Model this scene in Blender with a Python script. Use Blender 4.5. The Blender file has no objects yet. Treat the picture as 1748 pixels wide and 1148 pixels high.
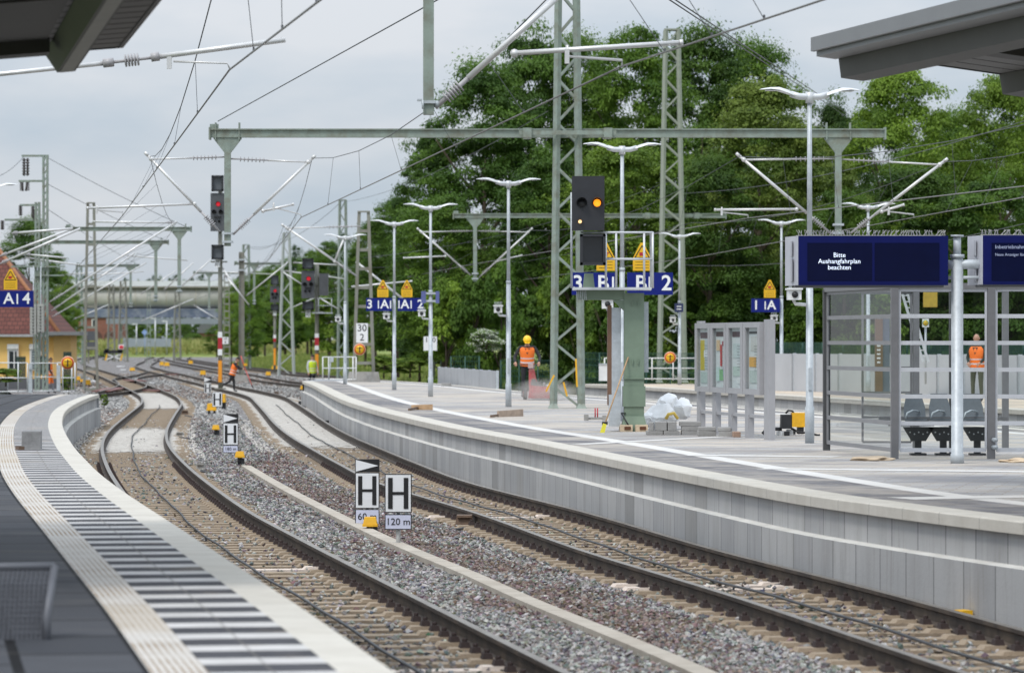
import bpy, bmesh, math, random
import numpy as np
from mathutils import Vector, Matrix
random.seed(7); rng = np.random.default_rng(11)
C = bpy.context.scene.collection
F = 6555.0; CX = 874.0; HZ = 582.0; EYE = 2.35; PZ = 0.76; BZ = -0.20
R = math.radians
def V(*a): return Vector(a)
def at(x, y, d): return Vector(((x-CX)*d/F, d, EYE-(y-HZ)*d/F))      # photograph point at depth d
def on(x, y, z=0.0):                                                 # photograph point on the level z
    d = F*(EYE-z)/(y-HZ); return Vector(((x-CX)*d/F, d, z))
def smooth(pts, step=0.5):
    p = [np.array(q, float) for q in pts]; p = [2*p[0]-p[1]] + p + [2*p[-1]-p[-2]]
    out = []
    for i in range(1, len(p)-2):
        L = np.linalg.norm(p[i+1]-p[i]); n = max(2, int(L/step))
        for k in range(n):
            t = k/n; a, b, c, d = p[i-1], p[i], p[i+1], p[i+2]
            out.append(0.5*((2*b)+(c-a)*t+(2*a-5*b+4*c-d)*t*t+(3*b-a-3*c+d)*t**3))
    out.append(p[-2]); return out
def relax(pts, n=6):
    p = np.array(pts, float)
    for _ in range(n):
        q = p.copy(); q[1:-1] = 0.25*p[:-2]+0.5*p[1:-1]+0.25*p[2:]; p = q
    return p
def resample(pts, step):
    p = np.array(pts, float); s = np.r_[0, np.cumsum(np.linalg.norm(np.diff(p, axis=0), axis=1))]
    n = max(2, int(s[-1]/step)+1); t = np.linspace(0, s[-1], n)
    return np.stack([np.interp(t, s, p[:, 0]), np.interp(t, s, p[:, 1])], 1)
def normals(p):
    t = np.gradient(p, axis=0); t /= np.linalg.norm(t, axis=1)[:, None]
    return np.stack([-t[:, 1], t[:, 0]], 1)                           # left normal, walking away from the camera
def offset(p, o): return p+normals(p)*o
def path(px, z=0.0, step=0.5, rel=8, ext=None):
    w = [on(x, y, z)[:2] for x, y in px]
    w = smooth(w, step); p = resample(w, step)
    if rel: p = relax(p, rel)
    if ext:
        t = p[0]-p[3]; t /= np.linalg.norm(t); p = np.vstack([p[0]+t*ext, p])
        p = resample(p, step)
    return p

# ------------------------------------------------------------------ materials
MATS = {}
def nodes(name):
    m = bpy.data.materials.new(name); m.use_nodes = True; nt = m.node_tree
    b = nt.nodes['Principled BSDF']; return m, nt, nt.nodes, nt.links, b
def mat(name, col, rough=0.6, metal=0.0, var=0.15, scale=4.0, bump=0.0, bscale=30.0, emit=0, spec=0.5, dirt=None, dscale=1.5, damt=0.5):
    if name in MATS: return MATS[name]
    m, nt, N, L, b = nodes(name)
    b.inputs['Roughness'].default_value = rough; b.inputs['Metallic'].default_value = metal
    b.inputs['Specular IOR Level'].default_value = spec
    tc = N.new('ShaderNodeTexCoord')
    n = N.new('ShaderNodeTexNoise'); n.inputs['Scale'].default_value = scale; n.inputs['Detail'].default_value = 6
    n.inputs['Roughness'].default_value = 0.65
    L.new(tc.outputs['Object'], n.inputs['Vector'])
    r = N.new('ShaderNodeValToRGB'); r.color_ramp.elements[0].position = 0.3; r.color_ramp.elements[1].position = 0.7
    r.color_ramp.elements[0].color = (*[c*(1-var) for c in col], 1); r.color_ramp.elements[1].color = (*[min(1, c*(1+var)) for c in col], 1)
    L.new(n.outputs['Fac'], r.inputs['Fac']); out = r.outputs['Color']
    if dirt:
        n2 = N.new('ShaderNodeTexNoise'); n2.inputs['Scale'].default_value = dscale; n2.inputs['Detail'].default_value = 8
        n2.inputs['Roughness'].default_value = 0.7; L.new(tc.outputs['Object'], n2.inputs['Vector'])
        r2 = N.new('ShaderNodeValToRGB'); r2.color_ramp.elements[0].position = 0.45; r2.color_ramp.elements[1].position = 0.68
        r2.color_ramp.elements[0].color = (0, 0, 0, 1); r2.color_ramp.elements[1].color = (damt, damt, damt, 1)
        L.new(n2.outputs['Fac'], r2.inputs['Fac'])
        mx = N.new('ShaderNodeMix'); mx.data_type = 'RGBA'; L.new(r2.outputs['Color'], mx.inputs['Factor'])
        L.new(out, mx.inputs['A']); mx.inputs['B'].default_value = (*dirt, 1); out = mx.outputs['Result']
    L.new(out, b.inputs['Base Color'])
    if bump:
        n3 = N.new('ShaderNodeTexNoise'); n3.inputs['Scale'].default_value = bscale; n3.inputs['Detail'].default_value = 4
        L.new(tc.outputs['Object'], n3.inputs['Vector'])
        bp = N.new('ShaderNodeBump'); bp.inputs['Strength'].default_value = bump; bp.inputs['Distance'].default_value = 0.02
        L.new(n3.outputs['Fac'], bp.inputs['Height']); L.new(bp.outputs['Normal'], b.inputs['Normal'])
    if emit:
        b.inputs['Emission Color'].default_value = (*col, 1); b.inputs['Emission Strength'].default_value = emit
    MATS[name] = m; return m
def glassmat(name, tint=(0.86, 0.89, 0.885), alpha=0.12):
    m, nt, N, L, b = nodes(name)
    o = N['Material Output']; N.remove(b)
    t = N.new('ShaderNodeBsdfTransparent'); t.inputs['Color'].default_value = (*tint, 1)
    g = N.new('ShaderNodeBsdfGlossy'); g.inputs['Roughness'].default_value = 0.02
    x = N.new('ShaderNodeMixShader'); f = N.new('ShaderNodeFresnel'); f.inputs['IOR'].default_value = 1.5
    ad = N.new('ShaderNodeMath'); ad.operation = 'MULTIPLY'; ad.use_clamp = True; ad.inputs[1].default_value = 0.22
    L.new(f.outputs[0], ad.inputs[0]); L.new(ad.outputs[0], x.inputs[0])
    L.new(t.outputs[0], x.inputs[1]); L.new(g.outputs[0], x.inputs[2]); L.new(x.outputs[0], o.inputs['Surface'])
    MATS[name] = m; return m
def math_(N, L, op, a, b=None, clamp=False):
    n = N.new('ShaderNodeMath'); n.operation = op; n.use_clamp = clamp
    for i, q in enumerate((a, b)):
        if q is None: continue
        if isinstance(q, (int, float)): n.inputs[i].default_value = q
        else: L.new(q, n.inputs[i])
    return n.outputs[0]
def mixc(N, L, fac, a, b):
    n = N.new('ShaderNodeMix'); n.data_type = 'RGBA'
    for s, q in (('Factor', fac), ('A', a), ('B', b)):
        if isinstance(q, tuple): n.inputs[s].default_value = (*q, 1)
        elif isinstance(q, (int, float)): n.inputs[s].default_value = q
        else: L.new(q, n.inputs[s])
    return n.outputs['Result']
def noise(N, L, vec, scale, detail=5, rough=0.6):
    n = N.new('ShaderNodeTexNoise'); n.inputs['Scale'].default_value = scale; n.inputs['Detail'].default_value = detail
    n.inputs['Roughness'].default_value = rough; L.new(vec, n.inputs['Vector']); return n.outputs['Fac']
def ramp(N, L, fac, stops):
    r = N.new('ShaderNodeValToRGB'); e = r.color_ramp.elements
    while len(e) < len(stops): e.new(0.5)
    for i, (p, c) in enumerate(stops):
        e[i].position = p; e[i].color = (c, c, c, 1) if isinstance(c, (int, float)) else (*c, 1)
    L.new(fac, r.inputs['Fac']); return r.outputs['Color']
def uvmat(name, kind, length=0):
    m, nt, N, L, b = nodes(name); b.inputs['Roughness'].default_value = 0.85; b.inputs['Specular IOR Level'].default_value = 0.12
    tc = N.new('ShaderNodeTexCoord'); uv = tc.outputs['UV']; ob = tc.outputs['Object']
    sp = N.new('ShaderNodeSeparateXYZ'); L.new(uv, sp.inputs[0]); u, v = sp.outputs[0], sp.outputs[1]
    n1 = noise(N, L, ob, 0.8, 8, 0.7); n2 = noise(N, L, ob, 25, 4); n3 = noise(N, L, ob, 3, 6)
    hgt = None
    if kind == 'hatch':
        fr = math_(N, L, 'FRACT', math_(N, L, 'DIVIDE', u, 0.82))
        k = math_(N, L, 'LESS_THAN', fr, 0.45)
        dark = ramp(N, L, n3, [(0.3, (0.045, 0.046, 0.052)), (0.7, (0.078, 0.079, 0.088))])
        lite = ramp(N, L, n3, [(0.3, (0.42, 0.41, 0.40)), (0.7, (0.56, 0.55, 0.54))])
        col = mixc(N, L, k, dark, lite)
        jv = math_(N, L, 'LESS_THAN', math_(N, L, 'ABSOLUTE', math_(N, L, 'SUBTRACT', v, 0.31)), 0.009)
        ju = math_(N, L, 'LESS_THAN', math_(N, L, 'FRACT', math_(N, L, 'DIVIDE', u, 0.41)), 0.02)
        col = mixc(N, L, math_(N, L, 'MULTIPLY', math_(N, L, 'MAXIMUM', jv, ju), 0.5), col, (0.16, 0.15, 0.14))
        st = ramp(N, L, n1, [(0.56, 0), (0.72, 0.5)]); col = mixc(N, L, st, col, (0.36, 0.29, 0.21))
    elif kind == 'rib_new':
        col = ramp(N, L, n3, [(0.3, (0.56, 0.55, 0.53)), (0.7, (0.66, 0.65, 0.63))])
        col = mixc(N, L, ramp(N, L, n1, [(0.55, 0), (0.75, 0.5)]), col, (0.45, 0.40, 0.33)); hgt = math_(N, L, 'ABSOLUTE', math_(N, L, 'SUBTRACT', math_(N, L, 'FRACT', math_(N, L, 'MULTIPLY', v, 1/0.038)), 0.5))
    elif kind == 'rib':
        fr = math_(N, L, 'FRACT', math_(N, L, 'MULTIPLY', v, 1/0.038))
        hgt = math_(N, L, 'ABSOLUTE', math_(N, L, 'SUBTRACT', fr, 0.5))
        grv = math_(N, L, 'GREATER_THAN', hgt, 0.27)
        col = ramp(N, L, n3, [(0.3, (0.46, 0.44, 0.41)), (0.7, (0.57, 0.55, 0.52))])
        dr = ramp(N, L, n1, [(0.38, 0.15), (0.6, 1.0)])
        col = mixc(N, L, math_(N, L, 'MULTIPLY', grv, dr), col, (0.27, 0.205, 0.14))
        pv = N.new('ShaderNodeTexNoise'); pv.inputs['Scale'].default_value = 0.45; L.new(ob, pv.inputs['Vector'])
        col = mixc(N, L, ramp(N, L, pv.outputs['Fac'], [(0.52, 0), (0.6, 0.35)]), col, (0.40, 0.33, 0.24))
        ju = math_(N, L, 'LESS_THAN', math_(N, L, 'FRACT', math_(N, L, 'DIVIDE', u, 0.6)), 0.014)
        col = mixc(N, L, math_(N, L, 'MULTIPLY', ju, 0.5), col, (0.2, 0.19, 0.17))
    elif kind == 'coping':
        col = ramp(N, L, n3, [(0.25, (0.48, 0.455, 0.405)), (0.75, (0.58, 0.555, 0.50))])
        col = mixc(N, L, ramp(N, L, n1, [(0.5, 0), (0.75, 0.35)]), col, (0.44, 0.40, 0.33))
        ju = math_(N, L, 'LESS_THAN', math_(N, L, 'FRACT', math_(N, L, 'DIVIDE', u, 1.0)), 0.01)
        col = mixc(N, L, math_(N, L, 'MULTIPLY', ju, 0.8), col, (0.2, 0.19, 0.17))
    elif kind in ('paving_dark', 'paving_grey'):
        bt = N.new('ShaderNodeTexBrick'); L.new(uv, bt.inputs['Vector'])
        bt.inputs['Scale'].default_value = 1.0; bt.inputs['Brick Width'].default_value = 1.2 if kind == 'paving_dark' else 0.4
        bt.inputs['Row Height'].default_value = 0.62 if kind == 'paving_dark' else 0.2; bt.inputs['Mortar Size'].default_value = 0.008 if kind == 'paving_dark' else 0.012
        if kind == 'paving_dark':
            bt.inputs['Color1'].default_value = (0.042, 0.045, 0.052, 1); bt.inputs['Color2'].default_value = (0.075, 0.078, 0.087, 1); bt.inputs['Mortar'].default_value = (0.008, 0.008, 0.009, 1); bt.inputs['Mortar Size'].default_value = 0.03
            b.inputs['Roughness'].default_value = 0.8
        else:
            bt.inputs['Color1'].default_value = (0.29, 0.29, 0.30, 1); bt.inputs['Color2'].default_value = (0.42, 0.42, 0.425, 1); bt.inputs['Mortar'].default_value = (0.30, 0.27, 0.23, 1)
        col = bt.outputs['Color']
        if kind == 'paving_dark':
            mp = N.new('ShaderNodeMapping'); mp.inputs['Scale'].default_value = (0.5, 2.0, 1); L.new(ob, mp.inputs['Vector'])
            s1 = noise(N, L, mp.outputs[0], 0.7, 7, 0.62)
            col = mixc(N, L, ramp(N, L, s1, [(0.52, 0), (0.75, 0.4)]), col, (0.22, 0.205, 0.18))
            col = mixc(N, L, ramp(N, L, n3, [(0.35, 0.25), (0.6, 0)]), col, (0.045, 0.045, 0.05))
        else:
            mp = N.new('ShaderNodeMapping'); mp.inputs['Scale'].default_value = (0.5, 1.2, 1); L.new(ob, mp.inputs['Vector'])
            s1 = noise(N, L, mp.outputs[0], 0.55, 8, 0.65)
            col = mixc(N, L, ramp(N, L, s1, [(0.42, 0.0), (0.62, 0.8)]), col, (0.52, 0.455, 0.375))
            mp2 = N.new('ShaderNodeMapping'); mp2.inputs['Location'].default_value = (7, 3, 0); mp2.inputs['Scale'].default_value = (0.35, 0.35, 1); L.new(uv, mp2.inputs['Vector'])
            s2 = noise(N, L, mp2.outputs[0], 1.0, 7, 0.6)
            col = mixc(N, L, ramp(N, L, s2, [(0.5, 0.0), (0.62, 0.6)]), col, (0.19, 0.19, 0.205))
    elif kind == 'edge_dark':
        bt = N.new('ShaderNodeTexBrick'); L.new(uv, bt.inputs['Vector']); bt.inputs['Scale'].default_value = 1.0
        bt.inputs['Brick Width'].default_value = 0.3; bt.inputs['Row Height'].default_value = 0.3; bt.inputs['Mortar Size'].default_value = 0.008
        bt.inputs['Color1'].default_value = (0.125, 0.125, 0.137, 1); bt.inputs['Color2'].default_value = (0.20, 0.20, 0.212, 1); bt.inputs['Mortar'].default_value = (0.25, 0.23, 0.2, 1)
        s1 = noise(N, L, ob, 0.5, 8, 0.7)
        col = mixc(N, L, ramp(N, L, s1, [(0.42, 0.0), (0.64, 0.8)]), bt.outputs['Color'], (0.45, 0.41, 0.36))
    elif kind == 'panel':
        bt = N.new('ShaderNodeTexBrick'); L.new(uv, bt.inputs['Vector']); bt.inputs['Scale'].default_value = 1.0
        bt.offset = 0.0; bt.inputs['Brick Width'].default_value = 0.75; bt.inputs['Row Height'].default_value = 3.0
        bt.inputs['Mortar Size'].default_value = 0.011; bt.inputs['Bias'].default_value = -0.1
        bt.inputs['Color1'].default_value = (0.35, 0.353, 0.358, 1); bt.inputs['Color2'].default_value = (0.44, 0.44, 0.438, 1); bt.inputs['Mortar'].default_value = (0.17, 0.17, 0.17, 1)
        mp = N.new('ShaderNodeMapping'); mp.inputs['Scale'].default_value = (1.35, 0.35, 1); L.new(uv, mp.inputs['Vector'])
        s1 = noise(N, L, mp.outputs[0], 1.0, 6, 0.6)
        wn = N.new('ShaderNodeTexWhiteNoise'); wn.noise_dimensions = '1D'
        L.new(math_(N, L, 'FLOOR', math_(N, L, 'DIVIDE', u, 0.75)), wn.inputs['W'])
        drk = math_(N, L, 'GREATER_THAN', wn.outputs['Value'], 0.84)
        col = mixc(N, L, math_(N, L, 'MULTIPLY', drk, 0.36), bt.outputs['Color'], (0.17, 0.165, 0.15))
        col = mixc(N, L, ramp(N, L, s1, [(0.5, 0), (0.7, 0.35)]), col, (0.20, 0.195, 0.185))
        mp3 = N.new('ShaderNodeMapping'); mp3.inputs['Scale'].default_value = (9, 0.6, 1); L.new(uv, mp3.inputs['Vector'])
        col = mixc(N, L, ramp(N, L, noise(N, L, mp3.outputs[0], 1.0, 5), [(0.55, 0), (0.8, 0.3)]), col, (0.54, 0.535, 0.52)); col = mixc(N, L, ramp(N, L, noise(N, L, mp3.outputs[0], 1.7, 6), [(0.28, 0.5), (0.46, 0)]), col, (0.22, 0.21, 0.19))
    elif kind == 'lime':
        n2 = noise(N, L, ob, 5, 6, 0.8)
        vo = N.new('ShaderNodeTexVoronoi'); vo.inputs['Scale'].default_value = 16; L.new(ob, vo.inputs['Vector'])
        col = ramp(N, L, n3, [(0.3, (0.42, 0.40, 0.365)), (0.7, (0.56, 0.535, 0.495))])
        spk = math_(N, L, 'MULTIPLY', ramp(N, L, n2, [(0.53, 0), (0.58, 0.9)]), ramp(N, L, n3, [(0.35, 0.3), (0.6, 1)]))
        col = mixc(N, L, spk, col, (0.13, 0.11, 0.095))
        fr = math_(N, L, 'FRACT', math_(N, L, 'DIVIDE', u, 0.6))
        hgt = n2
        st = math_(N, L, 'MULTIPLY', math_(N, L, 'LESS_THAN', math_(N, L, 'ABSOLUTE', math_(N, L, 'SUBTRACT', fr, 0.5)), 0.2), ramp(N, L, n1, [(0.35, 0.0), (0.65, 0.5)]))
        col = mixc(N, L, st, col, (0.27, 0.225, 0.18))
    elif kind == 'concrete_light':
        col = ramp(N, L, n3, [(0.3, (0.36, 0.325, 0.275)), (0.7, (0.48, 0.44, 0.38))])
        ju = math_(N, L, 'LESS_THAN', math_(N, L, 'FRACT', u), 0.02)
        col = mixc(N, L, math_(N, L, 'MULTIPLY', ju, 0.7), col, (0.16, 0.13, 0.11))
        col = mixc(N, L, ramp(N, L, n1, [(0.5, 0), (0.7, 0.5)]), col, (0.33, 0.27, 0.22))
    L.new(col, b.inputs['Base Color'])
    bp = N.new('ShaderNodeBump'); bp.inputs['Distance'].default_value = 0.008; bp.inputs['Strength'].default_value = 0.35
    L.new(hgt if hgt is not None else n2, bp.inputs['Height']); L.new(bp.outputs['Normal'], b.inputs['Normal'])
    if length:
        k = math_(N, L, 'DIVIDE', math_(N, L, 'MINIMUM', u, math_(N, L, 'SUBTRACT', length, u)), 7.0)
        al = math_(N, L, 'GREATER_THAN', math_(N, L, 'ADD', k, math_(N, L, 'MULTIPLY', math_(N, L, 'SUBTRACT', n3, 0.5), 2.4)), 0.42)
        t = N.new('ShaderNodeBsdfTransparent'); x = N.new('ShaderNodeMixShader'); L.new(al, x.inputs[0]); L.new(t.outputs[0], x.inputs[1]); L.new(b.outputs[0], x.inputs[2]); L.new(x.outputs[0], N['Material Output'].inputs['Surface'])
    MATS[name] = m; return m

galv = mat('galvanised_steel', (0.50, 0.54, 0.57), 0.5, 0.25, 0.14, 9, dirt=(0.36, 0.40, 0.43), dscale=6, damt=0.6)
galvl = mat('galvanised_bright', (0.62, 0.64, 0.66), 0.42, 0.3, 0.1, 9)
alu = mat('aluminium_tube', (0.68, 0.68, 0.68), 0.38, 0.35, 0.08, 8)
green = mat('mast_green', (0.255, 0.31, 0.272), 0.55, 0.0, 0.12, 5, dirt=(0.17, 0.155, 0.11), dscale=3.5, damt=0.7)
green2 = mat('column_green', (0.185, 0.25, 0.185), 0.5, 0.0, 0.08, 5)
oldgrey = mat('weathered_mast', (0.25, 0.255, 0.22), 0.7, 0.0, 0.18, 4, dirt=(0.17, 0.14, 0.10), dscale=2, damt=0.7)
railside = mat('rail_web_rust', (0.036, 0.026, 0.020), 0.75, 0.1, 0.35, 6, dirt=(0.12, 0.088, 0.06), dscale=2, damt=0.7)
railtop = mat('rail_head_steel', (0.26, 0.235, 0.205), 0.42, 0.6, 0.15, 12, dirt=(0.13, 0.10, 0.075), dscale=1.5, damt=0.6)
sleepm = mat('sleeper_sand', (0.315, 0.245, 0.172), 0.9, 0.0, 0.22, 8, bump=0.5, bscale=30, dirt=(0.26, 0.21, 0.16), dscale=4, damt=0.6)
sleepp = mat('sleeper_pale', (0.62, 0.53, 0.46), 0.9, 0.0, 0.12, 8, bump=0.4)
clipm = mat('clip_rust', (0.038, 0.024, 0.022), 0.8, 0.2, 0.3, 20)
black = mat('black_plastic', (0.018, 0.019, 0.022), 0.5, 0.0, 0.2, 8)
blackm = mat('signal_black', (0.024, 0.026, 0.032), 0.55, 0.0, 0.15, 6)
sigg = mat('signal_grey', (0.085, 0.09, 0.10), 0.55, 0.0, 0.15, 6)
blackp = mat('sign_black', (0.012, 0.012, 0.013), 0.5, 0, 0.1)
white = mat('sign_white', (0.80, 0.81, 0.82), 0.45, 0, 0.04)
whitem = mat('white_paint', (0.74, 0.75, 0.75), 0.5, 0, 0.06)
pale = mat('pale_sign', (0.62, 0.64, 0.78), 0.5, 0, 0.04)
dblue = mat('sign_blue', (0.007, 0.016, 0.17), 0.45, 0, 0.08, spec=0.2)
dispb = mat('display_blue', (0.002, 0.006, 0.085), 0.45, 0, 0.1, spec=0.2)
screen = mat('display_screen', (0.002, 0.004, 0.03), 0.25, 0, 0.1, spec=0.15)
stext = mat('display_text', (0.72, 0.80, 0.95), 0.5, 0, 0.0, emit=0.75)
stext2 = mat('display_text_dim', (0.30, 0.34, 0.5), 0.5, 0, 0.0, emit=0.3)
yellow = mat('warning_yellow', (0.80, 0.46, 0.012), 0.5, 0, 0.06)
yellow2 = mat('box_yellow', (0.78, 0.42, 0.015), 0.5, 0, 0.12, 8)
orange = mat('signal_orange', (0.85, 0.32, 0.02), 0.5, 0, 0.06)
redm = mat('marker_red', (0.42, 0.018, 0.03), 0.5, 0, 0.08)
redp = mat('machine_red', (0.52, 0.075, 0.085), 0.5, 0, 0.12, 6, dirt=(0.55, 0.40, 0.33), dscale=5, damt=0.6)
lampred = mat('red_lens_lit', (0.8, 0.03, 0.05), 0.4, 0, 0, emit=0.6)
lampor = mat('amber_lens_lit', (1.0, 0.30, 0.015), 0.4, 0, 0, emit=1.5)
lampw = mat('warm_lens_lit', (1.0, 0.66, 0.32), 0.4, 0, 0, emit=1.2)
vestm = mat('orange_vest', (0.95, 0.20, 0.025), 0.7, 0, 0.1, 9, bump=0.5, bscale=12)
vesty = mat('lime_vest', (0.62, 0.80, 0.03), 0.7, 0, 0.1, 9, bump=0.5, bscale=12)
reflm = mat('reflective_band', (0.62, 0.62, 0.64), 0.5, 0, 0.05)
skinm = mat('skin', (0.48, 0.27, 0.19), 0.55, 0, 0.08)
hairm = mat('dark_hair', (0.03, 0.02, 0.015), 0.7, 0, 0.2)
clothk = mat('black_cloth', (0.022, 0.022, 0.026), 0.85, 0, 0.25, 7, bump=0.5, bscale=14)
clothw = mat('pale_cloth', (0.55, 0.56, 0.58), 0.85, 0, 0.1, 7)
helm = mat('helmet_yellow', (0.90, 0.55, 0.01), 0.35, 0, 0.05)
shelm = mat('shelter_steel', (0.20, 0.20, 0.21), 0.45, 0.2, 0.08, 8)
sheld = mat('shelter_dark_steel', (0.085, 0.087, 0.09), 0.45, 0.2, 0.08, 8)
shell = mat('shelter_bar', (0.58, 0.60, 0.64), 0.45, 0.1, 0.06, 8)
concr = mat('concrete', (0.34, 0.33, 0.31), 0.85, 0, 0.2, 3, bump=0.4, dirt=(0.20, 0.18, 0.16), dscale=2.5, damt=0.6)
concg = mat('concrete_grey', (0.30, 0.315, 0.335), 0.8, 0, 0.12, 2, bump=0.2, dirt=(0.22, 0.23, 0.24), dscale=1.2, damt=0.5)
wood = mat('timber', (0.46, 0.30, 0.17), 0.8, 0, 0.25, 7, bump=0.4)
woodl = mat('pale_timber', (0.60, 0.48, 0.34), 0.8, 0, 0.2, 7, bump=0.4)
sand = mat('sand', (0.60, 0.47, 0.33), 0.95, 0, 0.15, 5, bump=0.6, bscale=25)
bagm = mat('white_woven_bag', (0.78, 0.79, 0.80), 0.7, 0, 0.06, 6, bump=0.5, bscale=9)
glass = glassmat('clear_glass'); 
redtile = None
# ------------------------------------------------------------------ geometry
class MB:
    def __init__(s): s.v = []; s.f = []; s.m = []; s.sm = []; s.uv = None
    def add(s, vs, fs, mi=0, smooth=False):
        o = len(s.v); s.v += [tuple(q) for q in vs]
        for f in fs: s.f.append([o+i for i in f]); s.m.append(mi); s.sm.append(smooth)
    def box(s, c, size, mi=0, rz=0.0, M=None, taper=1.0):
        x, y, z = [q/2 for q in size]; vs = []
        for dz in (-1, 1):
            k = taper if dz > 0 else 1.0
            for dx, dy in ((-1, -1), (1, -1), (1, 1), (-1, 1)): vs.append(Vector((dx*x*k, dy*y*k, dz*z)))
        m = M if M is not None else Matrix.Rotation(rz, 3, 'Z'); c = Vector(c)
        s.add([m @ q+c for q in vs], [(0, 3, 2, 1), (4, 5, 6, 7), (0, 1, 5, 4), (1, 2, 6, 5), (2, 3, 7, 6), (3, 0, 4, 7)], mi)
    def beam(s, p, q, w, h, mi=0):
        p, q = Vector(p), Vector(q); d = q-p; L = d.length
        if L < 1e-6: return
        z = d/L; x = z.cross(Vector((0, 0, 1)))
        if x.length < 1e-3: x = Vector((1, 0, 0))
        x.normalize(); y = x.cross(z); m = Matrix((x, y, z)).transposed()
        s.box((p+q)/2, (w, h, L), mi, M=m)
    def tube(s, pts, r, mi=0, n=8, r2=None, caps=True):
        pts = [Vector(p) for p in pts]; vs = []; fs = []
        for i, p in enumerate(pts):
            t = (pts[min(i+1, len(pts)-1)]-pts[max(i-1, 0)]).normalized()
            x = t.cross(Vector((0, 0, 1)))
            if x.length < 1e-2: x = Vector((1, 0, 0))
            x.normalize(); y = x.cross(t)
            if isinstance(r, (list, tuple)): rr = r[i]
            else: rr = r if r2 is None else r+(r2-r)*i/(len(pts)-1)
            for k in range(n):
                a = 2*math.pi*k/n; vs.append(p+(x*math.cos(a)+y*math.sin(a))*rr)
        for i in range(len(pts)-1):
            for k in range(n):
                a = i*n+k; b = i*n+(k+1) % n; fs.append((a, b, b+n, a+n))
        if caps: fs.append(tuple(range(n-1, -1, -1))); fs.append(tuple(range((len(pts)-1)*n, len(pts)*n)))
        s.add(vs, fs, mi, n > 4)
    def ball(s, c, r, mi=0, n=10, m=7):
        c = Vector(c); r = (r, r, r) if isinstance(r, (int, float)) else r; vs = [c+Vector((0, 0, r[2]))]; fs = []
        for i in range(1, m):
            p = math.pi*i/m
            for k in range(n):
                a = 2*math.pi*k/n; vs.append(c+Vector((r[0]*math.sin(p)*math.cos(a), r[1]*math.sin(p)*math.sin(a), r[2]*math.cos(p))))
        vs.append(c-Vector((0, 0, r[2]))); l = len(vs)-1
        for k in range(n): fs.append((0, 1+k, 1+(k+1) % n))
        for i in range(m-2):
            for k in range(n):
                a = 1+i*n+k; b = 1+i*n+(k+1) % n; fs.append((a, a+n, b+n, b))
        for k in range(n): fs.append((1+(m-2)*n+k, l, 1+(m-2)*n+(k+1) % n))
        s.add(vs, fs, mi, True)
    def prism(s, poly, a, b, mi=0):                                   # poly of (x,z) extruded from y=a to y=b
        n = len(poly); vs = [(x, a, z) for x, z in poly]+[(x, b, z) for x, z in poly]
        s.add(vs, [tuple(range(n)), tuple(range(2*n-1, n-1, -1))]+[(i, i+n, (i+1) % n+n, (i+1) % n) for i in range(n)], mi)
    def poly(s, pts, mi=0): s.add(pts, [tuple(range(len(pts)))], mi)
    def disc(s, c, r, mi=0, n=20, th=0.01):
        x, y, z = c; s.tube([(x, y, z), (x, y+th, z)], r, mi, n)
    def text(s, body, c, size, mi=0, bold=0.0, align='CENTER', sx=1.0, th=0.002):
        cu = bpy.data.curves.new('lettering', 'FONT'); cu.body = body; cu.size = size; cu.align_x = align; cu.align_y = 'CENTER'
        cu.offset = bold*size; cu.extrude = th; cu.resolution_u = 3
        o = bpy.data.objects.new('lettering', cu); C.objects.link(o)
        me = bpy.data.meshes.new_from_object(o.evaluated_get(bpy.context.evaluated_depsgraph_get()))
        x, y, z = c
        s.add([(x+v.co.x*sx, y-v.co.z, z+v.co.y) for v in me.vertices], [tuple(p.vertices) for p in me.polygons], mi)
        bpy.data.objects.remove(o); bpy.data.curves.remove(cu); bpy.data.meshes.remove(me)
    def build(s, name, mats, parent=None, local=False):
        me = bpy.data.meshes.new(name)
        off = Vector((0, 0, 0)); p = parent
        while p is not None and not local: off += p.location; p = p.parent
        me.from_pydata([(x-off.x, y-off.y, z-off.z) for x, y, z in s.v], [], s.f)
        for q in (mats if isinstance(mats, (list, tuple)) else [mats]): me.materials.append(q)
        me.polygons.foreach_set('material_index', s.m); me.polygons.foreach_set('use_smooth', s.sm)
        if s.uv:
            l = me.uv_layers.new(name='UVMap'); l.data.foreach_set('uv', [c for f in s.f for i in f for c in s.uv[i]])
        bm = bmesh.new(); bm.from_mesh(me)
        if not s.uv: bmesh.ops.recalc_face_normals(bm, faces=bm.faces)
        bm.to_mesh(me); bm.free(); me.update()
        o = bpy.data.objects.new(name, me); C.objects.link(o); o.parent = parent; return o
    def sweep(s, p, prof, mi=0, closed=False, us=0.0, hf=None):       # prof of (offset to the left, z); uv = (length along, length across)
        if s.uv is None: s.uv = [(0, 0)]*len(s.v)
        n = normals(p); u = np.r_[0, np.cumsum(np.linalg.norm(np.diff(p, axis=0), axis=1))]+us
        cross = [0.0]
        for a, b in zip(prof[:-1], prof[1:]): cross.append(cross[-1]+math.hypot(b[0]-a[0], b[1]-a[1]))
        k = len(prof); o = len(s.v)
        for i in range(len(p)):
            for j, (of, z) in enumerate(prof):
                s.v.append((p[i][0]+n[i][0]*of, p[i][1]+n[i][1]*of, z+(hf(p[i]) if hf else 0))); s.uv.append((u[i], cross[j]))
        kk = k if closed else k-1
        for i in range(len(p)-1):
            for j in range(kk):
                a = o+i*k+j; b = o+i*k+(j+1) % k; s.f.append([a, b, b+k, a+k]); s.m.append(mi if isinstance(mi, int) else mi[j]); s.sm.append(False)
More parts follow.
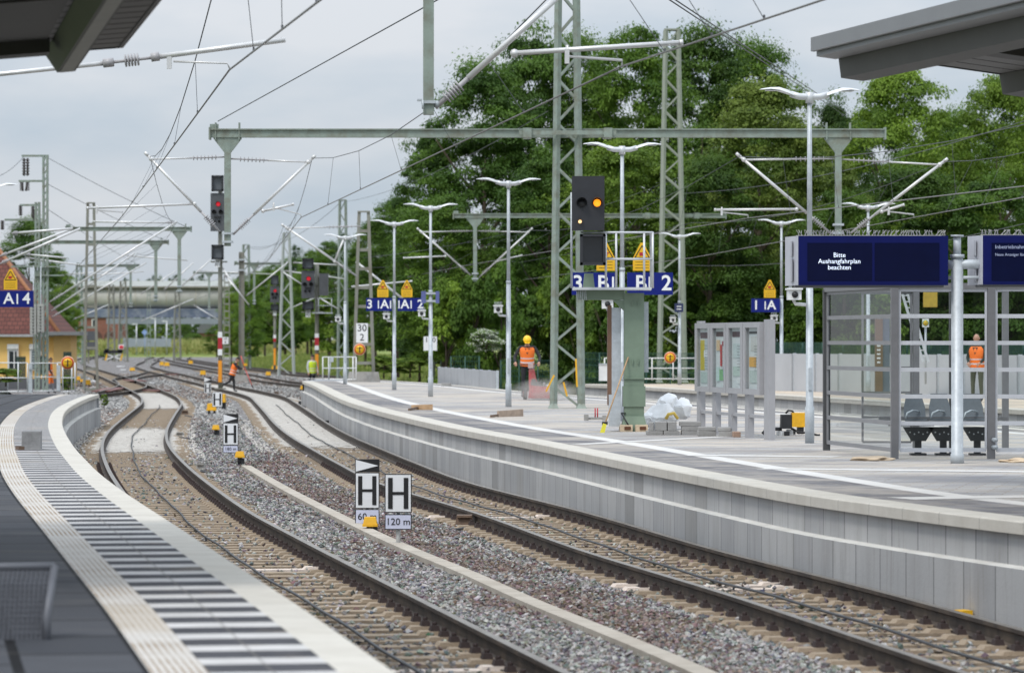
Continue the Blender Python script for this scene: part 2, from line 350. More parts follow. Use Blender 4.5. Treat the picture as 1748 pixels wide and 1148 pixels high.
def thing(name, label, cat, loc=(0, 0, 0), group=None, kind=None):
    o = bpy.data.objects.new(name, None); C.objects.link(o); o.location = loc; o.empty_display_size = 0.2
    o['label'] = label; o['category'] = cat
    if group: o['group'] = group
    if kind: o['kind'] = kind
    return o
def tag(o, label, cat, group=None, kind=None):
    o['label'] = label; o['category'] = cat
    if group: o['group'] = group
    if kind: o['kind'] = kind
    return o
def struct(o, label=None):
    o['kind'] = 'structure'
    if label: o['label'] = label
    return o
def copy_tree(o, loc=None, rz=None, label=None, sc=None, parent=None):
    c = o.copy(); C.objects.link(c)
    if parent is not None: c.parent = parent
    if loc is not None: c.location = loc
    if rz is not None: c.rotation_euler = (0, 0, rz)
    if sc is not None: c.scale = sc if isinstance(sc, (tuple, list)) else (sc, sc, sc)
    if label: c['label'] = label
    for ch in list(o.children): copy_tree(ch, parent=c)
    return c
def mesh_np(name, v, f, mats, col=None, smooth=False, mi=None):
    v = np.asarray(v, np.float32); f = np.asarray(f, np.int32); me = bpy.data.meshes.new(name); k = f.shape[1]
    me.vertices.add(len(v)); me.vertices.foreach_set('co', v.ravel())
    me.loops.add(f.size); me.loops.foreach_set('vertex_index', f.ravel())
    me.polygons.add(len(f)); me.polygons.foreach_set('loop_start', np.arange(0, f.size, k, dtype=np.int32))
    for q in (mats if isinstance(mats, (list, tuple)) else [mats]): me.materials.append(q)
    if mi is not None: me.polygons.foreach_set('material_index', np.asarray(mi, np.int32))
    me.update(calc_edges=True)
    if col is not None:
        a = me.color_attributes.new('Col', 'FLOAT_COLOR', 'POINT')
        a.data.foreach_set('color', np.c_[col, np.ones(len(col))].astype(np.float32).ravel())
    me.polygons.foreach_set('use_smooth', np.full(len(f), smooth)); me.validate(); return me
def attrmat(name, rough=0.85, transl=0.0, bump=0):
    m, nt, N, L, b = nodes(name); a = N.new('ShaderNodeAttribute'); a.attribute_name = 'Col'
    oi = N.new('ShaderNodeObjectInfo'); hs = N.new('ShaderNodeHueSaturation')
    hs.inputs['Hue'].default_value = 0.5
    L.new(math_(N, L, 'ADD', math_(N, L, 'MULTIPLY', oi.outputs['Random'], 0.3 if transl else 0), 0.9 if transl else 1.0), hs.inputs['Value']); L.new(a.outputs['Color'], hs.inputs['Color'])
    L.new(hs.outputs['Color'], b.inputs['Base Color']); b.inputs['Roughness'].default_value = rough; b.inputs['Specular IOR Level'].default_value = 0.3
    if transl:
        t = N.new('ShaderNodeBsdfTranslucent'); L.new(hs.outputs['Color'], t.inputs['Color'])
        x = N.new('ShaderNodeMixShader'); x.inputs[0].default_value = transl
        L.new(b.outputs[0], x.inputs[1]); L.new(t.outputs[0], x.inputs[2]); L.new(x.outputs[0], N['Material Output'].inputs['Surface'])
    MATS[name] = m; return m

# ------------------------------------------------------------------ world, sun, camera
sc = bpy.context.scene
w = bpy.data.worlds.new('World'); sc.world = w; w.use_nodes = True; nt = w.node_tree; N = nt.nodes; L = nt.links
SUN_EL, SUN_AZ = R(56), R(215)                                       # azimuth clockwise from +Y
bg = N['Background']; bg.inputs['Strength'].default_value = 0.1
sky = N.new('ShaderNodeTexSky'); sky.sky_type = 'NISHITA'; sky.sun_disc = False; sky.sun_elevation = SUN_EL; sky.sun_rotation = SUN_AZ
tc = N.new('ShaderNodeTexCoord'); mp = N.new('ShaderNodeMapping'); mp.inputs['Scale'].default_value = (1, 1, 3.2); mp.inputs['Location'].default_value = (0.3, 0.1, 0.0)
L.new(tc.outputs['Generated'], mp.inputs['Vector'])
cl = noise(N, L, mp.outputs[0], 9.0, 5, 0.5)
sp = N.new('ShaderNodeSeparateXYZ'); L.new(tc.outputs['Generated'], sp.inputs[0])
up = math_(N, L, 'MAXIMUM', sp.outputs[2], 0.0)
lum = math_(N, L, 'ADD', math_(N, L, 'MULTIPLY', up, 10.5), 1.0)       # overcast dome, brighter overhead
ccol = ramp(N, L, cl, [(0.38, (5.3, 6.15, 7.1)), (0.62, (7.3, 7.6, 8.1))])
vm = N.new('ShaderNodeVectorMath'); vm.operation = 'SCALE'; L.new(ccol, vm.inputs[0])
lum2 = math_(N, L, 'MINIMUM', math_(N, L, 'ADD', math_(N, L, 'MULTIPLY', up, 1.7), 0.90), 2.5)
L.new(lum2, vm.inputs['Scale'])
L.new(mixc(N, L, 0.92, sky.outputs[0], vm.outputs[0]), bg.inputs['Color'])
sl = bpy.data.lights.new('sun', 'SUN'); sl.energy = 1.7; sl.angle = R(12); sl.color = (1.0, 0.942, 0.87)
so = bpy.data.objects.new('sun', sl); C.objects.link(so)
sd = Vector((math.sin(SUN_AZ)*math.cos(SUN_EL), math.cos(SUN_AZ)*math.cos(SUN_EL), math.sin(SUN_EL)))
so.rotation_euler = sd.to_track_quat('Z', 'Y').to_euler()
cd = bpy.data.cameras.new('camera'); cam = bpy.data.objects.new('camera', cd); C.objects.link(cam); sc.camera = cam
cd.lens = 36*F/1748; cd.sensor_width = 36; cd.sensor_fit = 'HORIZONTAL'; cd.clip_end = 6000; cd.clip_start = 0.5
cam.location = (0, 0, EYE); cam.rotation_euler = (R(90)+math.atan(8/F), 0, 0)
cd.dof.use_dof = True; cd.dof.focus_distance = 57; cd.dof.aperture_fstop = 3.8
sc.view_settings.view_transform = 'Standard'; sc.view_settings.look = 'None'; sc.view_settings.gamma = 1; sc.view_settings.exposure = 0.0
sc.cycles.use_denoising = True; sc.cycles.max_bounces = 5; sc.cycles.transparent_max_bounces = 24; sc.cycles.caustics_reflective = False

# ------------------------------------------------------------------ paths
T1R = path([(774.6, 1051.5), (683, 1005.8), (591.5, 960), (500, 913), (419, 869), (346, 817), (312, 787.5), (292, 765), (284, 747), (286, 729), (299, 706), (308, 692.5), (309, 685.6), (300, 675.7), (277, 665.6), (249.6, 655.5), (210.6, 641.7), (170, 630), (147.7, 623), (141, 618), (147, 613.5), (163, 609.6), (190, 606)], 0, 0.5, 10, ext=20)
T2R = path([(1748, 1075), (1513, 1011), (1357, 972), (1200, 932), (1000, 874), (800, 823), (708, 789), (654, 767), (600, 744), (560, 722.7), (530, 703), (505, 687), (485, 676), (451, 667.5), (410, 659.6), (382, 652.8), (341, 644.5), (308, 637), (286, 632.5), (260, 625), (258, 621), (267, 616), (268, 612), (280, 608.5)], 0, 0.5, 10, ext=14)
T1 = offset(T1R, 0.75); T2 = offset(T2R, 0.75)
LP = path([(600, 1094), (510, 1032), (437, 985), (364, 937.5), (291, 890), (218.4, 843), (171, 808), (145.6, 783), (125.6, 761), (110, 735), (106, 719), (111, 702), (126, 690), (151.5, 678), (174, 671)], PZ, 0.5, 8, ext=12)
RP = path([(1748, 890), (1607, 874), (1451, 854), (1341, 838), (1094, 792), (900, 753), (770, 729), (668, 706), (616, 692), (581, 680), (554, 667), (535, 657), (516.5, 650)], PZ, 0.5, 8, ext=16)
RF = path([(1748, 731), (1500, 712), (1300, 697), (1100, 682), (900, 668), (790, 657.5), (680, 650), (560, 645)], PZ, 1.0, 6, ext=30)
FP = path([(1748, 699), (1500, 684), (1300, 672), (1180, 665), (1080, 659), (988, 655)], PZ, 1.0, 4, ext=30)
T3 = np.vstack([offset(RF, -1.75)[10:-25], [on(x, y)[:2] for x, y in ((470, 649.5), (405, 637), (345, 627), (290, 617), (272, 612))]]); T3 = resample(relax(resample(T3, 1), 10), 0.6)
T4 = np.vstack([offset(FP, 1.75)[10:-6], [on(x, y)[:2] for x, y in ((640, 648), (528, 639), (437, 628.5), (377, 622), (330, 615), (309, 611.5), (318, 608))]]); T4 = resample(relax(resample(T4, 1), 14), 0.6)
def xat(p, d): 
    i = int(np.argmin(abs(p[:, 1]-d))); return p[i]
# ------------------------------------------------------------------ ground
def groundmat():
    m, nt, N, L, b = nodes('field_ground'); tc = N.new('ShaderNodeTexCoord'); ob = tc.outputs['Object']
    c = ramp(N, L, noise(N, L, ob, 0.12, 8, 0.7), [(0.3, (0.055, 0.085, 0.025)), (0.5, (0.10, 0.13, 0.04)), (0.7, (0.19, 0.18, 0.08))])
    c = mixc(N, L, ramp(N, L, noise(N, L, ob, 2.5, 6), [(0.4, 0), (0.7, 0.5)]), c, (0.06, 0.075, 0.03))
    L.new(c, b.inputs['Base Color']); b.inputs['Roughness'].default_value = 0.95; return m
def ballastmat():
    m, nt, N, L, b = nodes('track_ballast'); tc = N.new('ShaderNodeTexCoord'); ob = tc.outputs['Object']
    vo = N.new('ShaderNodeTexVoronoi'); vo.inputs['Scale'].default_value = 15; vo.inputs['Randomness'].default_value = 1
    wv = N.new('ShaderNodeMapping'); L.new(ob, wv.inputs['Vector']); L.new(wv.outputs[0], vo.inputs['Vector'])
    sp = N.new('ShaderNodeSeparateColor'); L.new(vo.outputs['Color'], sp.inputs[0])
    grey = ramp(N, L, sp.outputs[0], [(0.0, (0.12, 0.115, 0.115)), (0.35, (0.27, 0.27, 0.275)), (0.7, (0.40, 0.40, 0.41)), (1.0, (0.58, 0.57, 0.55))])
    brn = ramp(N, L, sp.outputs[1], [(0.0, (0.09, 0.065, 0.057)), (0.5, (0.18, 0.132, 0.112)), (0.85, (0.28, 0.22, 0.19)), (1.0, (0.42, 0.40, 0.38))])
    mx = ramp(N, L, noise(N, L, ob, 0.55, 6, 0.65), [(0.45, 0), (0.62, 0.8)])
    c = mixc(N, L, mx, grey, brn)
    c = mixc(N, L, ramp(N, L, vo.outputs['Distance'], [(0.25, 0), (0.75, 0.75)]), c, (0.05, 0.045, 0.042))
    L.new(c, b.inputs['Base Color']); b.inputs['Roughness'].default_value = 0.9; b.inputs['Specular IOR Level'].default_value = 0.15
    bp = N.new('ShaderNodeBump'); bp.inputs['Strength'].default_value = 0.9; bp.inputs['Distance'].default_value = 0.03; bp.invert = True
    L.new(vo.outputs['Distance'], bp.inputs['Height']); L.new(bp.outputs['Normal'], b.inputs['Normal']); return m
g = MB(); g.poly([(-2500, -300, -0.45), (2500, -300, -0.45), (2500, 5200, -0.45), (-2500, 5200, -0.45)])
struct(g.build('ground', groundmat()), 'flat grassy ground reaching to the horizon around the railway')
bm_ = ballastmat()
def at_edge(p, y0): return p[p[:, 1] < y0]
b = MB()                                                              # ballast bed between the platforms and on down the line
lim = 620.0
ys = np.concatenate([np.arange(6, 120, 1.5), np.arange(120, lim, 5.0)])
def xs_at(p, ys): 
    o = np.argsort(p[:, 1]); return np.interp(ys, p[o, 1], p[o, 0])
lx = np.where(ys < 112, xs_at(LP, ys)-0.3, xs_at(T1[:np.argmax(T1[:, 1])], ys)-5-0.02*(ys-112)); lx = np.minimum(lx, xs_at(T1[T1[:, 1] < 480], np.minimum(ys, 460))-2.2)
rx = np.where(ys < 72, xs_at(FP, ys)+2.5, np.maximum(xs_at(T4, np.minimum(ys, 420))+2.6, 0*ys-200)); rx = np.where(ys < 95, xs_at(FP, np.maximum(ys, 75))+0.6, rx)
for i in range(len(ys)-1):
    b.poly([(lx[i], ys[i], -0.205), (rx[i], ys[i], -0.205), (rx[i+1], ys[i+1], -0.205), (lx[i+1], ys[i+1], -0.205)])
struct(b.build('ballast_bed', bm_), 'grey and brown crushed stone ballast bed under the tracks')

# ------------------------------------------------------------------ stones
def stones(name, pts, size, cols, label, z0=-0.2):
    n = len(pts)
    base = np.array([(1, 0, 0), (0, 1, 0), (-1, 0, 0), (0, -1, 0), (0, 0, 1), (0, 0, -1), (.6, .6, .55), (-.6, .5, -.6)], float)[:6]
    fc = np.array([(0, 1, 4), (1, 2, 4), (2, 3, 4), (3, 0, 4), (1, 0, 5), (2, 1, 5), (3, 2, 5), (0, 3, 5)])
    v = base[None]*(1+rng.uniform(-.35, .35, (n, 6, 1)))+rng.normal(0, .16, (n, 6, 3))
    v *= np.stack([rng.uniform(.7, 1.25, n), rng.uniform(.6, 1.1, n), rng.uniform(.45, .85, n)], 1)[:, None]*size[:, None, None]
    a = rng.uniform(0, 2*np.pi, n); t = rng.uniform(-.9, .9, n); ca, sa, ct, st = np.cos(a), np.sin(a), np.cos(t), np.sin(t)
    x, y, z = v[..., 0], v[..., 1], v[..., 2]
    y, z = y*ct[:, None]-z*st[:, None], y*st[:, None]+z*ct[:, None]; x, y = x*ca[:, None]-y*sa[:, None], x*sa[:, None]+y*ca[:, None]
    v = np.stack([x+pts[:, None, 0], y+pts[:, None, 1], z+z0+pts[:, None, 2]], -1).reshape(-1, 3)
    f = (np.arange(n)[:, None, None]*6+fc[None]).reshape(-1, 3)
    me = mesh_np(name, v, f, attrmat(name+'_rock', 0.85), np.repeat(cols, 6, 0))
    o = bpy.data.objects.new(name, me); C.objects.link(o); return tag(o, label, 'gravel', kind='stuff')
TR = path([(1260, 1170), (1200, 1143), (1100, 1100), (1000, 1060), (900, 1020), (800, 975), (720, 943), (640, 908), (560, 869), (480, 828), (420, 793)], -0.12, 0.5, 6, ext=12)
gx = []; 
Y0, Y1 = 24.0, 125.0
n = 330000
yy = 1/(1/Y0-rng.uniform(0, 1, n)*(1/Y0-1/Y1)); 
xl = xs_at(LP, yy)+0.02; xr = xs_at(RP, yy)-0.14
xx = xl+(xr-xl)*rng.uniform(0, 1, n)
o1 = xx-xs_at(T1[T1[:, 1] < 300], yy); o2 = xx-xs_at(T2[T2[:, 1] < 300], yy); tr = xx-xs_at(TR, yy)
keep = np.ones(n, bool)
ins = (np.abs(o1) < 1.15) | (np.abs(o2) < 1.15)                       # few stones lie on the sleepers
keep &= ~ins | (rng.uniform(0, 1, n) < np.where(yy < 60, 0.05, 0.12))
keep &= (np.abs(tr) > 0.14) | (yy > 78) | (rng.uniform(0, 1, n) < 0.01)
lime = ((np.abs(o1) < 1.35) & (yy > 83)) | ((np.abs(o2) < 1.5) & (yy > 88))
keep &= ~lime | (rng.uniform(0, 1, n) < 0.30)
keep &= np.minimum(abs(abs(o1)-.75), abs(abs(o2)-.75)) > 0.09
keep &= rng.uniform(0, 1, n) < np.clip(1.25-yy/150, 0.3, 1)
xx, yy, o1, o2, tr, ins = [q[keep] for q in (xx, yy, o1, o2, tr, ins)]; n = len(xx)
wob = 0.35*np.sin(yy*.9+xx*1.3)+0.3*np.sin(yy*.37-xx*.7+1)+0.25*np.sin(yy*2.1+xx*2.9)
brown = np.clip(1.15-np.abs(tr-0.35)/0.75+wob, 0, 1); brown = np.where(yy > 82, brown*np.clip((100-yy)/18, 0.1, 1), brown)
isb = rng.uniform(0, 1, n) < 0.10+0.75*brown
v = rng.uniform(0, 1, (n, 1))**1.5
cg = 0.10+v*np.array([[0.38, 0.365, 0.345]])+rng.normal(0, .015, (n, 3)); cb = np.array([[0.092, 0.066, 0.058]])+v*np.array([[0.21, 0.168, 0.148]])+rng.normal(0, .012, (n, 3))
col = np.clip(np.where(isb[:, None], cb, cg), 0.03, 0.8)
lm = ((np.abs(o1) < 1.5) & (yy > 83)) | ((np.abs(o2) < 1.7) & (yy > 87)); pale_ = lm & (rng.uniform(0, 1, n) < .62); col[pale_] = np.array([[.56, .53, .49]])*rng.uniform(.75, 1.15, (pale_.sum(), 1))
stones('ballast_stones', np.stack([xx, yy, rng.uniform(-.005, .04, n)+np.where(ins, .0, .0)], 1), np.where(yy > 70, 1.25, 1)*rng.uniform(.015, .037, n), col, 'loose crushed stones in grey, white and reddish brown around the two tracks')

n = 70000; yy = 1/(1/118-rng.uniform(0, 1, n)*(1/118-1/300)); xl = np.where(yy < 117, xs_at(LP, yy), xs_at(T1[T1[:, 1] < 480], yy)-4); xr = np.where(yy < 150, xs_at(RP, np.minimum(yy, 150)), xs_at(T4, yy)+2); xx = xl+(xr-xl)*rng.uniform(0, 1, n)
o1 = xx-xs_at(T1[T1[:, 1] < 480], yy); o2 = xx-xs_at(T2[T2[:, 1] < 420], yy); keep = (np.abs(o1) > 1.3) & ((np.abs(o2) > 1.6) | (yy > 230)); xx, yy = xx[keep], yy[keep]; n = len(xx); v = rng.uniform(0, 1, (n, 1))**1.4
cg = 0.11+v*np.array([[.40, .39, .37]]); cb = np.array([[.12, .08, .065]])+v*np.array([[.2, .16, .13]]); isb = rng.uniform(0, 1, n) < .22+.25*np.sin(yy*.11+xx*.4)
stones('far_ballast_stones', np.stack([xx, yy, rng.uniform(0, .03, n)], 1), rng.uniform(.04, .085, n), np.clip(np.where(isb[:, None], cb, cg), .03, .8), 'loose grey crushed stones farther down the line')
# ------------------------------------------------------------------ tracks
def sleeper_mesh(name, m):
    q = MB(); L2 = 1.3
    q.box((0, 0, -0.245), (2.6, 0.24, 0.13), 0)
    for s in (-1, 1):
        q.box((s*0.78, 0, -0.176), (0.62, 0.22, 0.05), 0, taper=0.86)
        for t in (-1, 1):
            q.box((s*0.755+t*0.115, 0, -0.13), (0.09, 0.15, 0.055), 1, taper=0.7); q.tube([(s*0.755+t*0.115, 0, -0.12), (s*0.755+t*0.115, 0, -0.075)], 0.022, 1, 6)
    return q.build(name, [m, clipm])
def frame_of(p, i):
    t = p[min(i+1, len(p)-1)]-p[max(i-1, 0)]; return math.atan2(-t[0], t[1])
def railprof(c): 
    return [(c-.036, -.0), (c+.036, 0), (c+.036, -.035), (c+.01, -.052), (c+.01, -.135), (c+.07, -.155), (c+.07, -.172), (c-.07, -.172), (c-.07, -.155), (c-.01, -.135), (c-.01, -.052), (c-.036, -.035)]
def rail(p, c, parent, label=None):
    q = MB(); q.sweep(p, railprof(c), [1]+[0]*11, closed=True)
    o = q.build('rail', [railside, railtop], parent)
    if label: o['label'] = label
    return o
def track(p, label, nparts, step=0.6, pale=(), rest=True):
    t = thing('railway_track', label, 'track', (p[0][0], p[0][1], 0), 'curving railway tracks between the platforms')
    rail(p, 0.7535, t); rail(p, -0.7535, t)
    s = resample(p, step); proto = sleeper_mesh('sleeper', sleepm); pp = None; q = MB(); first = True
    seen = [i for i in range(len(s)) if s[i][1] > 24.0]
    for j, i in enumerate(seen):
        rz = frame_of(s, i)
        if j < nparts:
            o = proto if first else proto.copy()
            if not first: C.objects.link(o)
            o.parent = t; o.location = (s[i][0]-t.location.x, s[i][1]-t.location.y, random.uniform(-.004, .004)); o.rotation_euler = (0, 0, rz+random.uniform(-.012, .012)); first = False
            if j in pale:
                if pp is None: pp = o.data.copy(); pp.materials[0] = sleepp
                o.data = pp; o['label'] = 'freshly dusted pale sleeper'
        elif rest and s[i][1] < 330:
            q.box((s[i][0], s[i][1], -0.235), (2.6, 0.24, 0.12), 0, rz=rz)
    if first: bpy.data.objects.remove(proto)
    if q.v: q.build('sleepers_beyond', sleepm, t)['kind'] = 'stuff'
    return t
track(T1, 'rusty curving track beside the striped platform edge, sand dusted sleepers', 90, pale=(9, 31))
track(T2, 'rusty curving track along the grey platform wall right of the H boards', 90, pale=(25, 26, 52))
track(T3, 'dark track leaving behind the platform end, nearer of the two right tracks', 0)
track(T4, 'dark track at the foot of the grass verge, furthest right', 0)
def lime_strip(p, a, b_, wl, wr, label, seed=0):
    s = p[(p[:, 1] > a) & (p[:, 1] < b_)]; q = MB(); nn = normals(s); q.uv = []
    u = np.r_[0, np.cumsum(np.linalg.norm(np.diff(s, axis=0), axis=1))]
    for k, (o0, o1) in enumerate(((wl, .83), (.68, -.68), (-.83, -wr))):
        for i in range(len(s)):
            e = 0.12*math.sin(u[i]*.9+seed)+.1*math.sin(u[i]*2.3+seed*2)
            f = min(1, max(.15, min(i, len(s)-1-i)/8.0)) if k != 1 else 1
            for o in ((o0*f+(1-f)*.83+e*(k == 0), o1), (o0, o1), (o0, o1*f-(1-f)*.83-e*(k == 2)))[k]:
                q.v.append((s[i][0]+nn[i][0]*o, s[i][1]+nn[i][1]*o, -.168 if k == 1 else (-.165 if abs(o) < 1 else -.195))); q.uv.append((u[i], o))
        b0 = len(q.v)-2*len(s)
        for i in range(len(s)-1): a0 = b0+2*i; q.f.append([a0, a0+1, a0+3, a0+2]); q.m.append(0); q.sm.append(False)
    return struct(q.build('sprayed_ballast', uvmat('lime_dust_%d' % seed, 'lime', float(u[-1]))), label)
lime_strip(T1, 84, 114, 1.25, 1.25, 'whitish dusted ballast between the left rails'); lime_strip(T1, 140, 190, 1.25, 1.25, 'paler dusted stretch of the left track farther on', 1)
lime_strip(T2, 88, 225, 1.2, 1.7, 'whitish dusted ballast between the right rails', 2)
# turnout and crossover near the end of the left platform
def switch(label, rails, plates):
    ps = [path(r, 0, 0.6, 4) for r in rails]
    t = thing('railway_switch', label, 'rail switch', (ps[0][0][0], ps[0][0][1], 0))
    for p in ps: rail(p, 0, t)
    for a, b_ in plates:
        q = MB(); q.beam(on(*a, -.06), on(*b_, -.06), 0.9, 0.06); q.build('check_rail_plate', mat('brown_plate', (0.16, 0.06, 0.05), 0.6, 0, 0.2, 4), t)
    return t
switch('brown rusty turnout rails joining the left track by the platform end', [[(170, 672.5), (205, 668.8), (228, 665.4), (246, 661), (250, 657.5), (249.6, 654)], [(168, 668), (190, 662), (203, 655.8), (199, 650), (192, 646)]], [((172, 667.5), (200, 662)), ((258, 665.5), (276, 666.5))])
switch('rusty crossover rails linking the left track with the middle track', [[(192, 648), (196, 645), (210, 642.5), (230, 639.5), (252, 633.5)], [(230, 649.5), (236, 644), (250, 640.8), (268, 639), (288, 635.5)]], [((292, 638.5), (306, 638.2)), ((222, 648), (238, 650))])
# cable trough and track cable
q = MB(); q.sweep(TR[TR[:, 1] < 82], [(.095, -.3), (.095, -.13), (-.095, -.13), (-.095, -.3)])
tag(q.build('cable_trough', uvmat('trough_concrete', 'concrete_light')), 'long pale concrete cable trough lid running between the two tracks', 'cable trough')
for p, lab, o in ((T1, 'thin black cable lying along the middle of the left track', 0.1), (T2, 'thin black cable lying along the middle of the right track', -0.05)):
    s = p[(p[:, 1] > 23) & (p[:, 1] < 150)]; s = offset(s, o); q = MB()
    q.tube([(a[0]+.03*math.sin(i*.11)+.012*math.sin(i*.31), a[1], -.135+.006*math.sin(i*.7)) for i, a in enumerate(s)], 0.015, 0, 5)
    tag(q.build('track_cable', black), lab, 'cable')

ledgem = mat('ledge_concrete', (.60, .59, .555), .85, 0, .1, 2, dirt=(.36, .34, .30), dscale=1.2, damt=.5)
# ------------------------------------------------------------------ platforms
def blockface(t, p, far=True):                                         # L-shaped concrete blocks with a ledge, then the coping over them
    q = MB(); q.sweep(p, [(0.06, .66), (0.06, .36), (-.06, .345), (-.06, -.4)], [0, 1, 0]); return q.build('wall', [uvmat('wall_panels', 'panel'), ledgem] if 'wall_panels' not in MATS else [MATS['wall_panels'], ledgem], t)
cop = uvmat('coping_stone', 'coping'); hat = uvmat('hatched_paving', 'hatch'); rib = uvmat('ribbed_tiles', 'rib')
pvd = uvmat('dark_slabs', 'paving_dark'); pvg = uvmat('grey_pavers', 'paving_grey'); edk = uvmat('edge_pavers', 'edge_dark')
def strip(t, name, p, a, b_, z, m, lab=None):
    q = MB(); q.sweep(p, [(a, z), (b_, z)]); o = q.build(name, m, t)
    if lab: o['label'] = lab
    return o
def coping(t, p, wd):
    q = MB(); q.sweep(p, [(wd, PZ), (.006, PZ), (-.006, PZ-.012), (-.006, .655), (.08, .655)]); return q.build('coping', cop, t)
pl = thing('railway_platform', 'platform on the left with dark slabs and a black and white hatched edge', 'platform', (LP[0][0], LP[0][1], 0))
LPx = LP[:-4]
coping(pl, LPx, .27); blockface(pl, LPx)
strip(pl, 'hatched_edge', LPx, .27, .89, PZ, hat); strip(pl, 'guide_strip', LPx, .89, 1.17, PZ, rib); strip(pl, 'paving', LPx, 1.17, 5.5, PZ, pvd)
e = LPx[-1]; en = normals(LPx)[-1]; q = MB(); a0 = e; a1 = e+en*9
q.poly([(a0[0], a0[1], -.4), (a1[0], a1[1], -.4), (a1[0], a1[1], PZ-.002), (a0[0], a0[1], PZ-.002)]); q.build('end_wall', concg, pl)
pm = thing('railway_platform', 'middle platform with grey stepped block wall and half finished sandy paving', 'platform', (RP[0][0], RP[0][1], 0))
coping(pm, RP, .0-.38) if False else None
RPr = RP
def mirror(prof): return [(-a, z) for a, z in prof]
q = MB(); q.sweep(RPr, [(-.40, PZ), (-.006, PZ), (.006, PZ-.012), (.006, .645), (-.08, .645)]); q.build('coping', cop, pm)
q = MB(); q.sweep(RPr, [(-.06, .66), (-.06, .36), (.06, .345), (.06, -.4)], [0, 1, 0]); q.build('wall', [MATS['wall_panels'], ledgem], pm)
strip(pm, 'edge_paving', RPr, -.40, -1.30, PZ, edk); ribn = uvmat('new_ribbed_tiles', 'rib_new'); strip(pm, 'guide_strip', RPr, -1.30, -1.60, PZ, ribn)
q = MB(); q.uv = []                                                    # paving between the near guide strip and the far edge
A = offset(RPr, -1.60); B_ = offset(RF, 1.25)
ns = 200; yy_ = np.linspace(12, min(A[-1][1], B_[-1][1])-.5, ns); xa = xs_at(A, yy_); xb = xs_at(B_, yy_)
for i in range(ns):
    for x in (xa[i], max(xb[i], xa[i]+.02)): q.v.append((x, yy_[i], PZ)); q.uv.append((x*.978+yy_[i]*-.2, yy_[i]*.978+x*.2))
for i in range(ns-1): q.f.append([2*i, 2*i+1, 2*i+3, 2*i+2]); q.m.append(0); q.sm.append(False)
q.build('paving', pvg, pm)
strip(pm, 'guide_strip', RF, .95, 1.25, PZ, ribn); strip(pm, 'edge_paving', RF, .38, .95, PZ, edk)
q = MB(); q.sweep(RF, [(.38, PZ), (.006, PZ), (-.006, PZ-.012), (-.006, .645), (.08, .645), (.06, -.4)]); q.build('coping', cop, pm)
e0, e1 = RPr[-1], RF[-1]; q = MB(); q.poly([(e0[0], e0[1], -.4), (e1[0], e1[1], -.4), (e1[0], e1[1], PZ-.003), (e0[0], e0[1], PZ-.003)]); q.poly([(e0[0], e0[1]+.01, PZ-.003), (e1[0], e1[1]+.01, PZ-.003), (xb[-1], yy_[-1], PZ-.003), (xa[-1], yy_[-1], PZ-.003)]); q.build('end_wall', concg, pm)
def cross_strip(x0, y0, x1, y1, wd):
    a, b_ = on(x0, y0, PZ+.004), on(x1, y1, PZ+.004); d = (b_-a).to_2d().normalized(); nrm = Vector((-d.y, d.x, 0))*wd; q = MB(); q.uv = []
    for p_, uv in ((a, (0, 0)), (b_, ((b_-a).length, 0)), (b_+nrm, ((b_-a).length, wd)), (a+nrm, (0, wd))): q.v.append(tuple(p_)); q.uv.append(uv)
    q.f.append([0, 1, 2, 3]); q.m.append(0); q.sm.append(False); q.build('guide_strip', ribn, pm)
cross_strip(1165, 777, 1420, 780, .55); cross_strip(1290, 800, 1790, 806, .5); cross_strip(1560, 852, 1800, 848, .6); cross_strip(1000, 758, 1300, 742, .3)
pf = thing('railway_platform', 'far platform behind the middle one, sandy surface and noise barrier along its back', 'platform', (FP[0][0], FP[0][1], 0))
FN = offset(FP, -4.5)
q = MB(); q.sweep(FP, [(-.40, PZ), (-.006, PZ), (.006, PZ-.012), (.006, .645), (-.06, .645)]); q.build('coping', cop, pf)
q = MB(); q.sweep(FP, [(-.06, .66), (-.06, .36), (.06, .345), (.06, -.4)], [0, 1, 0]); q.build('wall', [MATS['wall_panels'], ledgem], pf)
strip(pf, 'paving', FP, -.40, -4.5, PZ, mat('sandy_paving', (0.52, 0.43, 0.33), .9, 0, .2, .8, dirt=(.30, .29, .28), dscale=.6, damt=.8))
e0, e1 = FP[-1], FN[-1]; q = MB(); q.poly([(e0[0], e0[1], -.4), (e1[0], e1[1], -.4), (e1[0], e1[1], PZ-.003), (e0[0], e0[1], PZ-.003)]); q.build('end_wall', concg, pf)
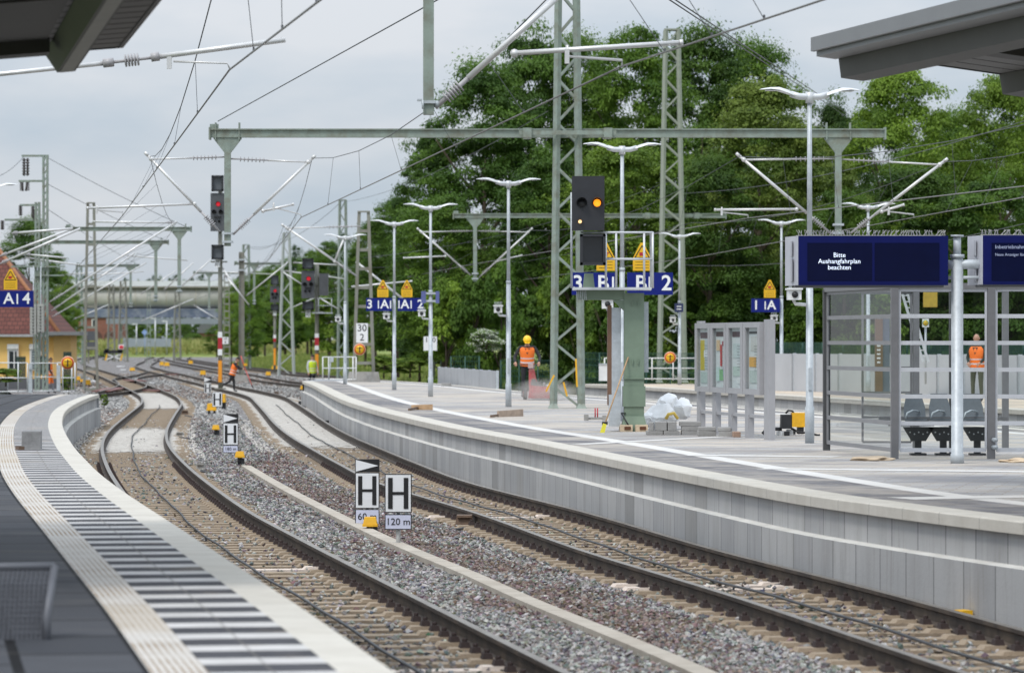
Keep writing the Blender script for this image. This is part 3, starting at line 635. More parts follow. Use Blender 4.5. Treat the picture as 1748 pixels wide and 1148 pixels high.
# ------------------------------------------------------------------ lamps
def lamp_proto():
    t = thing('street_lamp', 'x', 'lamp', (0, 0, 0))
    q = MB(); q.tube([(0, 0, 0), (0, 0, .55), (0, 0, .58), (0, 0, 3.0)], [.074, .074, .060, .054], 0, 14); q.tube([(0, 0, 3.0), (0, 0, 5.42)], .044, 0, 14, r2=.036); q.tube([(0, 0, 2.98), (0, 0, 3.05)], .058, 0, 14)
    q.box((0, -.062, 1.0), (.06, .02, .35)); q.build('pole', galv, t)
    q = MB(); q.tube([(-.3, 0, 5.44), (-.16, 0, 5.40), (0, 0, 5.40), (.16, 0, 5.40), (.3, 0, 5.44)], .052, 0, 10); q.tube([(0, 0, 5.3), (0, 0, 5.47)], .066, 0, 10); q.build('arm', galvl, t)
    for s in (-1, 1):
        q = MB(); P = [(.26, 5.415, .04, .08), (.36, 5.45, .05, .12), (.5, 5.495, .045, .14), (.64, 5.51, .026, .13), (.78, 5.505, .010, .08)]
        for (a, z0, h0, w0), (c, z1, h1, w1) in zip(P[:-1], P[1:]):
            vs = [(s*a, -w0, z0), (s*a, w0, z0), (s*a, w0*.7, z0+h0), (s*a, -w0*.7, z0+h0), (s*c, -w1, z1), (s*c, w1, z1), (s*c, w1*.7, z1+h1), (s*c, -w1*.7, z1+h1)]
            q.add(vs, [(0, 1, 5, 4), (1, 2, 6, 5), (2, 3, 7, 6), (3, 0, 4, 7), (0, 3, 2, 1), (4, 5, 6, 7)], 0, False)
        h = q.build('lamp_head', mat('lamp_shell', (.70, .72, .74), .4, 0.0, .05), t); q = MB(); q.box((s*.57, 0, 5.492), (.24, .18, .012)); q.build('lens', mat('lamp_lens', (.55, .57, .6), .2, 0, .03), h)
    return t
LAMP = lamp_proto(); first = True
lamps = {}
for k, (x, ytop, yb, lab) in {
    'a': (1382, 152, 755, 'tall galvanised lamp post between the info cabinet and the blue display'),
    'b': (1062, 245, 0, 'lamp post rising behind the green signal column, carrying the B signs'),
    'c': (868, 305, 689, 'galvanised lamp post left of the man with the yellow helmet'),
    'd': (735, 348, 0, 'galvanised lamp post with a small blue speaker box halfway up'),
    'e': (673, 376, 0, 'galvanised lamp post carrying the blue 3 A and A 2 signs'),
    'f': (589, 400, 0, 'galvanised lamp post at the end railing of the middle platform'),
    'g': (1482, 347, 0, 'lamp post on the far platform seen through the glass shelter side'),
    'h': (1334, 375, 0, 'lamp post on the far platform carrying the blue 1 A sign'),
    'i': (1160, 398, 0, 'lamp post on the far platform right of the green lattice mast'),
    'j': (-24, 333, 0, 'lamp post at the left edge of the picture, only one lamp arm showing')}.items():
    s = (HZ-ytop)/(5.52+PZ-EYE); d = F/s                               # lamps all stand 5.5 m tall
    if k == 'j': d = 96
    p = V((x-CX)*d/F, d, PZ); o = LAMP if first else copy_tree(LAMP)
    first = False; o.location = p; o.rotation_euler = (0, 0, R(8)); o['label'] = lab; o['group'] = 'lamp posts on the platforms'; lamps[k] = p
def cctv(p, lab, s=1.0):
    t = thing('security_camera', lab, 'camera', p, 'surveillance cameras on the lamp posts')
    x, y, z = p; q = MB(); q.box((x-.25*s, y-.1, z), (.2*s, .42, .16*s), 0); q.box((x-.25*s, y-.1, z+.09*s), (.24*s, .5, .03*s), 0); q.build('housing', whitem, t)
    q = MB(); q.tube([(x, y, z-.16*s), (x-.22*s, y, z-.14*s), (x-.25*s, y, z-.08*s)], .028*s, 0, 8); q.build('bracket', whitem, t)
    q = MB(); q.tube([(x-.25*s, y-.33, z), (x-.25*s, y-.30, z)], .05*s, 0, 14); q.build('lens', black, t)
    q = MB()
    for i in range(9): q.tube([(x-.33*s+.02*i*s, y-.2+.04*(i % 3), z+.1*s), (x-.34*s+.022*i*s, y-.2+.04*(i % 3), z+.19*s)], .0035, 0, 4)
    q.build('bird_spikes', galvl, t)
for k, y, lab in (('a', 503, 'white camera on the tall lamp post beside the blue display'), ('c', 528, 'white camera on the lamp post left of the helmeted man'), ('d', 535, 'white camera on the lamp post with the speaker box, below the 2'), ('e', 540, 'white camera on the lamp post with the A signs'), ('f', 545, 'white camera on the lamp post at the railing'), ('h', 543, 'white camera below the blue 1 A sign'), ('i', 546, 'white camera on the far lamp post below the small blue plate')):
    p = lamps[k]; cctv(V(p.x, p.y, EYE-(y-HZ)*p.y/F), lab, 1.0)
cctv(V(lamps['b'].x-.02, lamps['b'].y, EYE-(519-HZ)*lamps['b'].y/F), 'white camera under the arm of the green signal column', 1.1)
q = MB(); p = lamps['d']; z = EYE-(507-HZ)*p.y/F; q.box((p.x-.2, p.y, z), (.13, .3, .34), 1); q.box((p.x+.2, p.y, z), (.1, .3, .34), 1); q.box((p.x, p.y-.05, z+.11), (.32, .1, .06), 0); q.box((p.x, p.y-.05, z-.11), (.32, .1, .06), 0)
tag(q.build('loudspeaker', [galv, mat('speaker_blue', (.10, .12, .30), .5)]), 'grey blue speaker box pair clamped to a lamp post', 'speaker')

# ------------------------------------------------------------------ signs
def blue_sign(p, w, h, txts, lab, bars=()):
    t = thing('platform_sign', lab, 'sign', p, 'blue platform signs'); x, y, z = p; q = MB(); q.box((x, y, z), (w, .14, h)); q.build('panel', dblue, t)
    q = MB()
    for s, dx in txts: q.text(s, (x+dx*w, y-.075, z), h*.95, bold=.018)
    for dx in bars: q.box((x+dx*w, y-.074, z), (.035*h/.4, .004, h*.62))
    q.build('lettering', white, t)
def warn(p, s, lab):
    t = thing('warning_sign', lab, 'warning sign', p, 'yellow warning triangles above the blue signs'); x, y, z = p
    q = MB(); q.prism([(x-.19*s, z), (x+.19*s, z), (x+.19*s, z+.26*s), (x+.03*s, z+.58*s), (x-.03*s, z+.58*s), (x-.19*s, z+.26*s)], y-.02, y+.02); q.build('plate', yellow, t)
    q = MB()
    for a, b_ in (((-.15, .27), (.15, .27)), ((.15, .27), (0, .52)), ((0, .52), (-.15, .27))): q.beam((x+a[0]*s, y-.023, z+a[1]*s), (x+b_[0]*s, y-.023, z+b_[1]*s), .006, .018*s)
    for i in range(3): q.box((x, y-.022, z+(.06+.06*i)*s), (.28*s, .004, .008*s))
    q.build('lettering', blackp, t)
    q = MB(); q.box((x-.01*s, y-.024, z+.345*s), (.09*s, .006, .07*s)); q.box((x+.05*s, y-.024, z+.37*s), (.03*s, .006, .02*s)); q.build('pictogram', redm, t)
def stopman(p, r, lab):
    t = thing('no_entry_sign', lab, 'sign', p, 'round signs with a black figure'); x, y, z = p
    q = MB(); q.disc((x, y, z), r, 0, 24, .02); q.build('rim', mat('sign_red', (.55, .06, .02), .5), t)
    q = MB(); q.tube([(x, y+.004, z), (x, y+.024, z)], r*1.1, 0, 24); q.build('border', mat('sign_pale_rim', (.8, .55, .35), .5), t)
    q = MB(); q.disc((x, y-.008, z), r*.76, 0, 24, .006); q.build('face', yellow, t)
    q = MB(); q.box((x, y-.012, z+.03*r), (.2*r, .004, .5*r)); q.box((x-.06*r, y-.012, z-.38*r), (.1*r, .004, .45*r)); q.box((x+.06*r, y-.012, z-.38*r), (.1*r, .004, .45*r)); q.box((x, y-.012, z+.24*r), (1.1*r, .004, .11*r)); q.tube([(x, y-.014, z+.42*r), (x, y-.010, z+.42*r)], .12*r, 0, 10); q.build('figure', blackp, t)
def px(x, y, d): return at(x, y, d)
d = lamps['e'].y-.1; s = F/d
blue_sign(px(647, 519.5, d), 44/s, 22/s, [('3', -.36), ('A', .22)], 'blue sign reading 3 A, left arm of the lamp post with two warning triangles', (-.02, .45)); blue_sign(px(701, 519.5, d), 44/s, 22/s, [('A', -.22), ('2', .38)], 'blue sign reading A 2, partly behind a lamp post', (.02, -.45))
warn(px(653.5, 507, d), 22/s/.44, 'yellow warning triangle above the blue 3 A sign'); warn(px(694.5, 507, d), 22/s/.44, 'yellow warning triangle above the blue A 2 sign')
d = lamps['b'].y+.05; s = F/d
blue_sign(px(1013, 484, d), 74/s, 38/s, [('3', -.36), ('B', .22)], 'blue sign reading 3 B behind the cage of the signal column', (.45,)); blue_sign(px(1109.5, 484, d), 78/s, 38/s, [('B', -.2), ('2', .36)], 'large blue sign reading B 2 right of the signal cage', (-.01,))
warn(px(1034, 462, d), 33/s/.4, 'yellow warning triangle half hidden behind the black signal box'); warn(px(1096, 462, d), 33/s/.4, 'yellow warning triangle above the blue B 2 sign')
d = lamps['h'].y-.1; s = F/d
blue_sign(px(1307, 521, d), 49/s, 23/s, [('1', -.34), ('A', .2)], 'blue sign reading 1 A on the far platform', (-.02,)); warn(px(1314, 508, d), 22/s/.42, 'yellow warning triangle above the blue 1 A sign')
d = 94; s = F/d
blue_sign(px(17, 510, d), 80/s, 28/s, [('A', -.02), ('4', .36)], 'blue sign reading A 4 at the left edge of the picture', (.165,)); warn(px(18, 494, d), 24/s/.4, 'yellow warning triangle above the blue A 4 sign by the red roof')
q = MB(); d = lamps['i'].y-.15; c = px(1159, 525, d); q.box(c, (15/F*d, .05, 15/F*d)); q.text('zu Gleis', (c.x, c.y-.03, c.z), .09, 1) if False else None
for i in range(2): q.box((c.x, c.y-.03, c.z+.05-.1*i), (.16, .01, .03), 1)
tag(q.build('info_plate', [mat('navy_plate', (.02, .03, .09), .5), white]), 'small navy blue plate on the far lamp post', 'sign')
stopman(px(614, 596, 149), 9.3*149/F, 'round yellow sign below the 30 2 board'); stopman(px(1144, 610, 139.5), 9.3*139.5/F, 'round yellow sign at the foot of the lattice mast on the far platform'); stopman(px(115.5, 619, 130), 10.5*130/F, 'round yellow sign on the left platform end railing')
def hm_board(x, y, w, h, d, lines, lab):
    s = d/F; t = thing('distance_board', lab, 'board', px(x, y, d), 'white kilometre boards'); c = px(x, y, d); q = MB(); q.box(c, (w*s, .03, h*s)); q.build('panel', white, t); q = MB()
    for i, l in enumerate(lines): q.text(l, (c.x, c.y-.018, c.z+(.24-.48*i)*h*s), h*s*.5, bold=.005)
    q.build('lettering', blackp, t)
hm_board(618, 568, 20, 33, 149.2, ('30', '2'), 'white board reading 30 2 on the grey twin mast'); hm_board(734.5, 586, 23, 24, 150, ('1  0', '1'), 'white board half covered by a lamp post, digits 1 and 0'); hm_board(384.5, 581, 11, 12, 236, ('10', '4'), 'tiny white board on the lattice mast behind the tall signal')

# stop boards between the tracks
def hboard(x0, x1, ht, hb, tri, sub, d, base, lab, post=True, plates=''):
    xm = (x0+x1)/2; t = thing('stop_board', lab, 'railway sign', on(xm, base, BZ-.05) if False else V((xm-CX)*d/F, d, BZ), 'white H boards between the tracks')
    X = (xm-CX)*d/F; W = (x1-x0)*d/F; zt = EYE-(ht-HZ)*d/F; zb = EYE-(hb-HZ)*d/F; y = d-.05
    q = MB(); q.tube([(X, d, BZ-.1), (X, d, zb+.02)], .028, 0, 10); q.box((X, d-.02, (zt+zb)/2), (.05, .03, (zt-zb))); q.build('post', mat('post_grey', (.55, .56, .55), .6), t)
    def board(zt, zb, m=white):
        q = MB(); q.box((X, y, (zt+zb)/2), (W, .03, zt-zb), 1); q.box((X, y-.012, (zt+zb)/2), (W*.93, .012, (zt-zb)-W*.07), 0); return q.build('board', [m, blackp], t)
    b = board(zt, zb); q = MB(); c = (zt+zb)/2; hh = (zt-zb)*.8; q.box((X-W*.29, y-.021, c), (W*.17, .006, hh)); q.box((X+W*.29, y-.021, c), (W*.17, .006, hh)); q.box((X, y-.021, c), (W*.42, .006, W*.11)); q.build('lettering', blackp, b)
    if tri:
        zt, zb = [EYE-(v-HZ)*d/F for v in tri]; q = MB(); q.box((X, y, (zt+zb)/2), (W, .03, zt-zb)); b = q.build('board', blackp, t); b['label'] = 'black plate with a white wedge'; b.name = 'wedge_plate'
        q = MB(); c = (zt+zb)/2; hh = (zt-zb)*.46; q.prism([(X-W*.47, c-hh), (X+W*.45, c), (X-W*.47, c+hh)], y-.021, y-.016); q.build('wedge', white, b)
    if sub:
        zt, zb = [EYE-(v-HZ)*d/F for v in sub[0]]; b = board(zt, zb, pale); b.name = 'distance_plate'; q = MB(); q.text(sub[1], (X, y-.02, (zt+zb)/2), (zt-zb)*.62, bold=.004); q.build('lettering', blackp, b)
d1 = on(680, 935, BZ).y
hboard(657, 703, 808, 874, None, ((876.5, 903), '120 m'), d1, 935, 'H board over a 120 m plate, nearest and without a wedge')
hboard(606.5, 648, 805.5, 867, (783, 805), ((868, 894), '60 m'), d1*46/41.5, 0, 'H board with white wedge above and a 60 m plate behind a yellow cap')
hboard(381, 407, 721.5, 759, (706, 721), ((759.5, 772), '180 m'), d1*46/26, 0, 'H board with white wedge above and a 180 m plate')
hboard(362.5, 380, 668.5, 694, None, None, d1*46/17.3, 0, 'small plain H board without wedge or distance plate')
hboard(348.5, 361, 653, 671, (643, 652), None, d1*46/12.4, 0, 'smallest H board with a wedge, farthest down the line')
# yellow capped track magnets, point motors and connection boxes
def magnet(x, yc, yb, lab):
    g_ = on(x, yb, BZ); d = g_.y; s = d/F; t = thing('track_marker', lab, 'marker', g_, 'yellow capped markers beside the tracks'); zc = EYE-(yc-HZ)*d/F; X = g_.x
    q = MB(); q.box((X, d, zc), (.19, .19, .10), 0, taper=.78); q.box((X, d, zc-.06), (.2, .2, .03)); q.build('cap', yellow2, t)
    q = MB(); q.tube([(X, d, BZ), (X, d, zc-.05)], .05, 0, 10); q.box((X+.06, d-.02, BZ+.08), (.07, .08, .16)); q.build('base', black, t)
magnet(632, 888, 910, 'yellow capped marker in front of the 60 m plate'); magnet(409.5, 774, 795, 'yellow capped marker beside the 180 m board'); magnet(368.5, 728, 744, 'yellow capped marker left of the second H board post')
def ybox(x0, x1, y0, y1, yb, lab):
    g_ = on((x0+x1)/2, yb, BZ); d = g_.y; s = d/F; t = thing('switch_box', lab, 'box', g_, 'yellow boxes beside the far tracks'); w_ = (x1-x0)*s; zt, zb = EYE-(y0-HZ)*s, EYE-(y1-HZ)*s
    q = MB(); q.box((g_.x, d, (zt+zb)/2), (w_, .5, zt-zb), taper=.9); q.box((g_.x, d, zb+.02), (w_*1.12, .56, .05)); q.build('cover', yellow2, t)
    q = MB(); q.box((g_.x-w_*.3, d, (zb+BZ)/2), (.06, .3, zb-BZ+.02)); q.box((g_.x+w_*.3, d, (zb+BZ)/2), (.06, .3, zb-BZ+.02)); q.build('stand', black, t)
for a in ((354, 369, 688, 700, 708, 'low yellow box left of the second H board'), (379, 385, 672, 686, 700, 'yellow box just right of the plain H board'), (342, 351, 632, 639, 643, 'yellow box above the farthest H board'), (273, 279.5, 617, 623, 626, 'left of two adjoining yellow boxes where the tracks cross'), (281, 289, 618, 624, 627, 'right of two adjoining yellow boxes where the tracks cross'), (322, 329, 615, 620.5, 623, 'yellow box between the two middle tracks'), (145, 154, 648, 656, 660, 'yellow box at the foot of the ladder mast'), (130, 137, 642, 648, 652, 'yellow box right of the round sign railing'), (138, 145, 647, 651, 655, 'flat yellow box between two others near the ladder mast'), (454, 462, 634, 640, 643, 'yellow box left of the small red signal foot'), (464, 474, 624, 629.5, 636, 'yellow box clasping the foot of the small far signal'), (513, 519, 658, 664, 668, 'small yellow box at the corner of the middle platform'), (222, 230, 627, 632, 634, 'yellow box by the white plates beside the crossover'), (246, 253, 599, 603, 605, 'distant yellow box at the foot of a green mast')): ybox(*a)
def cbox(x, y, w_, h_, lab, m, cable=None):
    g_ = on(x, y, BZ); d = g_.y; s = d/F; t = thing('rail_contact_box', lab, 'box', g_, 'contact boxes at the rails'); q = MB(); q.box((g_.x, d, BZ+h_*s/2), (w_*s, .3, h_*s), 0, taper=.75); q.box((g_.x, d, BZ+h_*s*.9), (w_*s*.7, .34, .03)); q.build('cover', m, t)
    if cable: q = MB(); q.tube([on(x+cable*f+(2*math.sin(f*9)), y+1+3*math.sin(f*5), BZ+.03) for f in np.linspace(0, 1, 9)], .025, 0, 6); q.build('cable', black, t)
rustb = mat('rust_box', (.14, .09, .06), .7, 0, .25, 8); greyb = mat('grey_box', (.30, .29, .27), .7, 0, .2, 8)
cbox(793, 900, 34, 22, 'brownish contact box at the near middle rail beside the H boards', rustb, -70); cbox(343, 803, 17, 13, 'grey contact box at the left rail below the 180 m board', greyb, 55); cbox(316, 708, 12, 8, 'brown contact box with cable at the left rail bend', rustb, 60); cbox(307, 745, 14, 8, 'grey contact box with a cable running to the third H board', greyb, 70); cbox(472, 673, 8, 5, 'tiny rusty box between the middle tracks by the worker', rustb, 50); cbox(514, 691, 10, 7, 'dark box right of the middle track near the platform corner', black, 30); cbox(560, 727, 13, 10, 'dark contact box beside the right rail below the platform wall', black, 30); cbox(733, 800, 24, 9, 'black tube lying at the foot of the platform wall', black)
q = MB(); g_ = on(1625, 1050, -.14); q.box((g_.x, g_.y, g_.z), (.28, .25, .06), 0, rz=.2); q.box((g_.x+.1, g_.y-.05, g_.z+.03), (.1, .16, .05), 1, rz=.4); tag(q.build('litter_bag', [mat('paper', (.55, .42, .32), .8), yellow]), 'crumpled beige and yellow sack at the foot of the wall', 'litter')

# ------------------------------------------------------------------ light signals
def lens(q, p, r, mi): q.tube([(p[0], p[1]-.03, p[2]), (p[0], p[1], p[2])], r, mi, 14)
def hood(q, p, r, mi=0):
    vs = []; fs = []; n = 9
    for i in range(n):
        a = math.pi*(-.15+1.3*i/(n-1)); vs += [(p[0]+r*math.cos(a), p[1], p[2]+r*math.sin(a)), (p[0]+r*1.05*math.cos(a), p[1]-r*2.2*max(.25, math.sin(a)), p[2]+r*1.05*math.sin(a))]
    for i in range(n-1): fs.append((2*i, 2*i+1, 2*i+3, 2*i+2))
    q.add(vs, fs, mi, True)
def main_signal(x, xp, d, yt, yh0, yh1, ys0, ys1, base, W, lab, plate=(), cage=False, zs_up=True, marks=True, m=sigg):
    s = d/F; Z = lambda y: EYE-(y-HZ)*s; X = (x-CX)*s; XP = (xp-CX)*s; w_ = W*s; y = d-.35
    t = thing('light_signal', lab, 'signal', (XP, d, Z(base)), 'railway light signals')
    q = MB(); q.tube([(XP, d, Z(base)), (XP, d, Z(yt)-.3)], .1, 0, 12); q.box((XP, d, Z(base)+.03), (.5, .5, .06)); q.box((X/2+XP/2, d-.1, Z((yh0+yh1)/2)), (abs(X-XP)+.1, .1, .1)); q.box((X/2+XP/2, d-.1, Z(ys1)-.1), (abs(X-XP)+w_, .4, .06)); q.build('pole', oldgrey, t)
    q = MB(); q.box((X, y, Z((yh0+yh1)/2)), (w_, .12, (yh1-yh0)*s)); q.box((X, y+.15, Z((yh0+yh1)/2)), (w_*.75, .25, (yh1-yh0)*s*.92)); h = q.build('signal_head', m, t); c = Z((yh0+yh1)/2); hh = (yh1-yh0)*s
    lens(q := MB(), (X+w_*.05, y-.06, c+hh*.21), w_*.15, 0); q.build('red_lens', lampred, h)
    q = MB(); hood(q, (X+w_*.05, y-.06, c+hh*.21), w_*.18)
    for dx in (-.24, .24): hood(q, (X+w_*dx, y-.06, c), w_*.16); lens(q, (X+w_*dx, y-.055, c), w_*.13, 0)
    for dx in (-.2, .12): hood(q, (X+w_*dx, y-.06, c-hh*.25), w_*.1); lens(q, (X+w_*dx, y-.055, c-hh*.25), w_*.07, 0)
    q.box((X, y-.1, c-hh*.12), (w_*.5, .1, .06)); q.build('hoods', black, h)
    for i, (a, b_) in enumerate(((yt, yh0-3*W/25), (ys0, ys1))):
        ww = w_*.85; zc = Z((a+b_)/2); hz = (b_-a)*s; q = MB(); fr = .09*ww/.6
        for dx, dz, sx, sz in ((-.5, 0, fr, hz), (.5, 0, fr, hz), (0, .5, ww, fr), (0, -.5, ww, fr)): q.box((X+dx*(ww-fr), y-.02, zc+dz*(hz-fr)), (sx, .3, sz))
        k = q.build('indicator', blackm, t); q = MB(); q.box((X, y+.06, zc), (ww*.9, .1, hz*.9)); q.build('screen', mat('indicator_grey', (.13, .145, .165), .35, 0, .15, 5), k)
    if plate:
        q = MB(); q.box((X, y, Z(ys1+7*W/25)), (w_*.36, .03, 13*W/25*s)); k = q.build('name_plate', white, t); q = MB()
        for i, l in enumerate(plate): q.text(l, (X, y-.018, Z(ys1+(4+6*i)*W/25)), .5*13*W/25*s, bold=.01)
        q.build('lettering', blackp, k)
    if marks:
        for nm, a, b_, m_ in marks:
            q = MB(); q.box((XP, d-.12, Z((a+b_)/2)), (.2 if nm != 'orange_wedge' else .17, .02, (b_-a)*s)); q.build(nm, m_, t)
    if cage:
        q = MB(); x1 = XP+.75; z0, z1 = Z(ys1)-.15, Z(yh1)
        for xx_ in (XP+.1, x1): q.tube([(xx_, d-.3, z0), (xx_, d-.3, z1)], .02, 0, 6)
        for zz in (z0, (z0+z1)/2, z1): q.tube([(XP, d-.3, zz), (x1, d-.3, zz)], .02, 0, 6)
        q.box((XP+.3, d-.2, z0), (1.0, .6, .05)); q.build('cage', galv, t); q = MB(); q.box((XP+.35, d-.1, Z((yh0+yh1)/2)), (.45, .4, hh*.8)); q.build('cabinet', sigg, t)
    return t
main_signal(372.5, 376, 175, 300, 330, 395, 418, 443, 664, 24, 'tall red light signal overlapping the drop post of the green portal, plate S4 P11', ('S4', 'P11'), marks=[('white_band', 566, 576, white), ('red_band', 576, 595.5, redm), ('white_band', 595.5, 606, white), ('orange_wedge', 615, 652, orange)])
main_signal(526.5, 541, 192, 441, 462, 509, 514, 529, 645, 22.5, 'red light signal with a service cage behind the end of the middle platform', ('S3', 'P3'), cage=True, marks=[('white_band', 569, 576, white), ('red_band', 576, 589.5, redm), ('white_band', 589.5, 597, white), ('orange_wedge', 604, 634, orange)])
main_signal(469.5, 469, 285, 470, 488, 516, 519, 530, 637, 15.5, 'small distant red light signal against the trees', ('S2',), marks=[('white_band', 571, 577, white), ('red_band', 577, 583, redm), ('orange_wedge', 594, 623, orange)])
main_signal(968, 969, 200, 462, 486, 520, 533, 548, 650, 16, 'red light signal seen through the lattice of the big green mast', ('S1',), cage=True, marks=None)
# the green signal column in the middle of the platform
d = 68.0; s = d/F; Z = lambda y: EYE-(y-HZ)*s; XX = lambda x: (x-CX)*s
t = thing('signal_column', 'green steel column with a cantilever arm, cage and black dwarf signal, standing on timber blocks', 'signal', (XX(1082), d, PZ))
q = MB(); q.box((XX(1082), d, (Z(500)+Z(728))/2), (XX(1100)-XX(1066), .34, Z(500)-Z(728)), 0); q.box((XX(1082), d, Z(724)), (.50, .6, .3), 0, taper=.72); q.box((XX(1082), d-.01, Z(676)), (.40, .37, .36)); q.box((XX(1082), d-.02, Z(645)), (.37, .36, .03))
for yy2 in (518, 617): 
    for dx in (-.06, .04): q.box((XX(1085)+dx, d-.18, Z(yy2)), (.02, .04, .09))
q.build('column', green2, t)
q = MB(); q.box((XX(1025), d, Z(503)), (XX(1065.5)-XX(984), .30, Z(495)-Z(512)), 0); q.prism([(XX(1046), Z(512)), (XX(1067), Z(512)), (XX(1067), Z(532))], d-.15, d+.15); q.box((XX(1005), d, Z(482)), (.22, .3, .32), 0, taper=.7); q.build('arm', green2, t)
q = MB(); q.box((XX(1044), d-.05, Z(493)), (XX(1113)-XX(980), .9, .045)); q.build('deck', galvl, t)
q = MB()
for x in (1033, 1050.5, 1098, 1112.5): q.tube([(XX(x), d-.48, Z(492)), (XX(x), d-.48, Z(398))], .02, 0, 6)
for y in (398, 443): q.tube([(XX(990), d-.48, Z(y)), (XX(1112.5), d-.48, Z(y))], .022, 0, 6)
q.tube([(XX(1112.5), d-.48, Z(398)), (XX(1112.5), d+.4, Z(398)), (XX(1112.5), d+.4, Z(492))], .02, 0, 6); q.build('railing', galvl, t)
q = MB(); q.box((XX(1003), d-.55, Z(349)), (55*s, .12, 92*s)); q.box((XX(1003), d-.4, Z(349)), (44*s, .2, 84*s)); h = q.build('signal_head', blackm, t)
q = MB(); lens(q, (XX(1018), d-.61, Z(348.5)), .065, 0); q.build('amber_lens', lampor, h)
q = MB(); lens(q, (XX(989), d-.61, Z(380)), .032, 0); q.build('warm_lens', lampw, h)
q = MB(); hood(q, (XX(1018), d-.61, Z(348.5)), .09); hood(q, (XX(992), d-.61, Z(348.5)), .09); lens(q, (XX(992), d-.61, Z(349)), .07, 0); hood(q, (XX(989), d-.61, Z(380)), .045); q.build('hoods', black, h)
q = MB(); fr = .045
for dx, dz, sx, sz in ((-.5, 0, fr, 52*s), (.5, 0, fr, 52*s), (0, .5, 43*s, fr), (0, -.5, 43*s, fr)): q.box((XX(1010.5)+dx*(43*s-fr), d-.62, Z(427.5)+dz*(52*s-fr)), (sx, .36, sz))
k = q.build('indicator', blackm, t); q = MB(); q.box((XX(1010.5), d-.48, Z(427.5)), (40*s, .06, 48*s)); q.build('screen', mat('indicator_glass', (.05, .055, .065), .08, 0, .1), k)
q = MB(); 
for i in range(6): q.tube([(XX(984+i*3), d-.3, Z(492)), (XX(985+i*3), d-.32, Z(512))], .008, 0, 5)
q.tube([(XX(975), d-.45, Z(492)), (XX(975), d-.45, Z(330))], .02, 0, 6); q.build('conduit', galv, t)
q = MB(); q.box((XX(1052), d+.1, Z(600)), (16*s, .3, 150*s)); q.build('side_cabinet', galv, t); q = MB(); q.box((XX(1040.5), d+.1, Z(606)), (7*s, .3, 170*s)); q.build('brown_trunking', mat('brown_steel', (.17, .095, .06), .6), t)
q = MB(); q.box((XX(1049), d-.05, Z(700)), (20*s, .3, 54*s)); q.build('lower_cabinet', galv, t); q = MB(); q.box((XX(1103), d+.12, Z(575)), (8*s, .25, 120*s)); q.build('ladder', galv, t)
q = MB(); q.tube([(XX(1100), d+.5, PZ+.3), (XX(1060), d-.3, PZ+.32), (XX(1075), d-.45, PZ+.05)], .015, 0, 6); q.build('cable', black, t)
for x, lab in ((1068, 'left timber block under the green column'), (1094, 'right timber block under the green column')):
    t = thing('timber_block', lab, 'timber', (XX(x), d, PZ), 'timber blocks under the column'); q = MB(); q.box((XX(x), d-.05, PZ+.06), (.22, .8, .115)); q.build('block', woodl, t); q = MB(); q.box((XX(x)+.02, d-.455, PZ+.06), (.11, .012, .06)); q.build('end_grain', mat('end_grain', (.12, .05, .025), .9), t)
# ------------------------------------------------------------------ overhead line
def lattice(name, x0, yt, yb, d, wt, wb, m, lab, cat='mast', faces=4, zb=None, nb=None, twin=False, plates=True):
    s = d/F; X = (x0-CX)*s; zt = EYE-(yt-HZ)*s; z0 = EYE-(yb-HZ)*s if zb is None else zb; t = thing(name, lab, cat, (X, d, z0), 'overhead line masts'); q = MB(); H = zt-z0
    wf = lambda z: wb+(wt-wb)*(z-z0)/H; L_ = .125 if wb > .62 else (.11 if wb > .5 else .07)
    cs = ((-1, -1), (1, -1), (1, 1), (-1, 1)) if not twin else ((-1, 0), (1, 0))
    for a, b_ in cs:
        q.beam((X+a*wf(z0)/2, d+b_*wf(z0)/2, z0), (X+a*wf(zt)/2, d+b_*wf(zt)/2, zt), L_, L_)
    n = nb or max(6, int(H/(wb*1.15)))
    if twin:
        for i in range(n): z1 = z0+H*i/n; q.box((X, d, z1), (wf(z1), .05, .12))
    o = q.build('leg_frame', m, t); q = MB()
    for i in range(0 if twin else n):
        z1, z2 = z0+H*i/n, z0+H*(i+1)/n; w1, w2 = wf(z1)/2, wf(z2)/2
        f = 1 if i % 2 else -1
        q.beam((X-f*w1, d-w1, z1), (X+f*w2, d-w2, z2), .02, .055); q.beam((X-f*w1, d+w1, z1), (X+f*w2, d+w2, z2), .02, .055)
        q.beam((X-w1, d-f*w1, z1), (X-w2, d+f*w2, z2), .02, .055); q.beam((X+w1, d+f*w1, z1), (X+w2, d-f*w2, z2), .02, .055)
    if q.v: q.build('lattice', m, t)
    q = MB(); q.box((X, d, zt+.02), (wt+.12, (wt if not twin else .1)+.12, .06)); q.build('cap', m, t)
    if plates:
        q = MB()
        if twin: q.box((X, d, z0+.12), (wb*1.7, .8, .55), taper=.85)
        else:
            for a, b_ in cs: q.box((X+a*wb/2, d+b_*wb/2, z0+.06), (.26, .26, .12), taper=.5)
        q.build('foot', concr if twin else m, t)
    return t
mast = lattice('lattice_mast', 968.5, -90, 693, 91, .40, .66, green, 'big green lattice mast carrying the long portal beam, its top out of sight', zb=PZ, nb=21)
lattice('lattice_mast', 1147, 52, 650, 148, .48, .98, mat('mast_olive', (.29, .32, .265), .6, 0, .1, 4), 'tall olive grey lattice mast on the far platform', zb=PZ, nb=22)
lattice('lattice_mast', 747, 440, 652, 172, .28, .34, green, 'slim green lattice mast half hidden by the lamp post with the speaker box', zb=0.2, nb=16)
lattice('twin_channel_mast', 621, 362, 640, 150, .36, .78, oldgrey, 'grey twin channel mast with the 30 2 board, on a concrete foot', twin=True, zb=PZ, nb=9)
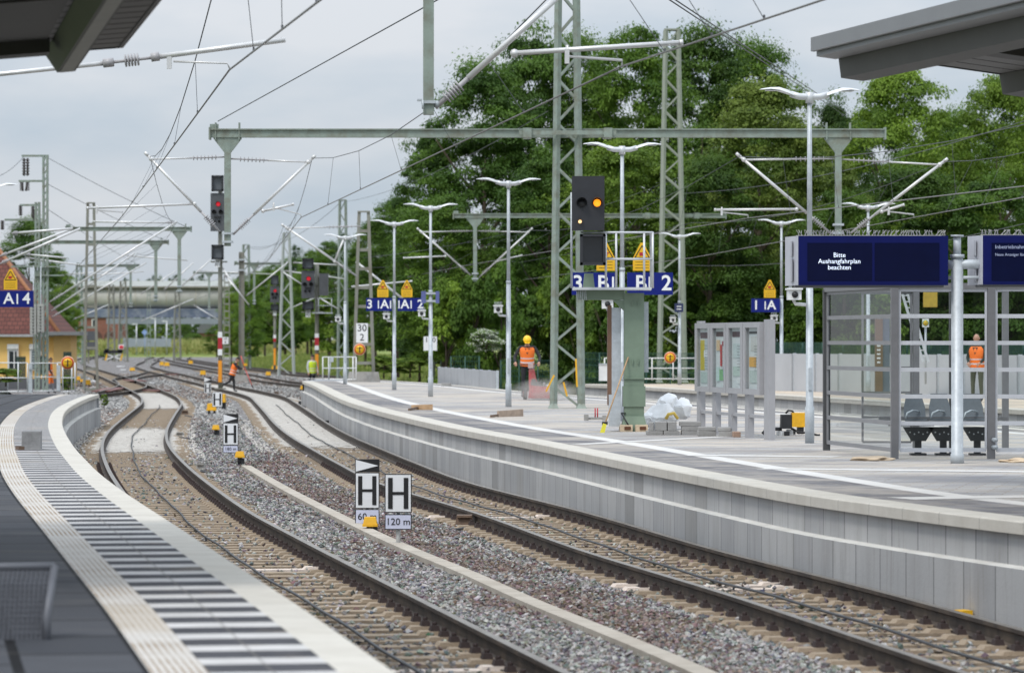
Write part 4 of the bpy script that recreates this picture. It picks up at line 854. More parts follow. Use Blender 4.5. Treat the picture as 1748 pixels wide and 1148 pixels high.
lattice('twin_channel_mast', 155, 347, 664, 190, .3, .66, oldgrey, 'brownish twin channel ladder mast behind the left platform end', twin=True, nb=9, plates=False)
lattice('lattice_mast', 585, 342, 640, 235, .36, .6, green, 'green lattice mast with insulators behind the platform railing', zb=-.3, nb=16)
lattice('lattice_mast', 489, 398, 626, 280, .4, 1.1, mat('mast_pale', (.40, .43, .41), .6, 0, .1), 'pale lattice mast in front of the woods left of the caged signal', zb=-.3, nb=12)
lattice('lattice_mast', 420, 418, 620, 330, .45, .7, green, 'distant green lattice mast just behind the wooden looking post', zb=-.3, nb=14)
lattice('twin_channel_mast', 387, 470, 617, 300, .35, .5, oldgrey, 'distant ladder like mast behind the tall signal', twin=True, zb=-.3, nb=14, plates=False)
t = thing('steel_post', 'plain grey weathered steel post behind the worker with the tripod', 'mast', on(412.5, 652, BZ)); p = on(412.5, 652, BZ); q = MB(); H = (652-430)*p.y/F
for dx, w_, dp in ((-.15, .03, .3), (.15, .03, .3), (0, .3, .04)): q.box((p.x+dx, p.y, BZ+H/2), (w_, dp, H))
q.build('shaft', oldgrey, t); q = MB(); q.box((p.x, p.y, BZ+.2), (.9, .9, .5), taper=.8); q.build('foot', concr, t); q = MB()
for f in (.94, .86): q.box((p.x, p.y, BZ+H*f), (.42, .36, .1))
q.build('clamp', galv, t)
# anchor mast at the left with insulators and weight stacks
d = 168; s = d/F; t = thing('anchor_mast', 'tall green double mast at the left with insulator strings and grey weight stacks', 'mast', at(75, 645, d)); Z = lambda y: EYE-(y-HZ)*s; XX = lambda x: (x-CX)*s
q = MB()
for x, w_ in ((64.0, .15), (77.5, .17)):
    yt = 345 if x < 70 else 265
    for dx in (-.5, .5): q.box((XX(x)+dx*w_*1.0, d, (Z(yt)+Z(668))/2), (.085, .25, Z(yt)-Z(668)))
    for i in range(34):
        zz = Z(668)+(Z(yt)-Z(668))*i/34; q.beam((XX(x)-w_/2, d-.1, zz), (XX(x)+w_/2, d-.1, zz+(Z(yt)-Z(668))/34), .03, .05)
q.build('shaft', green, t); q = MB()
for y, x0, x1 in ((266, 37, 83), (309, 32, 72), (350, 34, 68), (375, 8, 60)): q.box(((XX(x0)+XX(x1))/2, d, Z(y)), (XX(x1)-XX(x0), .12, .09))
for y, x0, x1 in ((470, 60, 110), (455, 20, 112)): q.box(((XX(x0)+XX(x1))/2, d-.2, Z(y)), (XX(x1)-XX(x0), .1, .06))
q.build('crossarm', green, t); q = MB()
for x, y0, y1 in ((37, 310, 326), (47, 310, 326), (35, 350, 368), (56, 352, 372), (59, 358, 376), (4, 376, 392), (41, 270, 300), (47, 270, 300)):
    q.tube([(XX(x), d, Z(y0)), (XX((x+41)/2 if x < 50 and y0 == 310 else x), d, Z(y1))], .05, 0, 6)
    for f in np.linspace(.1, .9, 6): q.tube([(XX(x), d, Z(y0+(y1-y0)*f)-.02), (XX(x), d, Z(y0+(y1-y0)*f)+.02)], .09, 0, 8)
    q.build('insulator', mat('brown_insulator', (.06, .05, .05), .3), t); q = MB()
if 0: q.build('insulator', mat('brown_insulator', (.06, .05, .05), .3), t)
for x in (60, 72.5):
    q = MB(); q.box((XX(x), d-.6, Z(545 if x < 70 else 543)), (10.5*s, .3, 50*s if x < 70 else 48*s))
    for i in range(9): q.box((XX(x), d-.76, Z(522+5.3*i)), (10.8*s, .02, .02)); q.box((XX(x)+.005, d-.76, Z(524.5+5.3*i)), (.05, .03, .06), 1)
    q.build('weight_stack', [mat('weight_grey', (.42, .42, .40), .8, 0, .1, 4), black], t); q = MB(); q.tube([(XX(x), d-.6, Z(600)), (XX(x), d-.6, Z(455))], .025, 0, 5); q.build('guide_rod', galv, t)

def insul(q, a, b_, r=.07, n=6, mi=0):
    a, b_ = Vector(a), Vector(b_); u = (b_-a).normalized()
    for i in range(n): c = a.lerp(b_, (i+.5)/n); q.tube([c-u*.008, c+u*.008], r, mi, 10)
def portal(xl, xr, ybm, d, posts, lab, yend=None, hb=.19, bot=420, mid=None, z=None):
    s = d/F; Z = lambda y: EYE-(y-HZ)*s; X = lambda x: (x-CX)*s
    t = thing('portal_beam', lab, 'gantry', (X(xl), d, Z(ybm)), 'green gantry beams with drop posts'); q = MB(); zb = Z(ybm)
    q.box(((X(xl)+X(xr))/2, d, zb), (X(xr)-X(xl), .2, hb)); q.box(((X(xl)+X(xr))/2, d, zb+hb/2), (X(xr)-X(xl), .3, .03)); q.box((X(xl)+.02, d, zb), (.04, .34, hb+.1)); q.box((X(xr)-.02, d, zb), (.04, .34, hb+.1))
    q.box((X(xl)+.12, d, zb+hb*.8), (.2, .14, .14))
    if mid:
        m_ = X(mid)
        for k in (-1, 1): q.box((m_, d+k*.42, zb), (2.3, .06, .1)); q.box((m_+k*.95, d, zb), (.2, 1.0, .22))
    q.build('beam', green, t)
    for xp, yb in posts:
        q = MB(); x = X(xp); w_ = .15; q.box((x, d, (zb-hb/2+Z(yb))/2), (w_, w_, zb-hb/2-Z(yb))); zt = zb-hb/2
        q.prism([(x-.33, zt), (x+.33, zt), (x+.33, zt-.03), (x+w_/2, zt-.36), (x-w_/2, zt-.36), (x-.33, zt-.03)], d-.07, d+.07)
        for k in (-.28, .28): q.box((x+k, d, zb+.05), (.03, .26, hb+.22))
        q.build('drop_post', green, t)
        q = MB()
        for zz in (Z(yb)+.30, Z(yb)+.10): q.box((x, d, zz), (w_+.1, w_+.1, .05))
        q.build('clamp', galv, t)
def cantilever(xp, sd, xt, yt, yl, ytop, d, lab, reg=None, arm=None, xtop=None, r=.036, ins=True):
    # diagonal tube from the post foot (xp,yl) to the tip (xt,yt); reg = register tube, arm = steady arm, all in photograph pixels at depth d
    P = lambda x, y: at(x, y, d); t = thing('cantilever', lab, 'catenary arm', P(xp, yl), 'tubular catenary arms'); a, b_ = P(xp, yl), P(xt, yt)
    q = MB(); q.tube([a.lerp(b_, .26 if ins else 0), b_], r, 0, 10); u = (b_-a).normalized(); q.tube([b_-u*.01, b_+u*.1], r*1.1, 0, 10); q.build('diagonal_tube', alu, t)
    q = MB(); q.tube([a, a.lerp(b_, .27)], r*.75, 0, 8)
    if ins: insul(q, a.lerp(b_, .08), a.lerp(b_, .2), r*2.1)
    q.build('insulator', mat('grey_insulator', (.40, .39, .40), .4), t); q = MB()
    if ytop is not None:
        c = P(xtop if xtop is not None else xp, ytop); e_ = b_.lerp(a, .05); q.tube([c, c.lerp(e_, .5)], r*.5, 0, 8); insul(q, c.lerp(e_, .1), c.lerp(e_, .45), r*1.7, 7); q.build('insulator', mat('grey_insulator', (.40, .39, .40), .4), t)
    if ytop is not None: q = MB(); q.tube([c.lerp(e_, .48), e_], r*.6, 0, 8); q.ball(e_, r*1.6, 0, 8, 5); q.build('top_tube', alu, t)
    if reg:
        q = MB(); p0, p1 = P(*reg[0]), P(*reg[1]); q.tube([p0, p1], r*.8, 0, 8); q.ball(p0, r*1.4, 0, 8, 5); q.tube([p1, p1+(p1-p0).normalized()*.04], r, 0, 8); q.build('register_tube', alu, t)
    if arm:
        q = MB(); p0, p1 = P(*arm[0]), P(*arm[1]); p0a = Vector((p0.x, d, p0.z)); q.tube([p0+V(0, 0, .12), p0a, p1+V(0, 0, .07), p1], r*.5, 0, 6); q.box(p0, (.05, .05, .16)); q.build('steady_arm', alu, t)
    return t
portal(357, 1512, 228, 91, ((388.5, 420), (1431, 405)), 'long green portal beam through the big lattice mast with two drop posts', mid=968.5)
portal(773, 1240, 368.5, 149, ((811, 480),), 'green portal beam behind the signals, reaching the olive mast', mid=1147, hb=.16)
portal(112, 327, 391, 169, ((306, 500),), 'green portal beam at the left held by the double mast, nearest of the left beams', hb=.17)
portal(85, 288, 413.5, 195, ((266, 515),), 'second green portal beam at the left, a little lower and smaller', hb=.17)
portal(130, 238, 453.5, 265, ((223, 525),), 'distant green portal beam at the left, lowest of the row', hb=.17)
portal(400, 480, 450, 270, ((434, 520),), 'distant green portal beam right of the plain steel post', hb=.15)
portal(330, 420, 466, 340, ((357, 530),), 'far small green portal beam in front of the pipe bridge', hb=.15)
# nearest portal: only its drop post hangs into the picture
d = 41.5; s = d/F
t = thing('portal_beam', 'nearest green drop post hanging in from above, its beam out of sight', 'gantry', at(731, -160, d), 'green gantry beams with drop posts'); Z = lambda y: EYE-(y-HZ)*s; X = lambda x: (x-CX)*s
q = MB(); q.box((X(1200), d, 7.2), (X(2150)-X(250), .2, .2)); q.box((X(2130), d, (7.3+PZ)/2), (.3, .3, 7.3-PZ)); q.build('beam', green, t)
q = MB(); q.box((X(731.5), d, (7.1+Z(196))/2), (18*s, .13, 7.1-Z(196))); q.build('drop_post', green, t); q = MB(); q.box((X(731.5), d, Z(175)), (24*s, .2, .03)); q.box((X(716), d, Z(171)), (8*s, .08, .02)); q.tube([at(722, 172, d-.1), at(722, 186, d-.1)], .012, 0, 6); q.ball(at(745, 178, d), .04); q.build('clamp', galv, t)
cantilever(743, 1, 960, -12, 184, None, d, 'thick near catenary arm with a ribbed insulator beside the hanging post', reg=((878, 91), (1160, 73)), arm=((968, 96), (1062, 114)), r=.034)
q = MB(); q.tube([at(853, 80, d), at(866, 92, d), at(878, 91, d)], .016, 0, 6)
# near arm on the left
t = thing('cantilever', 'near catenary tube with insulator crossing below the left canopy', 'catenary arm', at(0, 125, d), 'tubular catenary arms'); q = MB(); q.tube([at(-120, 139, d), at(178, 108, d)], .026, 0, 10); q.tube([at(270, 97, d), at(487, 68, d)], .03, 0, 10); q.build('tube', alu, t)
q = MB(); q.tube([at(176, 108, d), at(272, 97, d)], .018, 0, 8); insul(q, at(212, 104, d), at(238, 101, d), .07, 5); q.tube([at(176, 108, d), at(194, 106, d)], .05, 0, 8); q.tube([at(258, 98, d), at(272, 96, d)], .05, 0, 8); q.build('insulator', mat('grey_insulator', (.4, .39, .4), .4), t)
q = MB(); q.box(at(289, 105, d), (.05, .05, .16)); q.tube([at(296, 105, d), at(388, 108, d), at(393, 119, d)], .012, 0, 6); q.build('steady_arm', alu, t)
d = 91
cantilever(375, -1, 252, 265, 395, 268, d, 'left arm of the drop post beside the tall signal', reg=((332, 348), (151, 355)), arm=((165, 359), (210, 367)), xtop=384)
cantilever(398, 1, 533, 270, 400, 271, d, 'right arm of the drop post beside the tall signal', reg=((449, 360), (499, 349)), arm=((467, 354), (514, 371)), xtop=394)
cantilever(1418, -1, 1262, 266, 398, 271, d, 'left arm of the right drop post, crossing behind a lamp post', reg=((1360, 357), (1222, 358)), arm=((1232, 362), (1277, 372)), xtop=1425)
cantilever(1452, 1, 1612, 275, 398, 272, d, 'right arm of the right drop post above the blue display', reg=((1505, 361), (1541, 350)), arm=((1517, 361), (1560, 371)), xtop=1437)
d = 149
cantilever(804, -1, 715, 392, 470, 394, d, 'left arm of the smaller drop post behind the lamps', reg=((760, 437), (690, 440)), xtop=808)
cantilever(817, 1, 906, 392, 474, 394, d, 'right arm of the smaller drop post behind the lamps', reg=((850, 445), (890, 436)), xtop=814)
cantilever(609, -1, 484, 385, 471, 386, d, 'arm of the twin mast reaching left over the far track', reg=((571, 446), (588, 405)), xtop=616, r=.045)
cantilever(694, 1, 611, 449, 515, None, 150.5, 'white diagonal arm behind the blue A signs', r=.045, ins=False); cantilever(600, 1, 700, 480, 489, None, 158, 'nearly level thin arm behind the two warning triangles', r=.035, ins=False)
T_ = [  # crowd of far arms at the left: (x0,y0)-(x1,y1), depth
 (85, 515, 302, 378, 150, 'long white diagonal arm reaching the ladder mast'), (0, 450, 137, 390, 120, 'diagonal arm in front of the red roof'), (0, 437, 122, 391, 124, 'second diagonal arm over the red roof, a little higher'), (20, 398, 124, 390, 122, 'level arm just above the red roof'), (300, 380, 157, 378, 152, 'level white top tube right of the ladder mast'), (45, 434, 115, 440, 165, 'short level arm left of the double mast'), (88, 530, 230, 432, 190, 'lower diagonal arm behind the ladder mast'), (90, 540, 250, 448, 215, 'lowest diagonal arm near the pipe bridge'), (215, 436, 320, 444, 215, 'level arm under the second beam'), (45, 440, 160, 455, 200, 'sloping level arm crossing the double mast'), (280, 495, 330, 448, 250, 'short diagonal arm below the drop post at the left'), (240, 502, 300, 462, 280, 'tiny diagonal arm before the pipe bridge'), (310, 488, 363, 440, 240, 'short diagonal arm left of the tall signal'), (150, 470, 245, 463, 260, 'level arm before the bridge deck'), (90, 470, 200, 462, 262, 'thin level arm at the bridge edge, left'), (125, 545, 185, 520, 300, 'faint diagonal before the blue bridge girder'), (240, 548, 330, 510, 300, 'faint diagonal crossing the blue girder'), (330, 520, 372, 545, 300, 'faint falling arm left of the signal mast'), (383, 468, 425, 520, 200, 'falling arm behind the plain steel post'), (378, 455, 410, 500, 205, 'falling arm left of the plain steel post'), (420, 505, 492, 447, 230, 'rising arm left of the small far signal'), (478, 461, 520, 488, 240, 'falling arm left of the caged signal'), (500, 448, 575, 452, 228, 'level arm behind the caged signal top'), (485, 462, 590, 476, 232, 'sloping arm behind the caged signal head'), (545, 508, 577, 527, 234, 'short falling arm right of the caged signal'), (335, 462, 470, 468, 330, 'very thin level arm over the bridge'), (490, 528, 540, 507, 300, 'thin rising arm left of the lattice tower')]
for x0, y0, x1, y1, d, lab in T_:
    t = thing('cantilever', lab, 'catenary arm', at(x0, y0, d), 'tubular catenary arms'); a, b_ = at(x0, y0, d), at(x1, y1, d); q = MB(); q.tube([a.lerp(b_, .12), b_], .038, 0, 8); q.build('tube', alu, t); q = MB(); q.tube([a, a.lerp(b_, .13)], .03, 0, 6); insul(q, a.lerp(b_, .03), a.lerp(b_, .1), .07, 4); q.build('insulator', mat('grey_insulator', (.4, .39, .4), .4), t)
# wires: contact wire, carrying wire and droppers of each line
wirem = mat('contact_wire', (.24, .235, .23), .5, .3, .1); wired = mat('carrying_wire', (.10, .105, .115), .6, .2, .1)
def sag(a, b_, n, k): return [a.lerp(b_, i/n)-V(0, 0, k*4*(i/n)*(1-i/n)) for i in range(n+1)]
def line(spans, lab, r=.011):
    t = thing('overhead_wire', lab, 'overhead wire', spans[0][0], 'overhead contact lines'); cw = [Vector(spans[0][0])]; q = MB(); qm = MB(); qd = MB()
    for (c0, m0), (c1, m1) in zip(spans[:-1], spans[1:]):
        c0, c1, m0, m1 = map(Vector, (c0, c1, m0, m1)); n = 6; S = sag(m0, m1, n, .55*min(1, (c1-c0).length/50)); q.tube([c0, c1], r, 0, 5); qm.tube(S, r*.72, 0, 5)
        for i in range(1, n): f = i/n; qd.tube([S[i], c0.lerp(c1, f)], .004, 0, 4); qd.box(c0.lerp(c1, f)+V(0, 0, .02), (.02, .02, .04)); qd.build('dropper', wired, t); qd = MB()
    q.build('contact_wire', wirem, t); qm.build('carrying_wire', wired, t)
line([(at(820, -210, 22), at(900, -520, 22)), (at(392, 119, 41.5), at(367, -25, 41.5)), (at(210, 367, 89.5), at(256, 267, 91)), (at(120, 470, 148), at(302, 378, 150)), (at(92, 515, 205), at(235, 432, 190)), (at(88, 540, 290), at(180, 470, 290))], 'overhead line of the left track, passing above the left canopy')
line([(at(1640, -78, 30), at(1500, -420, 30)), (at(1062, 113, 41.5), at(962, -30, 41.5)), (at(514, 371, 91.5), at(533, 270, 91)), (at(455, 448, 150), at(484, 386, 149)), (at(395, 490, 210), at(440, 447, 210)), (at(290, 525, 300), at(300, 480, 300))], 'overhead line of the middle track, crossing before the trees')
line([(at(1900, 300, 60), at(1900, 170, 60)), (at(1277, 372, 91), at(1262, 267, 91)), (at(800, 452, 149), at(905, 393, 149)), (at(560, 500, 235), at(585, 455, 235))], 'overhead line over the trench, left of the right drop post')
line([(at(2000, 290, 66), at(2000, 170, 66)), (at(1560, 371, 91), at(1611, 276, 91)), (at(1180, 440, 130), at(1180, 380, 130)), (at(720, 500, 200), at(700, 455, 200))], 'overhead line running in front of the dark trees at the right')
def wire(a, b_, lab, r=.008, k=.0):
    q = MB(); q.tube(sag(Vector(a), Vector(b_), 10, k), r, 0, 5); tag(q.build('wire', wired), lab, 'wire', 'single guy and feeder wires')
wire(at(372, 207, 91), at(765, -10, 60), 'thin guy wire rising from the left end of the long portal beam', .012); wire(at(1150, -2, 60), at(1445, 193, 140), 'upper of two parallel feeder wires before the sky at the right', .012); wire(at(1140, -2, 60), at(1440, 196, 140), 'lower of two parallel feeder wires before the sky at the right', .012)
wire(at(83, 270, 168), at(325, 390, 169), 'guy wire from the double mast to the nearest left beam', .012, .1); wire(at(83, 315, 168), at(287, 412, 195), 'guy wire from the double mast to the second left beam', .012, .1); wire(at(-20, 305, 160), at(40, 268, 168), 'wire from the left edge to the top of the double mast', .012, .2); wire(at(83, 358, 168), at(237, 452, 265), 'lowest guy wire running from the double mast', .012, .1)
wire(at(420, 420, 330), at(585, 342, 235), 'feeder wire between the two distant lattice masts', .014, 1); wire(at(585, 345, 235), at(935, 190, 120), 'feeder wire rising to the right in front of the trees', .01, .5); wire(at(489, 400, 280), at(420, 420, 330), 'feeder wire between the far masts at the wood edge', .014, .6); wire(at(1165, 330, 149), at(1800, 190, 90), 'dark wire slanting up across the trees at the right', .01, .4); wire(at(1165, 452, 149), at(1800, 370, 90), 'thin wire across the tree trunks at the right', .009, .4); wire(at(620, 440, 150), at(1165, 300, 149), 'thin feeder wire between the twin mast and the olive mast', .008, .5)
# ------------------------------------------------------------------ canopies
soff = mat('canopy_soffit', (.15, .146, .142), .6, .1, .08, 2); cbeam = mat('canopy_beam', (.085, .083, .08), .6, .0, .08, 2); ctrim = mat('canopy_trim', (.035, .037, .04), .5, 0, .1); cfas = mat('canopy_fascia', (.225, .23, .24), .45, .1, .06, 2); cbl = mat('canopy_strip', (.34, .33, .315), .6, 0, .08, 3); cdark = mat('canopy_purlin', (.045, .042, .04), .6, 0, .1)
def canopy(Cn, away, side, slope, length, depth, lab, beams, fascia, name='station_canopy'):
    t = thing(name, lab, 'canopy roof', Cn, 'platform canopies'); a = Vector((*away, 0)).normalized(); n_ = Vector((*side, 0)).normalized()
    def W(u, v, z): return Cn-a*u+n_*v+V(0, 0, z+slope*v)               # u back along the platform, v inwards, z up from the soffit edge
    def slab(q, u0, u1, v0, v1, z0, z1, mi=0, tp=0.0):
        vs = [W(u0, v0+tp, z0), W(u1, v0+tp, z0), W(u1, v1-tp, z0), W(u0, v1-tp, z0), W(u0, v0, z1), W(u1, v0, z1), W(u1, v1, z1), W(u0, v1, z1)]
        q.add(vs, [(0, 3, 2, 1), (4, 5, 6, 7), (0, 1, 5, 4), (1, 2, 6, 5), (2, 3, 7, 6), (3, 0, 4, 7)], mi)
    q = MB(); slab(q, .04, length, .04, depth, 0, .03); 
    for i in range(int(length/.5)): slab(q, .05+i*.5, .06+i*.5, .05, depth, -.004, 0, 1)
    slab(q, .04, length, .04, depth, .03, .10, 1); q.build('roof_panel', [soff, ctrim], t)
    q = MB(); slab(q, 0, length, 0, .04, -.01 if not fascia else -.05, .12 if not fascia else .10, 0); slab(q, 0, .04, .04, depth, -.01, .11, 1 if fascia else 0); q.build('fascia', [cfas if fascia else ctrim, ctrim], t)
    if fascia: q = MB(); slab(q, .02, length, .06, .28, -.10, -.004); q.build('gutter', cfas, t)
    for v, w0, w1, u0, h, strip_ in beams:
        q = MB(); slab(q, u0, length, v-w1/2, v+w1/2, -h, -.005, 0, (w1-w0)/2); b_ = q.build('beam', cbeam, t)
        if strip_: q = MB(); slab(q, u0+.03, length, v-w0*.36, v+w0*.36, -h-.004, -h-.001); q.build('flange', cbl, b_)
    return t, slab, W
dl = 32.0; sl_ = dl/F
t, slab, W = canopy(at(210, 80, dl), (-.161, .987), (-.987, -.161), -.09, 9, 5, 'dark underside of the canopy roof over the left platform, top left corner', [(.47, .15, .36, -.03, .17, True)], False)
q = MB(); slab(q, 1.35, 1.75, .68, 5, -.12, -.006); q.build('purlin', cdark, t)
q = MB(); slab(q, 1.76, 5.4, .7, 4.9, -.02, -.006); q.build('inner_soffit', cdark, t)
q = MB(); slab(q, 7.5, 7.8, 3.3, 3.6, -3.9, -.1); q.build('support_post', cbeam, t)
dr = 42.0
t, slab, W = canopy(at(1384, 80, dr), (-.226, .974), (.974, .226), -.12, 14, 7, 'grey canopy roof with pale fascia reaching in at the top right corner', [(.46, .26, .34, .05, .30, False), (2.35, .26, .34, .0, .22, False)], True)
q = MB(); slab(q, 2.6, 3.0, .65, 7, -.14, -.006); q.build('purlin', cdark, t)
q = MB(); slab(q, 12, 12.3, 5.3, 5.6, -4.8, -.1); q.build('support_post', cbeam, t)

# ------------------------------------------------------------------ blue displays on their pole
dp = 50.0; s = dp/F; X = lambda x, d=dp: (x-CX)*d/F; Z = lambda y, d=dp: EYE-(y-HZ)*d/F
t = thing('display_pole', 'stout galvanised pole carrying the two blue departure displays', 'pole', (X(1634), dp, PZ)); q = MB(); q.tube([(X(1634), dp, PZ), (X(1634), dp, PZ+.12), (X(1634), dp, PZ+.13), (X(1634), dp, Z(435))], [.088, .088, .078, .078], 0, 20); q.tube([(X(1634), dp, Z(438)), (X(1634), dp, Z(402))], .05, 0, 16); q.tube([(X(1634), dp, Z(404)), (X(1634), dp, Z(401))], .085, 0, 16); q.tube([(X(1634), dp, Z(440)), (X(1634), dp, Z(434))], .095, 0, 16); q.build('shaft', galv, t)
q = MB(); q.tube([(X(1612), dp, Z(452)), (X(1700), dp, Z(450))], .062, 0, 14); q.tube([(X(1612), dp, Z(474)), (X(1700), dp, Z(473))], .022, 0, 8); q.build('cross_arm', galv, t)
def display(x0, x1, y0, y1, lab, cells, txt, dd, small=None):
    t = thing('departure_display', lab, 'display', (X((x0+x1)/2), dd, Z(y1)), 'blue departure displays'); x_0, x_1, z0, z1 = X(x0), X(x1), Z(y1), Z(y0); dpth = .55; sk = .13*1
    q = MB(); vs = []
    for y_, ox in ((dd-.02, 0), (dd+dpth, -sk)):
        vs += [(x_0+ox, y_, z0), (x_1+ox, y_, z0), (x_1+ox, y_, z1), (x_0+ox, y_, z1)]
    q.add(vs, [(0, 1, 2, 3), (7, 6, 5, 4), (1, 5, 6, 2), (3, 2, 6, 7), (0, 4, 5, 1)], 0); q.add(vs, [(0, 3, 7, 4)], 1); q.build('housing', [dispb, mat('display_side', (.50, .51, .56), .5, 0, .06)], t)
    q = MB(); q.box((x_0-sk*.5-.004, dd+.27, z1-.16), (.012, .2, .2)); q.box((x_0-sk*.5-.004, dd+.27, z0+.2), (.012, .25, .3)); q.build('side_panel', mat('vent_grey', (.40, .41, .45), .5), t)
    for a, b_ in cells:
        q = MB(); q.box(((X(a)+X(b_))/2, dd-.022, Z(447)), (X(b_)-X(a), .012, Z(415)-Z(479))); k = q.build('screen', screen, t)
        if txt and a == cells[0][0]:
            q = MB()
            for st, cx_, cy_, sz, al in txt: q.text(st, (X(cx_), dd-.031, Z(cy_)), sz, bold=.0, align=al, sx=.98)
            q.build('lettering', stext if not small else stext2, k)
    q = MB()
    for i in range(int((x1-x0)/5.2)):
        x = X(x0+3+i*5.2); lean = random.uniform(-.05, .05)
        q.tube([(x, dd+.06, z1), (x+lean-.02, dd+.02, z1+.075)], .0045, 0, 4); q.tube([(x, dd+.3, z1), (x+lean+.04, dd+.3, z1+.08)], .0045, 0, 4)
    q.box(((x_0+x_1)/2-.05, dd+.06, z1+.004), (x_1-x_0-.05, .03, .008)); q.build('bird_spikes', mat('spike_wire', (.55, .54, .5), .4, .3), t)
    q = MB(); q.box(((x_0+x_1)/2-.05, dd+.2, z0-.014), (x_1-x_0-.02, .5, .028)); q.build('bottom_tray', ctrim, t)
display(1361, 1616, 403, 487, 'large blue display reading Bitte Aushangfahrplan beachten', ((1376.5, 1486.5), (1491, 1601)), [('Bitte', 1431, 436, .085, 'CENTER'), ('Aushangfahrplan', 1431, 446.5, .085, 'CENTER'), ('beachten', 1431, 457, .085, 'CENTER')], dp-.15)
display(1675, 1925, 402, 486, 'second blue display cut off by the right picture edge, reading Inbetriebnahme', ((1690, 1800), (1805, 1912)), [('Inbetriebnahme', 1695.5, 422, .07, 'LEFT'), ('Neue Anzeiger für Ludwig', 1695.5, 435, .052, 'LEFT')], dp-.15, small=True)

# ------------------------------------------------------------------ glass wind shelter
t = thing('wind_shelter', 'glass wind shelter with grey posts and pale horizontal bars below the displays', 'shelter', (X(1527, 51.9), 51.9, PZ))
P0 = V(X(1527, 51.9), 51.9, PZ); ux = V(.99, .03, 0).normalized(); uy = V(X(1411, 56)-P0.x, 56-51.9, 0).normalized(); LEN = 4.15; HGT = 2.34; BAY = 1.31
def post(p, m=shelm, w_=.1): q = MB(); q.box((p.x, p.y, PZ+HGT/2), (w_, w_, HGT), rz=math.atan2(ux.y, ux.x)); q.build('post', m, t)
def glaze(p, u, L_, m, n=6, barw=.055):
    a = p+u*.07; b_ = p+u*(L_-.07); q = MB(); z0, z1 = PZ+.12, PZ+HGT-.05
    q.poly([(a.x, a.y, z0), (b_.x, b_.y, z0), (b_.x, b_.y, z1), (a.x, a.y, z1)]); g_ = q.build('pane', glass, t); q = MB()
    for i in range(n+1):
        z_ = z0+(z1-z0)*i/n; q.beam((a.x, a.y-.002, z_), (b_.x, b_.y-.002, z_), .03, barw)
    for e_ in (a, b_): q.beam((e_.x, e_.y, z0), (e_.x, e_.y, z1), .03, .04)
    q.build('bars', m, g_)
for k in range(3): post(P0+ux*BAY*k)
post(P0+uy*LEN, sheld); post(P0+uy*LEN+ux*BAY, shelm, .09); post(P0+uy*LEN+ux*BAY*2, shelm, .09); post(P0+uy*LEN*.5+ux*BAY*2); post(P0+uy*LEN*.5+ux*BAY*1.0, sheld, .08)
for k in range(2): glaze(P0+ux*BAY*k, ux, BAY, shell)
glaze(P0, uy, LEN, mat('shelter_side_bar', (.24, .24, .25), .5, .1, .05)); glaze(P0+uy*LEN+ux*BAY*.35, ux, BAY*.65, shelm, 6, .03); glaze(P0+ux*BAY*2, uy, LEN*.5, shelm, 6, .03)
q = MB()
for a, b_ in ((P0, P0+ux*BAY*2), (P0, P0+uy*LEN), (P0+uy*LEN, P0+uy*LEN+ux*BAY*2)): q.beam(a+V(0, 0, HGT), b_+V(0, 0, HGT), .09, .07)
q.build('top_rail', shelm, t)
q = MB(); p = P0+ux*BAY+V(.02, -.06, .26); 
for dz in (0, -.1): q.tube([p+V(0, 0, dz), p+V(.02, -.14, dz)], .03, 0, 10)
q.build('drain_stub', galv, t)
# bench of mesh seats inside
t = thing('metal_bench', 'row of curved grey metal seats inside the glass shelter', 'bench', P0+uy*1.6+ux*.9); db = 53.6; Xb = lambda x: (x-CX)*db/F; Zb = lambda y: EYE-(y-HZ)*db/F
seatm = mat('seat_mesh', (.095, .11, .125), .45, .3, .1, 20); q = MB(); q.beam((Xb(1500), db, Zb(714)), (Xb(1720), db+.1, Zb(714)), .08, .05); q.beam((Xb(1512), db-.35, Zb(724)), (Xb(1590), db-.35, Zb(724)), .04, .03); q.build('beam', shelm, t)
for i, x in enumerate((1563, 1606, 1662)):
    q = MB(); c = Xb(x); w_ = .30; prof = [(-.42, Zb(716)), (-.15, Zb(717)), (.03, Zb(714)), (.10, Zb(708)), (.16, Zb(695)), (.22, Zb(681)), (.25, Zb(672))]; vs = []; fs = []
    for y_, z_ in prof: k = w_/2*(1 if z_ < Zb(690) else .8); vs += [(c-k, db+y_, z_), (c+k, db+y_, z_), (c+k, db+y_+.015, z_-.02), (c-k, db+y_+.015, z_-.02)]
    for j in range(len(prof)-1):
        for k in range(4): fs.append((4*j+k, 4*j+(k+1) % 4, 4*j+4+(k+1) % 4, 4*j+4+k))
    q.add(vs, fs); q.build('seat', seatm, t)
    q = MB(); q.tube([(c-.17, db-.3, Zb(714)), (c-.15, db-.3, Zb(704)), (c-.05, db-.1, Zb(700)), (c+.06, db+.1, Zb(702))], .014, 0, 6); q.build('armrest', galv, t)
for x in (1567, 1610, 1668):
    q = MB(); c = Xb(x); q.prism([(c-.22, Zb(728)), (c+.22, Zb(728)), (c+.1, Zb(752)), (c-.1, Zb(752))], db-.1, db-.06); q.box((c, db, (Zb(728)+PZ)/2), (.09, .09, Zb(728)-PZ)); q.box((c, db, PZ+.015), (.22, .22, .03))
    for k in range(5): q.tube([(c-.12+.06*k, db-.105, Zb(737+3*(k % 2))), (c-.12+.06*k, db-.10, Zb(737+3*(k % 2)))], .012, 1, 6)
    q.build('leg', [mat('leg_grey', (.06, .062, .065), .5, .2), galvl], t)

